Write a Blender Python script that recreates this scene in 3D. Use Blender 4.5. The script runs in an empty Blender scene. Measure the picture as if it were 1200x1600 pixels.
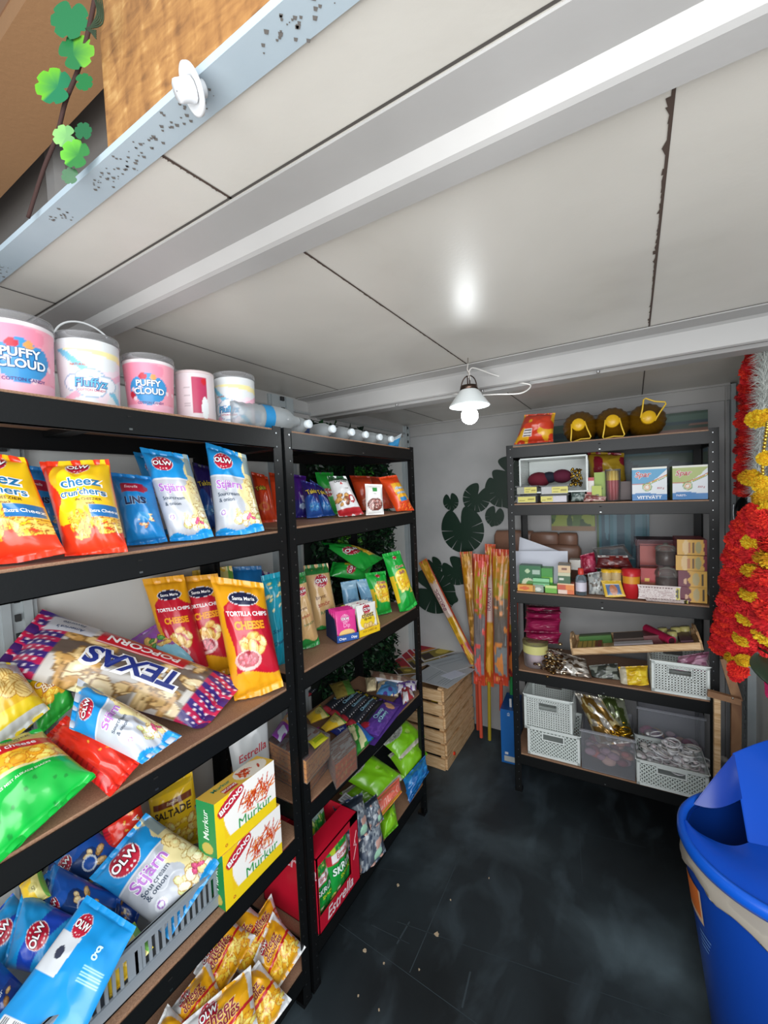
import bpy, math, random
import numpy as np
from mathutils import Vector, Matrix
# ------------------------------------------------------------------ camera, light, exposure
SC = bpy.context.scene
COL = SC.collection
CAM = dict(cx=0.942, cy=-0.9705, cz=1.6839, yaw=0.5429, pitch=-0.0494, roll=-0.0425, f=647.1)
def _axes():
    y, p, r = CAM['yaw'], CAM['pitch'], CAM['roll']
    f = np.array([-math.sin(y)*math.cos(p), math.cos(y)*math.cos(p), math.sin(p)])
    rt = np.array([math.cos(y), math.sin(y), 0.]); up = np.cross(rt, f)
    c, s = math.cos(r), math.sin(r)
    return f, c*rt+s*up, -s*rt+c*up
FW, RT, UP = _axes()
C0 = np.array([CAM['cx'], CAM['cy'], CAM['cz']])
cd = bpy.data.cameras.new('camera'); cam = bpy.data.objects.new('camera', cd); COL.objects.link(cam)
cd.sensor_fit = 'HORIZONTAL'; cd.sensor_width = 36; cd.lens = 36*CAM['f']/1200; cd.clip_start = .02
cam.matrix_world = Matrix(((RT[0], UP[0], -FW[0], C0[0]), (RT[1], UP[1], -FW[1], C0[1]), (RT[2], UP[2], -FW[2], C0[2]), (0, 0, 0, 1)))
SC.camera = cam
W = bpy.data.worlds.new('daylight'); SC.world = W; W.use_nodes = True
W.node_tree.nodes['Background'].inputs[0].default_value = (.80, .90, 1, 1)
W.node_tree.nodes['Background'].inputs[1].default_value = .42
def area(name, loc, rot, sx, sy, power, col):
    l = bpy.data.lights.new(name, 'AREA'); l.shape = 'RECTANGLE'; l.size = sx; l.size_y = sy; l.energy = power; l.color = col
    o = bpy.data.objects.new(name, l); COL.objects.link(o); o.location = loc; o.rotation_euler = rot; return o
# daylight falling in through the open front of the container (behind the photographer)
area('daylight_opening', (1.25, -1.5, 1.75), (math.radians(74), 0, math.radians(28)), 1.7, 1.2, 40, (.96, .98, 1))
area('daylight_ground_bounce', (0.9, -1.7, .8), (math.radians(140), 0, math.radians(5)), 2.0, 1.0, 26, (1, .98, .95))
vs = SC.view_settings
vs.view_transform = 'Standard'; vs.look = 'None'; vs.gamma = 1; vs.use_curve_mapping = False; vs.exposure = 0.12
SC.cycles.use_denoising = True
SC.cycles.max_bounces = 8; SC.cycles.transparent_max_bounces = 24

# ------------------------------------------------------------------ helpers
def ray(px, py): return FW + (px-600)/CAM['f']*RT - (py-800)/CAM['f']*UP
def hit(px, py, p0, n):
    d = ray(px, py); n = np.array(n, float); return C0 + d*((np.array(p0)-C0)@n/(d@n))
def at(px, py, ax, val):
    d = ray(px, py); return C0 + d*((val-C0[ax])/d[ax])
def lin(c):
    c = np.asarray(c, float); return np.where(c <= .04045, c/12.92, ((c+.055)/1.055)**2.4)
def hx(s): return np.array([int(s[i:i+2], 16)/255 for i in (0, 2, 4)])
def unit(v): v = np.array(v, float); return v/np.linalg.norm(v)
def hsh(a, b, s=0):
    v = np.sin(a*127.1+b*311.7+s*74.7)*43758.5453; return v-np.floor(v)
def vnoise(x, y, s=0):
    xi, yi = np.floor(x), np.floor(y); xf, yf = x-xi, y-yi
    xf = xf*xf*(3-2*xf); yf = yf*yf*(3-2*yf)
    a = hsh(xi, yi, s)*(1-xf)+hsh(xi+1, yi, s)*xf; b = hsh(xi, yi+1, s)*(1-xf)+hsh(xi+1, yi+1, s)*xf
    return a*(1-yf)+b*yf

MATS = {}
def newmat(name):
    m = bpy.data.materials.new(name); m.use_nodes = True; nt = m.node_tree
    return m, nt, nt.nodes['Principled BSDF']
def attr_mat(name, rough, metal=0, coat=0, bump=0, bscale=60, spec=.5, crease=False, rvar=0):
    m, nt, b = newmat(name)
    a = nt.nodes.new('ShaderNodeAttribute'); a.attribute_name = 'Col'
    nt.links.new(a.outputs['Color'], b.inputs['Base Color'])
    b.inputs['Roughness'].default_value = rough; b.inputs['Metallic'].default_value = metal
    b.inputs['Coat Weight'].default_value = coat; b.inputs['Coat Roughness'].default_value = .12
    b.inputs['Specular IOR Level'].default_value = spec
    if bump or rvar:
        tc = nt.nodes.new('ShaderNodeTexCoord'); n = nt.nodes.new('ShaderNodeTexNoise')
        n.inputs['Scale'].default_value = bscale; n.inputs['Detail'].default_value = 3
        nt.links.new(tc.outputs['Object'], n.inputs['Vector'])
        if crease: n.noise_type = 'RIDGED_MULTIFRACTAL'; n.inputs['Distortion'].default_value = .6; n.inputs['Roughness'].default_value = .45
        if bump:
            bp = nt.nodes.new('ShaderNodeBump'); bp.inputs['Strength'].default_value = bump; bp.inputs['Distance'].default_value = .012 if crease else .004
            nt.links.new(n.outputs['Fac'], bp.inputs['Height']); nt.links.new(bp.outputs['Normal'], b.inputs['Normal'])
        if rvar:
            mr = nt.nodes.new('ShaderNodeMapRange'); mr.inputs[3].default_value = rough-rvar; mr.inputs[4].default_value = rough+rvar
            nt.links.new(n.outputs['Fac'], mr.inputs[0]); nt.links.new(mr.outputs[0], b.inputs['Roughness'])
    MATS[name] = m; return m
attr_mat('foil', .33, 0, .35, .5, 13, crease=True)
attr_mat('silverfoil', .26, .55, .2, .7, 16, crease=True)
attr_mat('card', .45, 0, .12, .05, 30)
attr_mat('paper', .7)
attr_mat('plastic', .32, 0, 0, .04, 40)
attr_mat('matte', .85, 0, 0, .2, 90)
attr_mat('metal', .3, 1, 0, .05, 80)
attr_mat('blacksteel', .42, 0, 0, .05, 200, .36)
attr_mat('steel', .45, .6, 0, .05, 20, rvar=.12)
attr_mat('fluff', .9, 0, 0, .6, 160)
attr_mat('leaf', .45, 0, .1, .1, 60)
attr_mat('print', .5, 0, .2)
def clear_mat(name, tint, alpha, rough=.08):
    m, nt, b = newmat(name); nt.nodes.remove(b)
    out = nt.nodes['Material Output']; tr = nt.nodes.new('ShaderNodeBsdfTransparent'); tr.inputs[0].default_value = (*tint, 1)
    p = nt.nodes.new('ShaderNodeBsdfPrincipled'); a = nt.nodes.new('ShaderNodeAttribute'); a.attribute_name = 'Col'
    nt.links.new(a.outputs['Color'], p.inputs['Base Color']); p.inputs['Roughness'].default_value = rough
    fr = nt.nodes.new('ShaderNodeFresnel'); fr.inputs[0].default_value = 1.45
    ad = nt.nodes.new('ShaderNodeMath'); ad.operation = 'ADD'; ad.use_clamp = True; ad.inputs[1].default_value = alpha
    mx = nt.nodes.new('ShaderNodeMixShader'); nt.links.new(fr.outputs[0], ad.inputs[0]); nt.links.new(ad.outputs[0], mx.inputs[0])
    nt.links.new(tr.outputs[0], mx.inputs[1]); nt.links.new(p.outputs[0], mx.inputs[2]); nt.links.new(mx.outputs[0], out.inputs[0])
    MATS[name] = m
clear_mat('clear', (.97, .98, .98), .10)
clear_mat('frosted', (.93, .93, .95), .12, .3)
clear_mat('pet', (.93, .95, .96), .30, .1)
clear_mat('wrap', (.98, .98, .98), .05, .15)

def proc_mat(name, build): 
    m, nt, b = newmat(name); build(nt, b); MATS[name] = m
def ramp(nt, stops):
    r = nt.nodes.new('ShaderNodeValToRGB'); e = r.color_ramp.elements
    while len(e) < len(stops): e.new(.5)
    for k, (p, c) in enumerate(stops): e[k].position = p; e[k].color = (*lin(hx(c)), 1)
    return r
def noise_node(nt, scale, detail=4, vec=None, dist=0, stretch=None):
    n = nt.nodes.new('ShaderNodeTexNoise'); n.inputs['Scale'].default_value = scale; n.inputs['Detail'].default_value = detail; n.inputs['Distortion'].default_value = dist
    tc = nt.nodes.new('ShaderNodeTexCoord'); src = tc.outputs['Object']
    if stretch:
        mp = nt.nodes.new('ShaderNodeMapping'); mp.inputs['Scale'].default_value = stretch; nt.links.new(src, mp.inputs[0]); src = mp.outputs[0]
    nt.links.new(src, n.inputs['Vector']); return n
def bumpn(nt, b, src, st, dist=.003):
    bp = nt.nodes.new('ShaderNodeBump'); bp.inputs['Strength'].default_value = st; bp.inputs['Distance'].default_value = dist
    nt.links.new(src, bp.inputs['Height']); nt.links.new(bp.outputs['Normal'], b.inputs['Normal'])
def m_floor(nt, b):
    # worn black-stained boards: smears, scuffs, thin joints
    n = noise_node(nt, 1.1, 9, dist=.3); r = ramp(nt, [(.34, '12171a'), (.50, '262f34'), (.68, '55646b')])
    nt.links.new(n.outputs['Fac'], r.inputs[0])
    n2 = noise_node(nt, 7, 10, dist=.5, stretch=(1, .5, 1)); r2 = ramp(nt, [(.50, '000000'), (.80, '4a5860')])
    nt.links.new(n2.outputs['Fac'], r2.inputs[0])
    mx = nt.nodes.new('ShaderNodeMix'); mx.data_type = 'RGBA'; mx.blend_type = 'ADD'; mx.inputs[0].default_value = .5
    nt.links.new(r.outputs[0], mx.inputs[6]); nt.links.new(r2.outputs[0], mx.inputs[7])
    nt.links.new(mx.outputs[2], b.inputs['Base Color'])
    mr = nt.nodes.new('ShaderNodeMapRange'); mr.inputs[3].default_value = .42; mr.inputs[4].default_value = .75
    nt.links.new(n2.outputs['Fac'], mr.inputs[0]); nt.links.new(mr.outputs[0], b.inputs['Roughness'])
    b.inputs['Specular IOR Level'].default_value = .4
    bumpn(nt, b, n2.outputs['Fac'], .15)
proc_mat('floor', m_floor)
def m_ceil(nt, b):
    n = noise_node(nt, 1.8, 6, dist=.3); r = ramp(nt, [(.28, 'bdb9b1'), (.42, 'cdcac2'), (.7, 'dbd8d0')])
    nt.links.new(n.outputs['Fac'], r.inputs[0]); nt.links.new(r.outputs[0], b.inputs['Base Color'])
    b.inputs['Roughness'].default_value = .34; b.inputs['Specular IOR Level'].default_value = .45
    n2 = noise_node(nt, 130, 2); bumpn(nt, b, n2.outputs['Fac'], .15, .001)
proc_mat('ceiling', m_ceil)
def m_wall(c1, c2, rough=.55):
    def f(nt, b):
        n = noise_node(nt, 2.2, 5); r = ramp(nt, [(.35, c1), (.65, c2)])
        nt.links.new(n.outputs['Fac'], r.inputs[0]); nt.links.new(r.outputs[0], b.inputs['Base Color']); b.inputs['Roughness'].default_value = rough
        n2 = noise_node(nt, 90, 2); bumpn(nt, b, n2.outputs['Fac'], .15, .001)
    return f
proc_mat('wall', m_wall('a4a5a5', 'b8b8b8'))
proc_mat('whitewall', m_wall('d3d6d3', 'e2e4e0'))
proc_mat('painted_steel', m_wall('a3a2a0', 'b3b2b0', .42))
proc_mat('galvanised', m_wall('8f989b', 'b3bbbd', .35))
def m_board(nt, b):
    n = noise_node(nt, 300, 2); r = ramp(nt, [(.3, '8d6a52'), (.7, 'a98469')])
    nt.links.new(n.outputs['Fac'], r.inputs[0]); nt.links.new(r.outputs[0], b.inputs['Base Color']); b.inputs['Roughness'].default_value = .6
proc_mat('board', m_board)
def m_pine(nt, b):
    n = noise_node(nt, 6, 6, dist=2.2, stretch=(1, 1, 9)); r = ramp(nt, [(.3, 'b98d5c'), (.5, 'd6b184'), (.72, 'e6c79d')])
    nt.links.new(n.outputs['Fac'], r.inputs[0]); nt.links.new(r.outputs[0], b.inputs['Base Color']); b.inputs['Roughness'].default_value = .6
proc_mat('pine', m_pine)
def m_wood(nt, b):
    n = noise_node(nt, 8, 6, dist=1.5, stretch=(1, 6, .6)); r = ramp(nt, [(.3, '6f4a33'), (.7, '9a7452')])
    nt.links.new(n.outputs['Fac'], r.inputs[0]); nt.links.new(r.outputs[0], b.inputs['Base Color']); b.inputs['Roughness'].default_value = .6
proc_mat('brownwood', m_wood)
def m_osb(nt, b):
    n1 = noise_node(nt, 34, 5, dist=.4, stretch=(1.4, 1, .35)); n2 = noise_node(nt, 55, 4, dist=.8, stretch=(.5, 1, 1.6))
    mx = nt.nodes.new('ShaderNodeMix'); mx.data_type = 'FLOAT'; mx.inputs[0].default_value = .45
    nt.links.new(n1.outputs['Fac'], mx.inputs[2]); nt.links.new(n2.outputs['Fac'], mx.inputs[3])
    r = ramp(nt, [(.34, '76502c'), (.46, '96693a'), (.56, 'a87a45'), (.68, 'c49b62')]); nt.links.new(mx.outputs[0], r.inputs[0])
    nt.links.new(r.outputs[0], b.inputs['Base Color']); b.inputs['Roughness'].default_value = .6; bumpn(nt, b, mx.outputs[0], .4)
proc_mat('osb', m_osb)
def m_emit(nt, b):
    b.inputs['Base Color'].default_value = (1, 1, 1, 1); b.inputs['Emission Color'].default_value = (.93, .98, 1, 1); b.inputs['Emission Strength'].default_value = 75
proc_mat('bulb', m_emit)
def m_shade(nt, b):
    b.inputs['Base Color'].default_value = (.86, .93, .95, 1); b.inputs['Roughness'].default_value = .25
    b.inputs['Subsurface Weight'].default_value = .6; b.inputs['Subsurface Radius'].default_value = (.02, .02, .02); b.inputs['Coat Weight'].default_value = .4
proc_mat('milkglass', m_shade)

class MB:
    def __init__(s): s.V = []; s.C = []; s.F = []; s.M = []; s.S = []; s.n = 0; s.mats = []
    def mi(s, m):
        if m not in s.mats: s.mats.append(m)
        return s.mats.index(m)
    def add(s, V, F, mat, col=(1, 1, 1), smooth=True):
        V = np.asarray(V, float).reshape(-1, 3); col = np.asarray(col, float)
        if col.ndim == 1: col = np.tile(col, (len(V), 1))
        s.V.append(V); s.C.append(col); i = s.mi(mat)
        for f in F:
            f = np.asarray(f)
            if f.ndim == 1: f = f[None]
            s.F.append(f+s.n); s.M.append(i); s.S.append(smooth)
        s.n += len(V); return s
    def quad(s, a, b, c, d, mat, col): return s.add([a, b, c, d], [[0, 1, 2, 3]], mat, col, False)
    def box(s, o, ex, ey, ez, mat, col, skip=(), fc=None):
        o, ex, ey, ez = [np.array(v, float) for v in (o, ex, ey, ez)]
        if np.cross(ex, ey)@ez < 0: o = o+ex; ex = -ex
        P = [(o, ex, ez, 'f'), (o+ex, ey, ez, 'r'), (o+ex+ey, -ex, ez, 'b'), (o+ey, -ey, ez, 'l'), (o+ez, ex, ey, 't'), (o+ey, ex, -ey, 'd')]
        for p, a, b, k in P:
            if k in skip: continue
            s.quad(p, p+a, p+a+b, p+b, mat, (fc or {}).get(k, col))
        return s
    def abox(s, x0, y0, z0, x1, y1, z1, mat, col=(1, 1, 1)):
        return s.box((x0, y0, z0), (x1-x0, 0, 0), (0, y1-y0, 0), (0, 0, z1-z0), mat, col)
    def rings(s, R, mat, col, close=True, cap0=False, cap1=False, smooth=True):
        # R: (k, n, 3) rings
        R = np.asarray(R, float); k, n, _ = R.shape; m = n if close else n-1
        i = np.arange(k-1)[:, None]*n; j = np.arange(m)[None]; j2 = (j+1) % n
        F = np.stack([i+j, i+j2, i+n+j2, i+n+j], -1).reshape(-1, 4); L = [F]
        if cap0: L.append(np.arange(n)[::-1])
        if cap1: L.append(np.arange(n)+(k-1)*n)
        col = np.asarray(col, float)
        if col.ndim == 2: col = np.repeat(col, n, 0)
        return s.add(R.reshape(-1, 3), L, mat, col, smooth)
    def lathe(s, c, axis, prof, mat, col, n=32, xdir=None, cap0=False, cap1=False, lobes=0, la=0):
        a = unit(axis); x = unit(np.cross(a, (0, 0, 1) if abs(a[2]) < .9 else (1, 0, 0)) if xdir is None else xdir); y = np.cross(a, x)
        t = np.linspace(0, 2*math.pi, n, endpoint=False); rr = 1+la*np.cos(lobes*t)
        R = [np.array(c)+a*h+(r*rr*np.cos(t))[:, None]*x+(r*rr*np.sin(t))[:, None]*y for r, h in prof]
        return s.rings(R, mat, col, True, cap0, cap1)
    def cyl(s, a, b, r, mat, col, n=16, r2=None, caps=True):
        a, b = np.array(a, float), np.array(b, float); L = np.linalg.norm(b-a)
        s.lathe(a, b-a, [(r, 0), (r if r2 is None else r2, L)], mat, col, n)
        if caps:
            r2 = r if r2 is None else r2
            ax = unit(b-a); x = unit(np.cross(ax, (0, 0, 1) if abs(ax[2]) < .9 else (1, 0, 0))); y = np.cross(ax, x); t = np.linspace(0, 2*math.pi, n, endpoint=False)
            s.add(a+(r*np.cos(t))[:, None]*x+(r*np.sin(t))[:, None]*y, [np.arange(n)[::-1]], mat, col, False)
            s.add(b+(r2*np.cos(t))[:, None]*x+(r2*np.sin(t))[:, None]*y, [np.arange(n)], mat, col, False)
        return s
    def tube(s, P, r, mat, col, n=8, closed=False):
        P = np.asarray(P, float); T = np.gradient(P, axis=0)
        if closed: T = np.roll(P, -1, 0)-np.roll(P, 1, 0)
        R = []; x = None; t = np.linspace(0, 2*math.pi, n, endpoint=False)
        for p, d in zip(P, T):
            d = unit(d)
            x = unit(np.cross(d, (0, 0, 1) if abs(d[2]) < .9 else (1, 0, 0))) if x is None else unit(x-d*(x@d))
            y = np.cross(d, x); R.append(p+r*np.cos(t)[:, None]*x+r*np.sin(t)[:, None]*y)
        if closed: R.append(R[0])
        return s.rings(R, mat, col, cap0=not closed, cap1=not closed)
    def ball(s, c, r, mat, col, n=16, sq=(1, 1, 1)):
        th = np.linspace(.02, math.pi-.02, max(6, n//2)); t = np.linspace(0, 2*math.pi, n, endpoint=False)
        R = [np.array(c)+np.stack([r*sq[0]*math.sin(a)*np.cos(t), r*sq[1]*math.sin(a)*np.sin(t), -r*sq[2]*math.cos(a)*np.ones(n)], -1) for a in th]
        return s.rings(R, mat, col, cap0=True, cap1=True)
    def poly(s, P, h, mat, col):   # flat polygon (list of 3-D points) extruded by vector h
        P = np.asarray(P, float); n = len(P); h = np.array(h, float); i = np.arange(n); j = (i+1) % n
        s.add(P+h, [i], mat, col, False)
        s.add(np.vstack([P, P+h]), [np.stack([i, j, j+n, i+n], -1)], mat, col, False); return s
    def build(s, name, parent=None, label=None, cat=None, group=None, kind=None):
        me = bpy.data.meshes.new(name); V = np.vstack(s.V); C = np.vstack(s.C)
        me.vertices.add(len(V)); me.vertices.foreach_set('co', V.astype(np.float32).ravel())
        li = []; tot = []; mi = []; sm = []
        for f, m, g in zip(s.F, s.M, s.S):
            li.append(f.ravel()); k = len(f); tot += [f.shape[1]]*k; mi += [m]*k; sm += [g]*k
        li = np.concatenate(li).astype(np.int32); tot = np.array(tot, np.int32)
        me.loops.add(len(li)); me.loops.foreach_set('vertex_index', li)
        me.polygons.add(len(tot)); me.polygons.foreach_set('loop_start', np.concatenate([[0], np.cumsum(tot)[:-1]]).astype(np.int32))
        me.polygons.foreach_set('loop_total', tot); me.polygons.foreach_set('material_index', np.array(mi, np.int32))
        me.update(calc_edges=True); me.polygons.foreach_set('use_smooth', np.array(sm, bool))
        a = me.color_attributes.new('Col', 'FLOAT_COLOR', 'POINT')
        a.data.foreach_set('color', np.hstack([lin(np.clip(C, 0, 1)), np.ones((len(C), 1))]).astype(np.float32).ravel())
        for m in s.mats: me.materials.append(MATS[m])
        o = bpy.data.objects.new(name, me); COL.objects.link(o)
        if parent is not None: o.parent = parent; o.matrix_parent_inverse = parent.matrix_world.inverted()
        if label: o['label'] = label
        if cat: o['category'] = cat
        if group: o['group'] = group
        if kind: o['kind'] = kind
        return o
def thing(name, label, cat, loc=(0, 0, 0), group=None):
    o = bpy.data.objects.new(name, None); COL.objects.link(o); o.location = tuple(float(v) for v in loc); o.empty_display_size = .05
    o.matrix_world = Matrix.Translation(o.location)
    o['label'] = label; o['category'] = cat
    if group: o['group'] = group
    return o
def struct(mb, name): return mb.build(name, kind='structure')

# ---- lettering: built-in font turned into mesh, cached
_T = {}
def textmesh(s, off):
    k = (s, off)
    if k in _T: return _T[k]
    c = bpy.data.curves.new('t', 'FONT'); c.body = s; c.size = 1; c.offset = off; c.resolution_u = 3
    c.align_x = 'CENTER'; c.align_y = 'CENTER'
    o = bpy.data.objects.new('t', c); COL.objects.link(o)
    me = o.to_mesh(); V = np.array([v.co[:2] for v in me.vertices]).reshape(-1, 2); F = [list(p.vertices) for p in me.polygons]
    o.to_mesh_clear(); bpy.data.objects.remove(o); bpy.data.curves.remove(c)
    _T[k] = (V, F); return _T[k]
def text_on(mb, S, W, H, s, u, v, h, col, out=None, rot=0, sx=1, arc=0, ow=.045, bold=.012, mat='print', lift=.0012, slant=0):
    if any(ch.islower() for ch in s): bold = min(bold, .014)
    r = math.radians(rot); cr, sr = math.cos(r), math.sin(r)
    for o, c, k in (((min(bold, .03)+ow), out, 0), (bold, col, 1)):
        if c is None: continue
        V, F = textmesh(s, o)
        if not len(V): continue
        x = V[:, 0]*h*W*sx+slant*V[:, 1]*h*W; y = V[:, 1]*h*W + arc*(V[:, 0]**2)*h*W
        uu = u+(x*cr-y*sr)/W; vv = v+(x*sr+y*cr)/H
        P = S(np.clip(uu, -.02, 1.02), np.clip(vv, -.02, 1.02), lift*(1+1.1*k) if out is not None else lift)
        tri = {}
        for f in F: tri.setdefault(len(f), []).append(f)
        mb.add(P, [np.array(g) for g in tri.values()], mat, hx(c) if isinstance(c, str) else c, False)
class Cv:
    "paints flat artwork over (u, v); u to the right, v up; as = height/width of the face"
    def __init__(s, u, v, asp=1.4): s.u = u; s.v = v; s.c = np.ones((len(u), 3)); s.a = asp
    def all(s, c): s.c[:] = hx(c); return s
    def m(s, mask, c): s.c[mask] = hx(c); return s
    def r(s, u0, v0, u1, v1, c): return s.m((s.u > u0) & (s.u < u1) & (s.v > v0) & (s.v < v1), c)
    def e(s, cu, cv, ru, rv, c, rot=0, p=2):
        r = math.radians(rot); x = s.u-cu; y = (s.v-cv)*s.a; X = x*math.cos(r)+y*math.sin(r); Y = -x*math.sin(r)+y*math.cos(r)
        return s.m(np.abs(X/ru)**p+np.abs(Y/rv)**p < 1, c)
    def w(s, k=3, amp=.03, seed=0): return s.v+amp*(vnoise(s.u*k, s.u*0+seed, seed)-.5)*2
    def blobs(s, box, n, ru, rv, cols, seed=0, edge='a8641c'):
        R = random.Random(seed)
        for k in range(n):
            u = R.uniform(box[0], box[2]); v = R.uniform(box[1], box[3]); a = R.uniform(0, 180); q = R.uniform(.7, 1.2)
            if edge: s.e(u, v, ru*q*1.15, rv*q*1.2, edge, a)
            c = R.choice(cols); s.e(u, v, ru*q, rv*q, c, a)
            s.e(u+ru*.2, v+rv*.2/s.a, ru*q*.45, rv*q*.4, '%02x%02x%02x' % tuple(int(min(255, x*255+30)) for x in hx(c)), a)
        return s
    def dots(s, n, r, c, seed=0, box=(0, 0, 1, 1)):
        R = random.Random(seed)
        for k in range(n): s.e(R.uniform(box[0], box[2]), R.uniform(box[1], box[3]), r, r, c)
        return s
def badge(c, u, v, r, col='b81d38'):
    c.e(u, v, r*1.06, r*.95, 'e8d9da'); c.e(u, v, r, r*.9, col)
    for a in (60, 90, 120, 245, 270, 295): c.e(u+r*.70*math.cos(math.radians(a)), v+r*.68*math.sin(math.radians(a))/c.a, r*.075, r*.075, 'f4e9ea')
def surf(mb, S, nu, nv, paint, mat, W, H, smooth=True, texts=True):
    u, v = np.meshgrid(np.linspace(0, 1, nu+1), np.linspace(0, 1, nv+1)); u = u.ravel(); v = v.ravel()
    c = Cv(u, v, H/W); T = paint(c) or []
    i = np.arange(nv)[:, None]*(nu+1); j = np.arange(nu)[None]
    F = np.stack([i+j, i+j+1, i+nu+2+j, i+nu+1+j], -1).reshape(-1, 4)
    mb.add(S(u, v, 0), [F], mat, c.c, smooth)
    if texts:
        for t in T:
            k = dict(t[5]) if len(t) > 5 else {}
            text_on(mb, S, W, H, t[0], t[1], t[2], t[3], t[4], **k)
def planar(o, a, b):
    o, a, b = [np.array(q, float) for q in (o, a, b)]; n = unit(np.cross(a, b))
    return lambda u, v, off: o+np.outer(u, a)+np.outer(v, b)+np.outer(np.full(len(u), off), n)
def face(mb, o, a, b, paint, mat='card', res=None):
    "a flat printed face: o lower-left, a to the right, b up, normal a x b"
    a = np.array(a, float); b = np.array(b, float); Wd, Hd = np.linalg.norm(a), np.linalg.norm(b)
    d = max(.3, np.linalg.norm(np.array(o)-C0)); s = 650/d
    nu = res or int(min(90, max(6, Wd*s))); nv = int(min(110, max(6, nu*Hd/Wd)))
    surf(mb, planar(o, a, b), nu, nv, paint, mat, Wd, Hd, False)
def pbox(mb, o, ex, ey, ez, col, front=None, top=None, right=None, left=None, mat='card'):
    "box whose front (ex, ez), top, right or left faces may be printed; ex x ey must point up"
    o, ex, ey, ez = [np.array(v, float) for v in (o, ex, ey, ez)]; sk = [k for k, p in (('f', front), ('t', top), ('r', right), ('l', left)) if p]
    mb.box(o, ex, ey, ez, mat, col, skip=sk)
    if front: face(mb, o, ex, ez, front, mat)
    if top: face(mb, o+ez, ex, ey, top, mat)
    if right: face(mb, o+ex, ey, ez, right, mat)
    if left: face(mb, o+ey, -ey, ez, left, mat)

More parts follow.
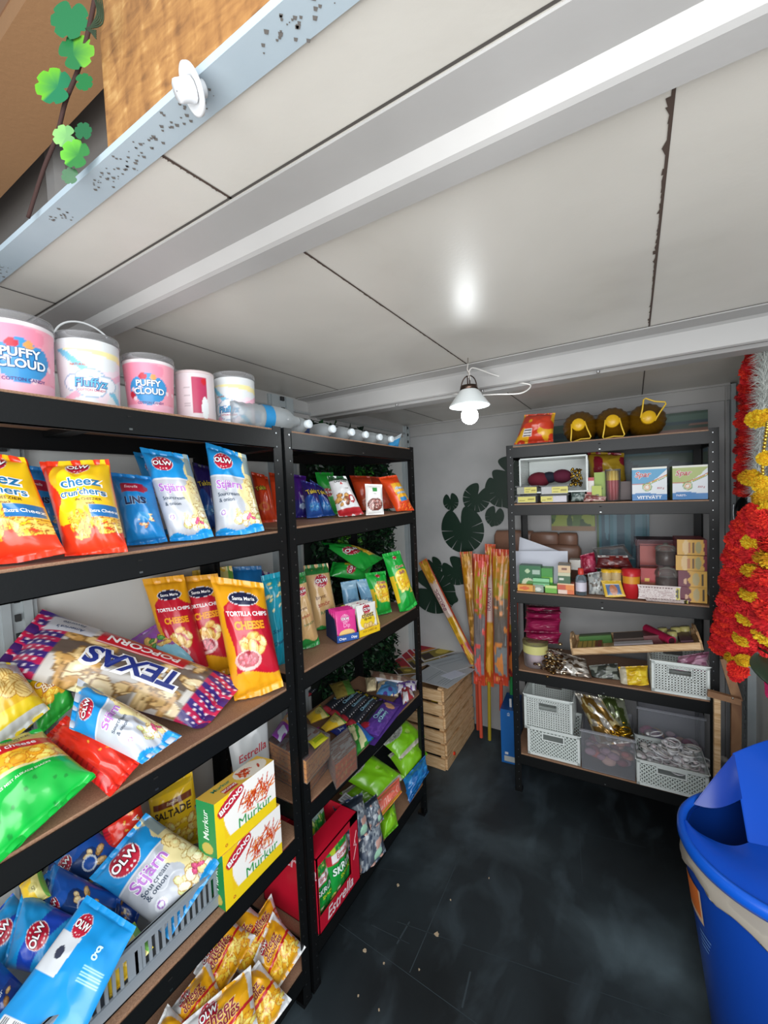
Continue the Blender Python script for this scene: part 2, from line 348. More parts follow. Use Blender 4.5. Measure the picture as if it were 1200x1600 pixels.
ALLBAGS = []
def bag(design, q, zs, az=-20, el=15, t=.06, label='', name='crisp_bag', cat='crisp bag', group=None, seal='v', mat='foil', back='c9c9c9', h=None, seed=None, pull=.07, wr=1.0, quad3=None, anchor=None, zmin=None, crinkle=1.0, clampx=None, dist=None):
    """pillow pack. q: its four corners in the photo (TL, TR, BR, BL in the pack's own sense); they are cast onto a plane
    of azimuth az / elevation el that stands on shelf height zs (bottom edge), or lies at height zs+h (centre)"""
    seed = len(ALLBAGS)+1 if seed is None else seed; R = random.Random(seed)
    if t >= .045 and quad3 is None: t *= 1.18; wr *= 1.15
    A, E = math.radians(az), math.radians(el); n = np.array([math.cos(A)*math.cos(E), math.sin(A)*math.cos(E), math.sin(E)])
    far = False
    if quad3 is not None: P = [np.array(p, float) for p in quad3]; n = unit(np.cross(P[2]-P[3], P[0]-P[3]))
    else:
        if dist is not None:
            c = np.mean(np.array(q, float), 0) if zs > 1.85 else (np.array(q[2], float)+np.array(q[3], float))/2; p0 = at(c[0], c[1], 0, dist)
        elif h is not None: c = np.mean(np.array(q, float), 0); p0 = at(c[0], c[1], 2, zs+h)
        else: c = (np.array(q[2], float)+np.array(q[3], float))/2; p0 = at(c[0], c[1], 2, zs)
        d0 = ray(*(c if True else c))
        if dist is not None: far = True
        if dist is None and (d0[0]*(p0[0]-C0[0]) <= 0 or p0[0] < -.33 or p0[0] > .03 or p0[0] != p0[0]):   # keep it on the shelf
            xx = -.30 if (p0[0] < -.33 or p0[0] > .5) else .0; p0 = at(c[0], c[1], 0, xx); far = True
        P = [hit(x, y, p0, n) for x, y in q]
    if (h is not None or far) and el < 25 and quad3 is None:      # stands on the shelf behind its neighbours
        for a_, b_ in ((3, 0), (2, 1)):
            d_ = P[a_]-P[b_]
            if P[a_][2] > zs+.004 and d_[2] < 0: P[a_] = P[a_]+d_*((zs+.002-P[a_][2])/d_[2])
    Wd = (np.linalg.norm(P[1]-P[0])+np.linalg.norm(P[2]-P[3]))/2; Hd = (np.linalg.norm(P[0]-P[3])+np.linalg.norm(P[1]-P[2]))/2
    ph = [R.uniform(0, 6.28) for _ in range(8)]
    zlo = zs if zmin is None else zmin
    def prof(x, e=.05): x = np.clip((x-e)/(1-2*e), 0, 1); return np.clip(1-np.abs(2*x-1)**2.6, 0, 1)**.62
    def S(u, v, off, sgn=1):
        a, b = (u, v) if seal == 'v' else (v, u)
        g = prof(b, .055); f = prof(a, .0); T = t*.5*g*f
        pinch = pull*g*(.6+.4*f); aa = .5+(a-.5)*(1-pinch)
        uu, vv = (aa, b) if seal == 'v' else (b, aa)
        edge = (1-g)
        w = (np.sin(a*23+ph[0]+b*4)*.5+np.sin(a*41+ph[1]-b*7)*.3+np.sin(a*13+ph[2]+b*9)*.4)*edge*.055
        w = w+(vnoise(a*3.2+ph[3], b*3.6+ph[4], seed)-.5)*.22*f*g+(vnoise(a*7+ph[5], b*7+ph[6], seed+3)-.5)*.10*f*g
        w = w+np.abs(vnoise(a*4+b*3+ph[7], b*5-a*2, seed+9)-.5)*-.22*f*g
        T = T+w*t*wr*crinkle*.55
        uu = np.clip(uu, -.02, 1.02)[:, None]; vv = np.clip(vv, -.02, 1.02)[:, None]
        X = (P[3]*(1-uu)+P[2]*uu)*(1-vv)+(P[0]*(1-uu)+P[1]*uu)*vv
        X = X+np.outer((T+off)*sgn, n)
        X[:, 2] = np.maximum(X[:, 2], zlo+.002+max(off, 0))
        return X
    qa = np.array(q, float) if q is not None else None
    if qa is not None: pw = (np.linalg.norm(qa[1]-qa[0])+np.linalg.norm(qa[2]-qa[3]))/2; phh = (np.linalg.norm(qa[0]-qa[3])+np.linalg.norm(qa[1]-qa[2]))/2
    else: pw = 60; phh = 80
    nu = int(min(84, max(14, pw*.8))); nv = int(min(110, max(18, phh*.8)))
    mb = MB(); surf(mb, S, nu, nv, DES[design] if isinstance(design, str) else design, mat, Wd, Hd)
    def flat(c): c.all(back)
    surf(mb, lambda u, v, off: S(1-u, v, off, -1), max(10, nu//3), max(12, nv//3), flat, mat, Wd, Hd)
    o = mb.build(name, label=label, cat=cat, group=group)
    ALLBAGS.append((label, round(Wd, 3), round(Hd, 3), [np.round(p, 2).tolist() for p in P]))
    return o
# ------------------------------------------------------------------ printed artwork of the packs
SNK = ['f4b83a', 'e99a20', 'f8cf62', 'f0a832']; CHP = ['f6dd8a', 'efcb6a', 'f9e7a8', 'e6b95a']
OUT = dict(out='ffffff')
DES = {}
def D(f): DES[f.__name__] = f; return f
def olw(c, u, v, r, rot=0, k=1.0, col='b81d38'):
    badge(c, u, v, r, col); return ('OLW', u, v, r*.80*k, 'ffffff', dict(rot=rot, out='3a0f1c', bold=.03))
@D
def crunch(c):
    c.all('e5391a'); c.dots(26, .022, 'f3b13a', 4); c.dots(26, .013, 'e5391a', 4)
    c.m((c.v < c.w(3, .05, 2)-0.0+.62) & (c.v > .30) & (c.u > .18+.08*np.sin(c.v*14)) & (c.u < 1.0), 'f8c81c'); c.e(.58, .62, .34, .30, 'f8c81c'); c.e(.6, .42, .42, .3, 'f8c81c')
    c.blobs((.30, .17, 1, .38), 60, .085, .028, SNK, 3); c.m((c.v < .16+.06*(c.u-.5)) | ((c.u < .28) & (c.v < .3-.3*c.u+.05)), 'e5391a')
    c.r(.66, .34, 1.0, .455, '1d6fae'); t = olw(c, .58, .87, .16)
    b = dict(out='ffffff', bold=.035, ow=.07)
    return [t, ('cheez', .60, .685, .25, '1572a8', b), ("crun'chers", .60, .575, .175, '1572a8', dict(b, sx=.9)), ('the CHEEZIER', .68, .505, .062, '5a3a12'), ('snack', .7, .47, .06, '5a3a12'), ('Extra Cheez', .83, .395, .078, 'ffffff', dict(bold=.03, sx=.85))]
@D
def linser(c):
    c.all('1787cf'); c.m(c.v > .82, '1a7cc4'); c.r(.22, .66, .8, .80, 'a91f3c'); c.e(.78, .73, .1, .1, 'a91f3c')
    c.blobs((.45, .2, .95, .36), 8, .08, .03, ['f2d29a', 'e8a96a', 'f7e2bc'], 5, '9c4a3a'); c.e(.62, .33, .16, .12, '3ba1e0'); c.m(c.v < .07, '1673b5')
    return [('Estrella', .5, .735, .125, 'f0cfd8', dict(slant=.2, sx=.9)), ('LINS', .52, .535, .27, '17244f', dict(out='8fc6ea', bold=.04, slant=.1))]
@D
def stjarn(c):
    c.all('1b8fd2'); c.m(c.v < .64, 'b9bec6'); c.m((c.v < .64) & (c.v > .62), 'd5d9de')
    c.m(c.u > .78+.10*np.sin(c.v*9+1)+.05*np.sin(c.v*23), 'e8d9a0'); c.m((c.v > .70) & (c.u > .88), '8fa0a0')
    c.blobs((.52, .08, 1, .26), 16, .085, .06, ['f1dc9c', 'efe4c0', 'c9d493', 'f6ecd0'], 6, 'b89248'); c.blobs((.72, .12, .86, .2), 3, .05, .03, ['d7527e', 'e67ba0'], 3, '9c2c55')
    c.blobs((.86, .26, 1, .62), 8, .07, .05, ['f1dc9c', 'ece0b0'], 8, 'b89248')
    c.e(.24, .24, .09, .08, 'd9dde3'); c.e(.24, .24, .055, .055, '9a63b4'); c.e(.24, .24, .035, .035, 'd9dde3'); c.m(c.v < .075+.02*np.sin(c.u*9), '1b8fd2')
    t = olw(c, .40, .81, .225)
    return [t, ('Stjärn', .46, .53, .26, 'b26cc6', dict(out='ece6f0', bold=.03)), ('Sourcream', .42, .425, .115, '3b4b5e'), ('& onion', .36, .365, .115, '3b4b5e')]
@D
def takisorange(c):
    c.all('e8471b'); c.m(c.u < .25, 'c63412'); c.e(.5, .3, .4, .3, 'f07a26'); c.e(.5, .3, .22, .2, 'e8471b')
    return [('Takis', .45, .66, .42, 'f3e53a', dict(out='151515', rot=14, ow=.09, sx=.9))]
@D
def takisblue(c):
    c.all('2b2170'); c.m(c.v < .5+.1*np.sin(c.u*5), '2455a8'); c.e(.5, .28, .34, .3, '2f7fc8'); c.blobs((.3, .15, .8, .35), 6, .1, .05, ['3b8ad2', '1f4fa0', '6bb4e4'], 2, '16306e')
    return [('Takis', .5, .68, .40, 'f3d73a', dict(out='15103a', rot=14, ow=.09, sx=.9))]
@D
def takispurple(c): c.all('4a1c86'); c.m(c.v < .4, '2f2a86'); c.e(.5, .25, .3, .2, '9fb7d8'); return []
@D
def tortilla(c):
    c.all('eaa517'); c.m((c.v < .80-.06*np.cos(c.u*6.3)) & (c.v > .20+.04*np.sin(c.u*5)) & (c.u > .15-.04*np.sin(c.v*12)), 'c2142d')
    c.e(.55, .83, .30, .145, 'dfe3ea'); c.e(.55, .83, .285, .13, '182042')
    c.blobs((.34, .38, .95, .52), 14, .12, .07, ['f3cc7a', 'eeb95a', 'f6d998'], 7, 'c98634'); c.e(.42, .32, .27, .19, 'e9b9b4'); c.e(.42, .33, .22, .15, 'a3162e')
    c.blobs((.27, .29, .57, .37), 22, .035, .03, ['d8415a', 'c01f3c', 'ea6d7c'], 9, '8f1228')
    return [('Santa Maria', .55, .83, .105, 'ffffff', dict(bold=.02, sx=.9)), ('TORTILLA CHIPS', .56, .70, .125, 'ffffff', dict(sx=.86, bold=.03)), ('CHEESE', .57, .60, .22, 'f6a21c', dict(out='b0301c', sx=.8, bold=.05))]
@D
def turq(c):
    c.all('16a6c2'); c.blobs((.1, .6, .9, .92), 12, .12, .07, ['f3e7b0', 'e3d68a', 'f8f0cc'], 4, '5d9f62')
    return [('Sour', .4, .42, .3, '0f4f78', dict(slant=.2)), ('Cream', .45, .30, .28, '0f4f78', dict(slant=.2))]
@D
def texas(c):
    c.all('6a5c52'); c.m(c.v > .7, '9c968c'); c.m((vnoise(c.u*9, c.v*6, 5) > .55) & (c.v > .7), 'b0aba2'); c.m((vnoise(c.u*11, c.v*5, 7) > .72), 'd8d4cc')
    for b, n, s in (((.17, .05, .36, .95), 22, 3), ((.62, .02, .80, .98), 24, 5), ((.3, .86, .7, 1.0), 14, 7)): c.blobs(b, n, .022, .05, ['e2c387', 'd3ac68', 'f0dcae', 'c79a58'], s, '8f6c3a')
    c.r(.28, .08, .70, .36, 'c81e30'); c.r(.285, .325, .695, .345, 'f0c9c9')
    m = (c.u < .155) | (c.u > .83); c.m(m, '3a2278'); c.m(m & (np.abs(((c.v*6+c.u*3) % 1)-.5) < .24), 'c01a52'); c.m((c.u < .022) | (c.u > .985), 'd61c4c')
    R = random.Random(2)
    for i in range(9):
        for j in range(7):
            for a, k in ((0, 0), (.84, 1)):
                if k == 0 and i > 6: continue
                c.e(a+.012+i*.0185, .08+j*.135+(i % 2)*.06, .0055, .0065, 'f2e9f2')
    c.r(.72, .05, .93, .32, 'c9ccd4')
    b = dict(out='ffffff', bold=.03, sx=1.15, ow=.08, lift=.0035)
    return [('TEXAS', .47, .60, .13, '1d2f80', b), ('POPCORN', .49, .21, .058, 'ffffff', dict(sx=1.25, bold=.03)), ("America's", .83, .245, .026, '25406e', dict(slant=.2, sx=1.2)), ('Favorite', .83, .13, .026, '25406e', dict(slant=.2, sx=1.2))]
@D
def purplechips(c):
    c.all('8fd2ea'); c.m(c.v > .55+.1*np.sin(c.u*6), '9455b0'); c.blobs((.1, .3, .9, .7), 9, .13, .07, ['f0b64e', 'eac469', 'f6d98f'], 3, 'a8641c'); c.blobs((.3, .4, .8, .75), 5, .08, .05, ['5fa04a', '3f7f3a'], 5, '2f6230'); c.m(c.v < .1, '5a2f92'); return []
@D
def ridged(c):
    c.all('f3d51c'); c.m(c.v > .62+.08*np.sin(c.u*4), 'd9dcd8'); c.m((c.v > .25) & (c.v < .33+.1*c.u), 'e9b91a')
    for k, (u, v) in enumerate(((.55, .68), (.72, .55), (.6, .45), (.35, .5), (.8, .4))):
        c.e(u, v, .24, .17, 'b9842a', 20*k); c.e(u, v, .225, .155, 'f1d68a', 20*k)
        c.m((((c.u-u)*math.cos(k)+(c.v-v)*math.sin(k)) % .05 < .016) & (((c.u-u)/.22)**2+((c.v-v)*c.a/.15)**2 < 1), 'c89a46')
    c.m(c.v < .12, 'd9dcd8'); return [('t', .2, .84, .4, '6f9bc8')]
@D
def ballz(c):
    c.all('f1c31c'); c.m(c.v > .78, '2e9a3c'); c.m(c.v < .34, '2aa83a'); c.blobs((.2, .3, .8, .5), 16, .09, .08, ['f6d04a', 'f2b72e', 'fbe27a'], 5, 'd18f1c')
    t = olw(c, .5, .82, .2)
    return [t, ('Cheez', .5, .64, .25, 'f3e6c0', dict(out='a8232c', bold=.05)), ('Ballz', .54, .53, .25, 'f3e6c0', dict(out='a8232c', bold=.05))]
@D
def greenballz(c):
    c.all('19a63a'); c.e(.55, .52, .42, .5, 'f3ce2a', 0, 2.6); c.blobs((.3, .28, .85, .62), 26, .085, .05, ['f7d64a', 'f2b62e', 'fae47c'], 8, 'd18f1c'); c.m((c.u < .12) & (c.v < .62) & (c.v > .2), 'e9c42a')
    badge(c, .52, .90, .1)
    return [('Cheez', .56, .74, .2, 'a8232c', dict(out='f3e6c0', bold=.05)), ('Ballz', .58, .64, .2, 'a8232c', dict(out='f3e6c0', bold=.05))]
@D
def greenplain(c):
    c.all('1fa43a'); c.m((c.u > .62) & (c.v < .7) & (c.v > .2), 'efca2e'); c.blobs((.62, .25, .95, .65), 12, .08, .05, ['f7d64a', 'f2b62e'], 8, 'd18f1c'); t = olw(c, .36, .5, .24, 0); return [t]
@D
def chilicheese(c):
    c.all('0fae3e'); c.m(c.v > .42+.06*np.sin(c.u*3), 'f5b52c'); c.m(c.v > .78, 'cfc06a'); c.blobs((0, .44, 1, .66), 60, .07, .05, ['f8c73a', 'f4ae2a', 'fbd864'], 4, 'd9881c')
    c.m((c.v > .66) & (c.v < .78), 'cf1f28'); c.m(c.v < .40+.05*np.sin(c.u*3), '0fae3e'); c.m(np.abs(c.v-.405-.05*np.sin(c.u*3)) < .012, 'e9e0a0'); c.dots(12, .02, '0b8a30', 3, (0, 0, 1, .34))
    return [('Chili cheese', .60, .72, .105, 'ffffff', dict(bold=.03)), ('CHEEZIER', .66, .875, .09, '3f3b1c'), ('snack', .66, .82, .08, '3f3b1c'), ('SVERIGES MEST ÄLSKADE SNACKS', .52, .37, .040, 'e9f4e0')]
@D
def redrolls(c):
    c.all('e8301b'); c.m(c.u < .22, 'd01c1c'); c.m((c.u < .22) & ((c.v*14 % 1) < .3), 'a81414'); c.blobs((.5, .3, .9, .7), 8, .06, .03, ['f3a63a', 'ef8426'], 3, 'b5380f'); c.m((c.v > .93) | (c.v < .04), 'c9221a')
    return [('A', .86, .5, .2, 'ffffff', dict(rot=90))]
@D
def blueolw(c):
    c.all('1b93d4'); c.m((c.v < .70-.3*c.u) & (c.v > .42-.3*c.u), '1c46b4'); t = olw(c, .52, .42, .22); return [t]
@D
def bluenuts(c):
    c.all('1a55ae'); c.m(vnoise(c.u*3, c.v*4, 2) > .55, '16386f'); c.m(c.v > .85, '1b7fcf'); c.blobs((.1, .15, .9, .6), 8, .07, .05, ['e8cf9c', 'dcb678', 'c99a58'], 6, '7a5a2c'); c.e(.6, .4, .14, .14, 'cfd9e6'); c.e(.6, .4, .11, .11, '1a55ae')
    t = olw(c, .35, .76, .16); return [t, ('OLW', .5, .56, .001, 'ffffff')]
@D
def bluenuts2(c):
    c.all('1c4ea8'); c.m(c.v < .45, '143a86'); c.m(c.v > .8, '1e86d0'); c.blobs((.1, .12, .9, .42), 9, .07, .05, ['e8cf9c', 'dcb678', '9c6e3c'], 9, '5a4426'); t = olw(c, .4, .78, .19)
    return [t, ('söl', .55, .55, .2, 'cfe0f0'), ('nötter', .55, .44, .15, 'cfe0f0')]
@D
def pouch(c):
    c.all('1794dc'); c.m((c.v < .72) & (c.v > .42) & (c.u < .34+.1*(c.v-.4)), 'd8dde2'); c.e(.2, .58, .06, .06, '3a3f52'); c.r(.05, .02, .45, .12, 'e6e9ec')
    for k in range(14): c.r(.08+k*.025, .03, .09+k*.025, .11, '2a2a2a')
    t = olw(c, .26, .80, .13, 0)
    for k in range(7): c.r(.62, .60-k*.022, .93, .608-k*.022, 'a8dcf4')
    return [t, ('g', .70, .72, .2, 'c8ecfa')]
@D
def saltade(c):
    c.all('f0c61e'); c.r(.1, .70, .95, .78, '7a3a1c'); c.blobs((.15, .1, .95, .45), 34, .09, .05, ['f6cf5a', 'f0b83c', 'fae08c'], 4, 'c8861e'); c.m(c.v > .88, 'cfae1c')
    return [('Estrella', .54, .74, .085, 'f0dcb0', dict(slant=.2)), ('SALTADE', .52, .60, .2, '3d2a12', dict(bold=.03, sx=.95))]
@D
def doodles(c):
    c.all('dcdfe0'); c.e(.5, .52, .45, .52, 'f5b21a', 0, 3); c.m((c.v > .45) & (vnoise(c.u*6, c.v*5, 3) > .72) & (c.u < .3), 'dcdfe0'); c.blobs((.1, .16, .92, .42), 42, .095, .028, ['f8cf3e', 'f4b322', 'fbdf6e'], 5, 'c9781a')
    c.m(np.abs(c.v-.45-.12*(c.u-.5)) < .028, 'c9202c'); t = olw(c, .34, .84, .14)
    return [t, ('cheez', .5, .715, .21, '8f1f3a', dict(out='f7d98a', bold=.03)), ('doodles', .52, .585, .175, '8f1f3a', dict(out='f7d98a', bold=.03))]
@D
def doritos(c):
    c.all('e8e9ea'); c.m(c.v > .86, '2c5a3a'); c.blobs((.1, .25, .55, .5), 9, .11, .08, ['d9a45a', 'c98a3e', '8a4a2a'], 4, '5a2a1a'); c.m(c.v < .18, 'b8242e'); c.e(.72, .38, .15, .2, 'b8242e'); c.e(.72, .38, .08, .12, 'ffffff'); c.m((np.abs(c.u-.5) < (.82-c.v)*.9) & (c.v < .82) & (c.v > .74), 'c8232c')
    return [('Doritos', .5, .83, .2, '1c1c1c', dict(out='ffffff', bold=.04)), ('Chilli', .68, .64, .09, '555555')]
@D
def orange(c): c.all('dd4a1e'); c.m(c.v > .8, 'c63c14'); c.blobs((.2, .1, .9, .4), 12, .08, .06, ['e8662c', 'c93a1a'], 4, 'a82c10'); return []
@D
def beans(c):
    c.all('e9e9e6'); c.r(.38, .76, .64, .88, '2a8a3c'); c.e(.5, .34, .44, .36, '6a3226'); c.blobs((.2, .2, .8, .46), 34, .07, .035, ['c9968c', 'e3c4b8', '9c5a50'], 4, '4a211a'); return [('kidney', .5, .68, .07, '6a6a6a')]
@D
def cheezo(c):
    c.all('e2491a'); c.m((c.v < .75) & (c.v > .3) & (c.u > .25), 'f0b02a'); c.r(.35, .28, .8, .38, '2f7fb8'); c.blobs((.15, .06, .95, .26), 24, .08, .04, ['f06a24', 'e03c14', 'f48a3a'], 4, 'a82c10')
    return [('cheez', .6, .62, .22, 'cfe6f4', dict(out='2f6fa8')), ('crunch', .6, .5, .2, 'cfe6f4', dict(out='2f6fa8'))]
@D
def ranch(c):
    c.all('d8b078'); c.m(c.v > .86, '2c7a3a'); c.m(c.v < .12+.04*np.sin(c.u*6), '1f8a3c'); c.dots(16, .015, 'c89a5a', 5); t = olw(c, .55, .76, .26)
    return [t, ('brynt', .42, .54, .2, '6f4420', dict(rot=4)), ('smör', .5, .44, .24, 'b0442a', dict(rot=4, bold=.04)), ('RANCH', .6, .33, .17, '4f7a4a', dict(rot=4))]
@D
def bluepouch(c): c.all('6f9fc0'); c.m(c.v > .8, '8fb6cf'); return [('Crisp', .5, .5, .25, '2f5f8f')]
@D
def pinkdip(c):
    c.all('d8358a'); c.e(.5, .22, .4, .2, 'e8c07a'); t = olw(c, .45, .72, .2, col='e06aa8'); return [t, ('Dip', .5, .5, .25, 'f4a8d0')]
@D
def cheezdip(c):
    c.all('eeeeea'); c.e(.5, .42, .4, .3, 'f4d42a'); c.blobs((.2, .1, .8, .3), 10, .09, .07, ['f0d79a', 'e6c47a'], 3, 'b8893c'); t = olw(c, .5, .82, .2)
    return [t, ('cheez', .5, .63, .28, '5a3a1c', dict(out='f6e3a0', bold=.04)), ('dip mix', .5, .5, .14, '5a3a1c')]
@D
def choco(c):
    c.all('2b2f38'); c.m(c.v < .16, 'b0303c'); c.e(.5, .1, .5, .12, 'c0434e'); c.r(.15, .88, .75, .97, 'e8d02a')
    for k in range(12): c.e(.1, .22+k*.06, .035, .035, 'e8e8ea')
    for k in range(12): c.e(.93, .22+k*.06, .035, .035, 'e8e8ea')
    return [('Choco', .5, .55, .5, 'a8d4e6', dict(rot=90, out='2b5a78')), ('Now', .5, .78, .4, 'a8d4e6', dict(rot=90, out='2b5a78'))]
@D
def chocowide(c):
    c.all('5b3a94'); c.r(0, 0, .32, 1, '2b2f38'); c.e(.72, .80, .2, .17, 'dba070'); c.e(.55, .86, .17, .14, 'e6b48a'); c.e(.25, .18, .22, .17, 'a82838'); c.m((vnoise(c.u*14, c.v*20, 4) > .72) & (c.v < .7) & (c.u > .4), '6f4aa8')
    return [('Cheap', .5, .50, .28, 'b8e0f0', dict(rot=90, out='2b6a98', bold=.05)), ("n'Chewy", .74, .46, .22, 'b8e0f0', dict(rot=90, out='2b6a98', bold=.05))]
@D
def muesli(c):
    c.all('7cc41c'); c.e(.3, .86, .34, .2, 'b9bdb6'); c.m((((c.u-.3)/.32)**2+((c.v-.86)*c.a/.18)**2 < 1) & (vnoise(c.u*30, c.v*40, 3) > .5), '8f958a'); c.m(c.v < .1, 'c8c2b4'); c.e(.62, .5, .05, .05, 'b8e070'); c.e(.66, .5, .05, .05, 'a8dc58'); return []
@D
def muesli2(c): c.all('86cc22'); c.m(c.v > .86, 'c9c4b8'); c.m(c.v < .1, '5fa614'); c.e(.5, .5, .08, .07, 'a6dc60'); return []
@D
def salmon(c): c.all('e8705c'); c.m(c.v < .2, 'e8a03a'); c.m(c.u < .06, 'd0e0d8'); return [('Chunky', .5, .55, .3, 'f0a898', dict(slant=.2))]
@D
def bluebag(c): c.all('1766ac'); c.m(vnoise(c.u*8, c.v*5, 3) > .6, '2a86c8'); return []
@D
def skruv(c):
    c.all('149a3c'); c.m(c.v > .9, 'a8c8c0'); c.m((c.v > .60) & (c.v < .76), 'c22638'); c.m((c.v > .62) & (c.v < .74) & (c.u > .12) & (c.u < .94), 'f2eef0'); c.blobs((.15, .76, .9, .9), 12, .07, .04, ['9ad05a', 'dce88a', '6fbf4a'], 3, '0c7a2c'); c.blobs((.1, .04, .9, .18), 8, .08, .05, ['e8e070', 'f0f0c0'], 4, '0c7a2c'); c.e(.2, .8, .1, .1, 'b8d02a')
    return [('Estrella', .52, .68, .16, 'c22638', dict(slant=.2, bold=.03)), ('SKRUV', .5, .48, .27, 'e6f6ee', dict(out='0a6a34', bold=.03)), ('SNACK', .6, .34, .16, 'c8e02a', dict(bold=.03))]
@D
def puri(c):
    c.all('76808a'); c.m(vnoise(c.u*7, c.v*8, 3) > .5, '4e5968'); c.m(vnoise(c.u*14, c.v*13, 5) > .66, 'a4aeb4'); c.m(vnoise(c.u*16, c.v*11, 7) > .74, '343f50'); c.m(vnoise(c.u*6, c.v*5, 9) > .80, 'b89084'); c.e(.68, .2, .17, .15, 'a8d8bc'); c.m((c.v > .8), '2a3440'); return []
@D
def misc1(c): c.all('4a7fb0'); c.m(vnoise(c.u*4, c.v*5, 1) > .55, 'd9c9a8'); c.m(vnoise(c.u*5, c.v*4, 6) > .62, '4a3a80'); return []
@D
def greenleafpack(c): c.all('3a9a3c'); c.m(vnoise(c.u*5, c.v*5, 3) > .45, 'e8e8b0'); c.m(c.u > .72, '1f6fc8'); return []
@D
def mustard(c): c.all('eec62c'); c.m(c.u > .6, 'e6dc8a'); c.e(.6, .5, .2, .2, 'c9c070'); c.m(c.u > .88, '6fae4a'); return [('q', .6, .5, .3, '8f8a50')]
@D
def spar_b(c):
    spar(c, '4a9cc8'); return [('Spar', .32, .78, .25, 'c0242e', dict(out='f0f0f0', slant=.2, bold=.05)), ('VITTVÄTT', .5, .085, .14, 'f0f4f8', dict(bold=.03, sx=1.1)), ('850 g', .82, .36, .09, 'a83a4a', dict(slant=.2))]
@D
def spar_g(c):
    spar(c, 'a9b86a'); return [('Spar', .32, .78, .25, 'c0242e', dict(out='f0f0f0', slant=.2, bold=.05)), ('TVÄTT-', .25, .12, .09, 'f0f4f8', dict(bold=.03)), ('850 g', .82, .36, .09, 'a83a4a', dict(slant=.2))]
def spar(c, top):
    c.all('dfe5ea'); c.m(c.v > .48+.35*(c.u-.2)**2*2, top); c.m(c.v > .93, 'e8eae0')
    for k, col in enumerate(('4a8a4a', 'e8c84a', 'b84a3a')): c.m(np.abs(c.v-(.44+k*.025+.42*np.clip(c.u-.3, 0, 1)**1.3)) < .011, col)
    c.e(.44, .40, .14, .14, '6a9a4a'); c.e(.44, .40, .11, .11, 'e8dcc0'); c.e(.44, .40, .085, .085, 'c8884a'); c.e(.44, .4, .06, .06, 'ece4dc')
    c.m(c.v < .2+.03*np.sin(c.u*5), '2a78b8')
@D
def murkur(c):
    c.all('f8cf1c'); c.e(.66, .60, .52, .46, 'fdfcf8', 20, 2.4); c.m((c.v < .22) | (c.u < .13), 'f8d81c')
    R = random.Random(3)
    for k in range(60):
        a = R.uniform(-25, 65) if k % 3 else R.uniform(60, 130); c.e(R.gauss(.66, .15), R.gauss(.60, .09), R.uniform(.05, .12), .009, R.choice(['d8491c', 'e4662a', 'c23a14', 'ef8c3e']), a)
    c.e(.25, .84, .22, .085, 'c4223a', 25, 3)
    return [('BICONO', .25, .84, .10, 'ffffff', dict(rot=22, bold=.04)), ('Murkur', .62, .30, .19, '2a9a4c', dict(bold=.0)), ('o', .14, .12, .08, 'c8662a')]
@D
def murkur_side(c): c.all('12803f'); c.e(.5, .14, .3, .25, 'b8a84a'); return [('Murkur', .5, .58, .42, 'd8e8d8', dict(rot=90, slant=.15))]
@D
def murkur_top(c):
    c.all('e0b64a'); c.e(.72, .5, .25, .16, 'e8e0d0'); c.blobs((.55, .3, .9, .75), 14, .05, .016, ['c8491c', 'b83a1c'], 4, None); c.r(.2, .12, .42, .42, 'b8302e')
    return [('BICONO', .31, .28, .055, 'ffffff', dict(bold=.02)), ('Murkur', .28, .66, .09, '3a8a6a', dict())]
def bucketart(kind):
    def f(c):
        if kind == 'puffy':
            c.all('f08fa8'); c.m(vnoise(c.u*9, c.v*6, 2) > .5, 'f4a3b6'); c.m(c.v < .22, 'f3b7cc'); c.m(c.v > .95, 'e9e2e4')
            for u, v, r in ((.44, .5, .055), (.5, .56, .06), (.56, .5, .055), (.5, .44, .07), (.46, .44, .05), (.55, .43, .05)): c.e(u, v, r*1.25, r*1.3, '3a94d0')
            c.e(.47, .70, .028, .02, 'c2243c'); c.e(.535, .69, .02, .022, 'e0a05a'); c.e(.385, .38, .022, .024, 'c8203a'); c.dots(7, .014, 'f8d8e0', 3, (.3, .2, .7, .7)); c.r(.44, .12, .58, .165, 'f3b7cc')
            return [('PUFFY', .500, .575, .056, 'eaf6ff', dict(out='1c4f86', bold=.03, sx=1.0)), ('CLOUD', .505, .435, .056, 'eaf6ff', dict(out='1c4f86', bold=.03, sx=1.0)), ('COTTON CANDY', .51, .235, .022, '4a3a8a')]
        if kind == 'fluffyz':
            c.all('e4e8ea'); c.m(vnoise(c.u*9, c.v*4, 2) > .6, 'f0dfe8'); c.m(np.abs(c.v-1.6+2.2*c.u) < .06, '7cc8e4'); c.m(np.abs(c.v-.9+.3*c.u-.1) < .05, 'f6e9a8'); c.m(np.abs(c.v-.05-1.2*(c.u-.3)) < .05, 'f2b8cc')
            for u, v, r in ((.42, .36, .05), (.5, .42, .06), (.58, .36, .05), (.5, .30, .06)): c.e(u, v, r*1.4, r, '9fb8d4'); c.e(u, v, r*1.3, r*.88, 'eff3f8')
            c.m(c.v > .86, 'dfe3e4')
            return [('Fluffyz', .5, .36, .066, '5fb8dc', dict(out='5a5aa0', bold=.03, slant=.1)), ('COTTON CANDY', .5, .255, .018, 'd0506a'), ('NATURAL', .44, .62, .018, 'd06a4a')]
        c.all('ddd3d6'); c.m(c.v < .1, 'c8415e'); c.m((c.u > .47) & (c.u < .60) & (c.v > .2) & (c.v < .92), 'b8345c'); c.e(.575, .84, .022, .03, 'c8202c'); c.e(.575, .3, .03, .1, 'e8eef0')
        for k in range(13): c.r(.485, .28+k*.045, .55, .287+k*.045, 'e6b8c6')
        for k in range(12): c.r(.40, .30+k*.04, .455, .308+k*.04, 'b8aeb2')
        return []
    return f
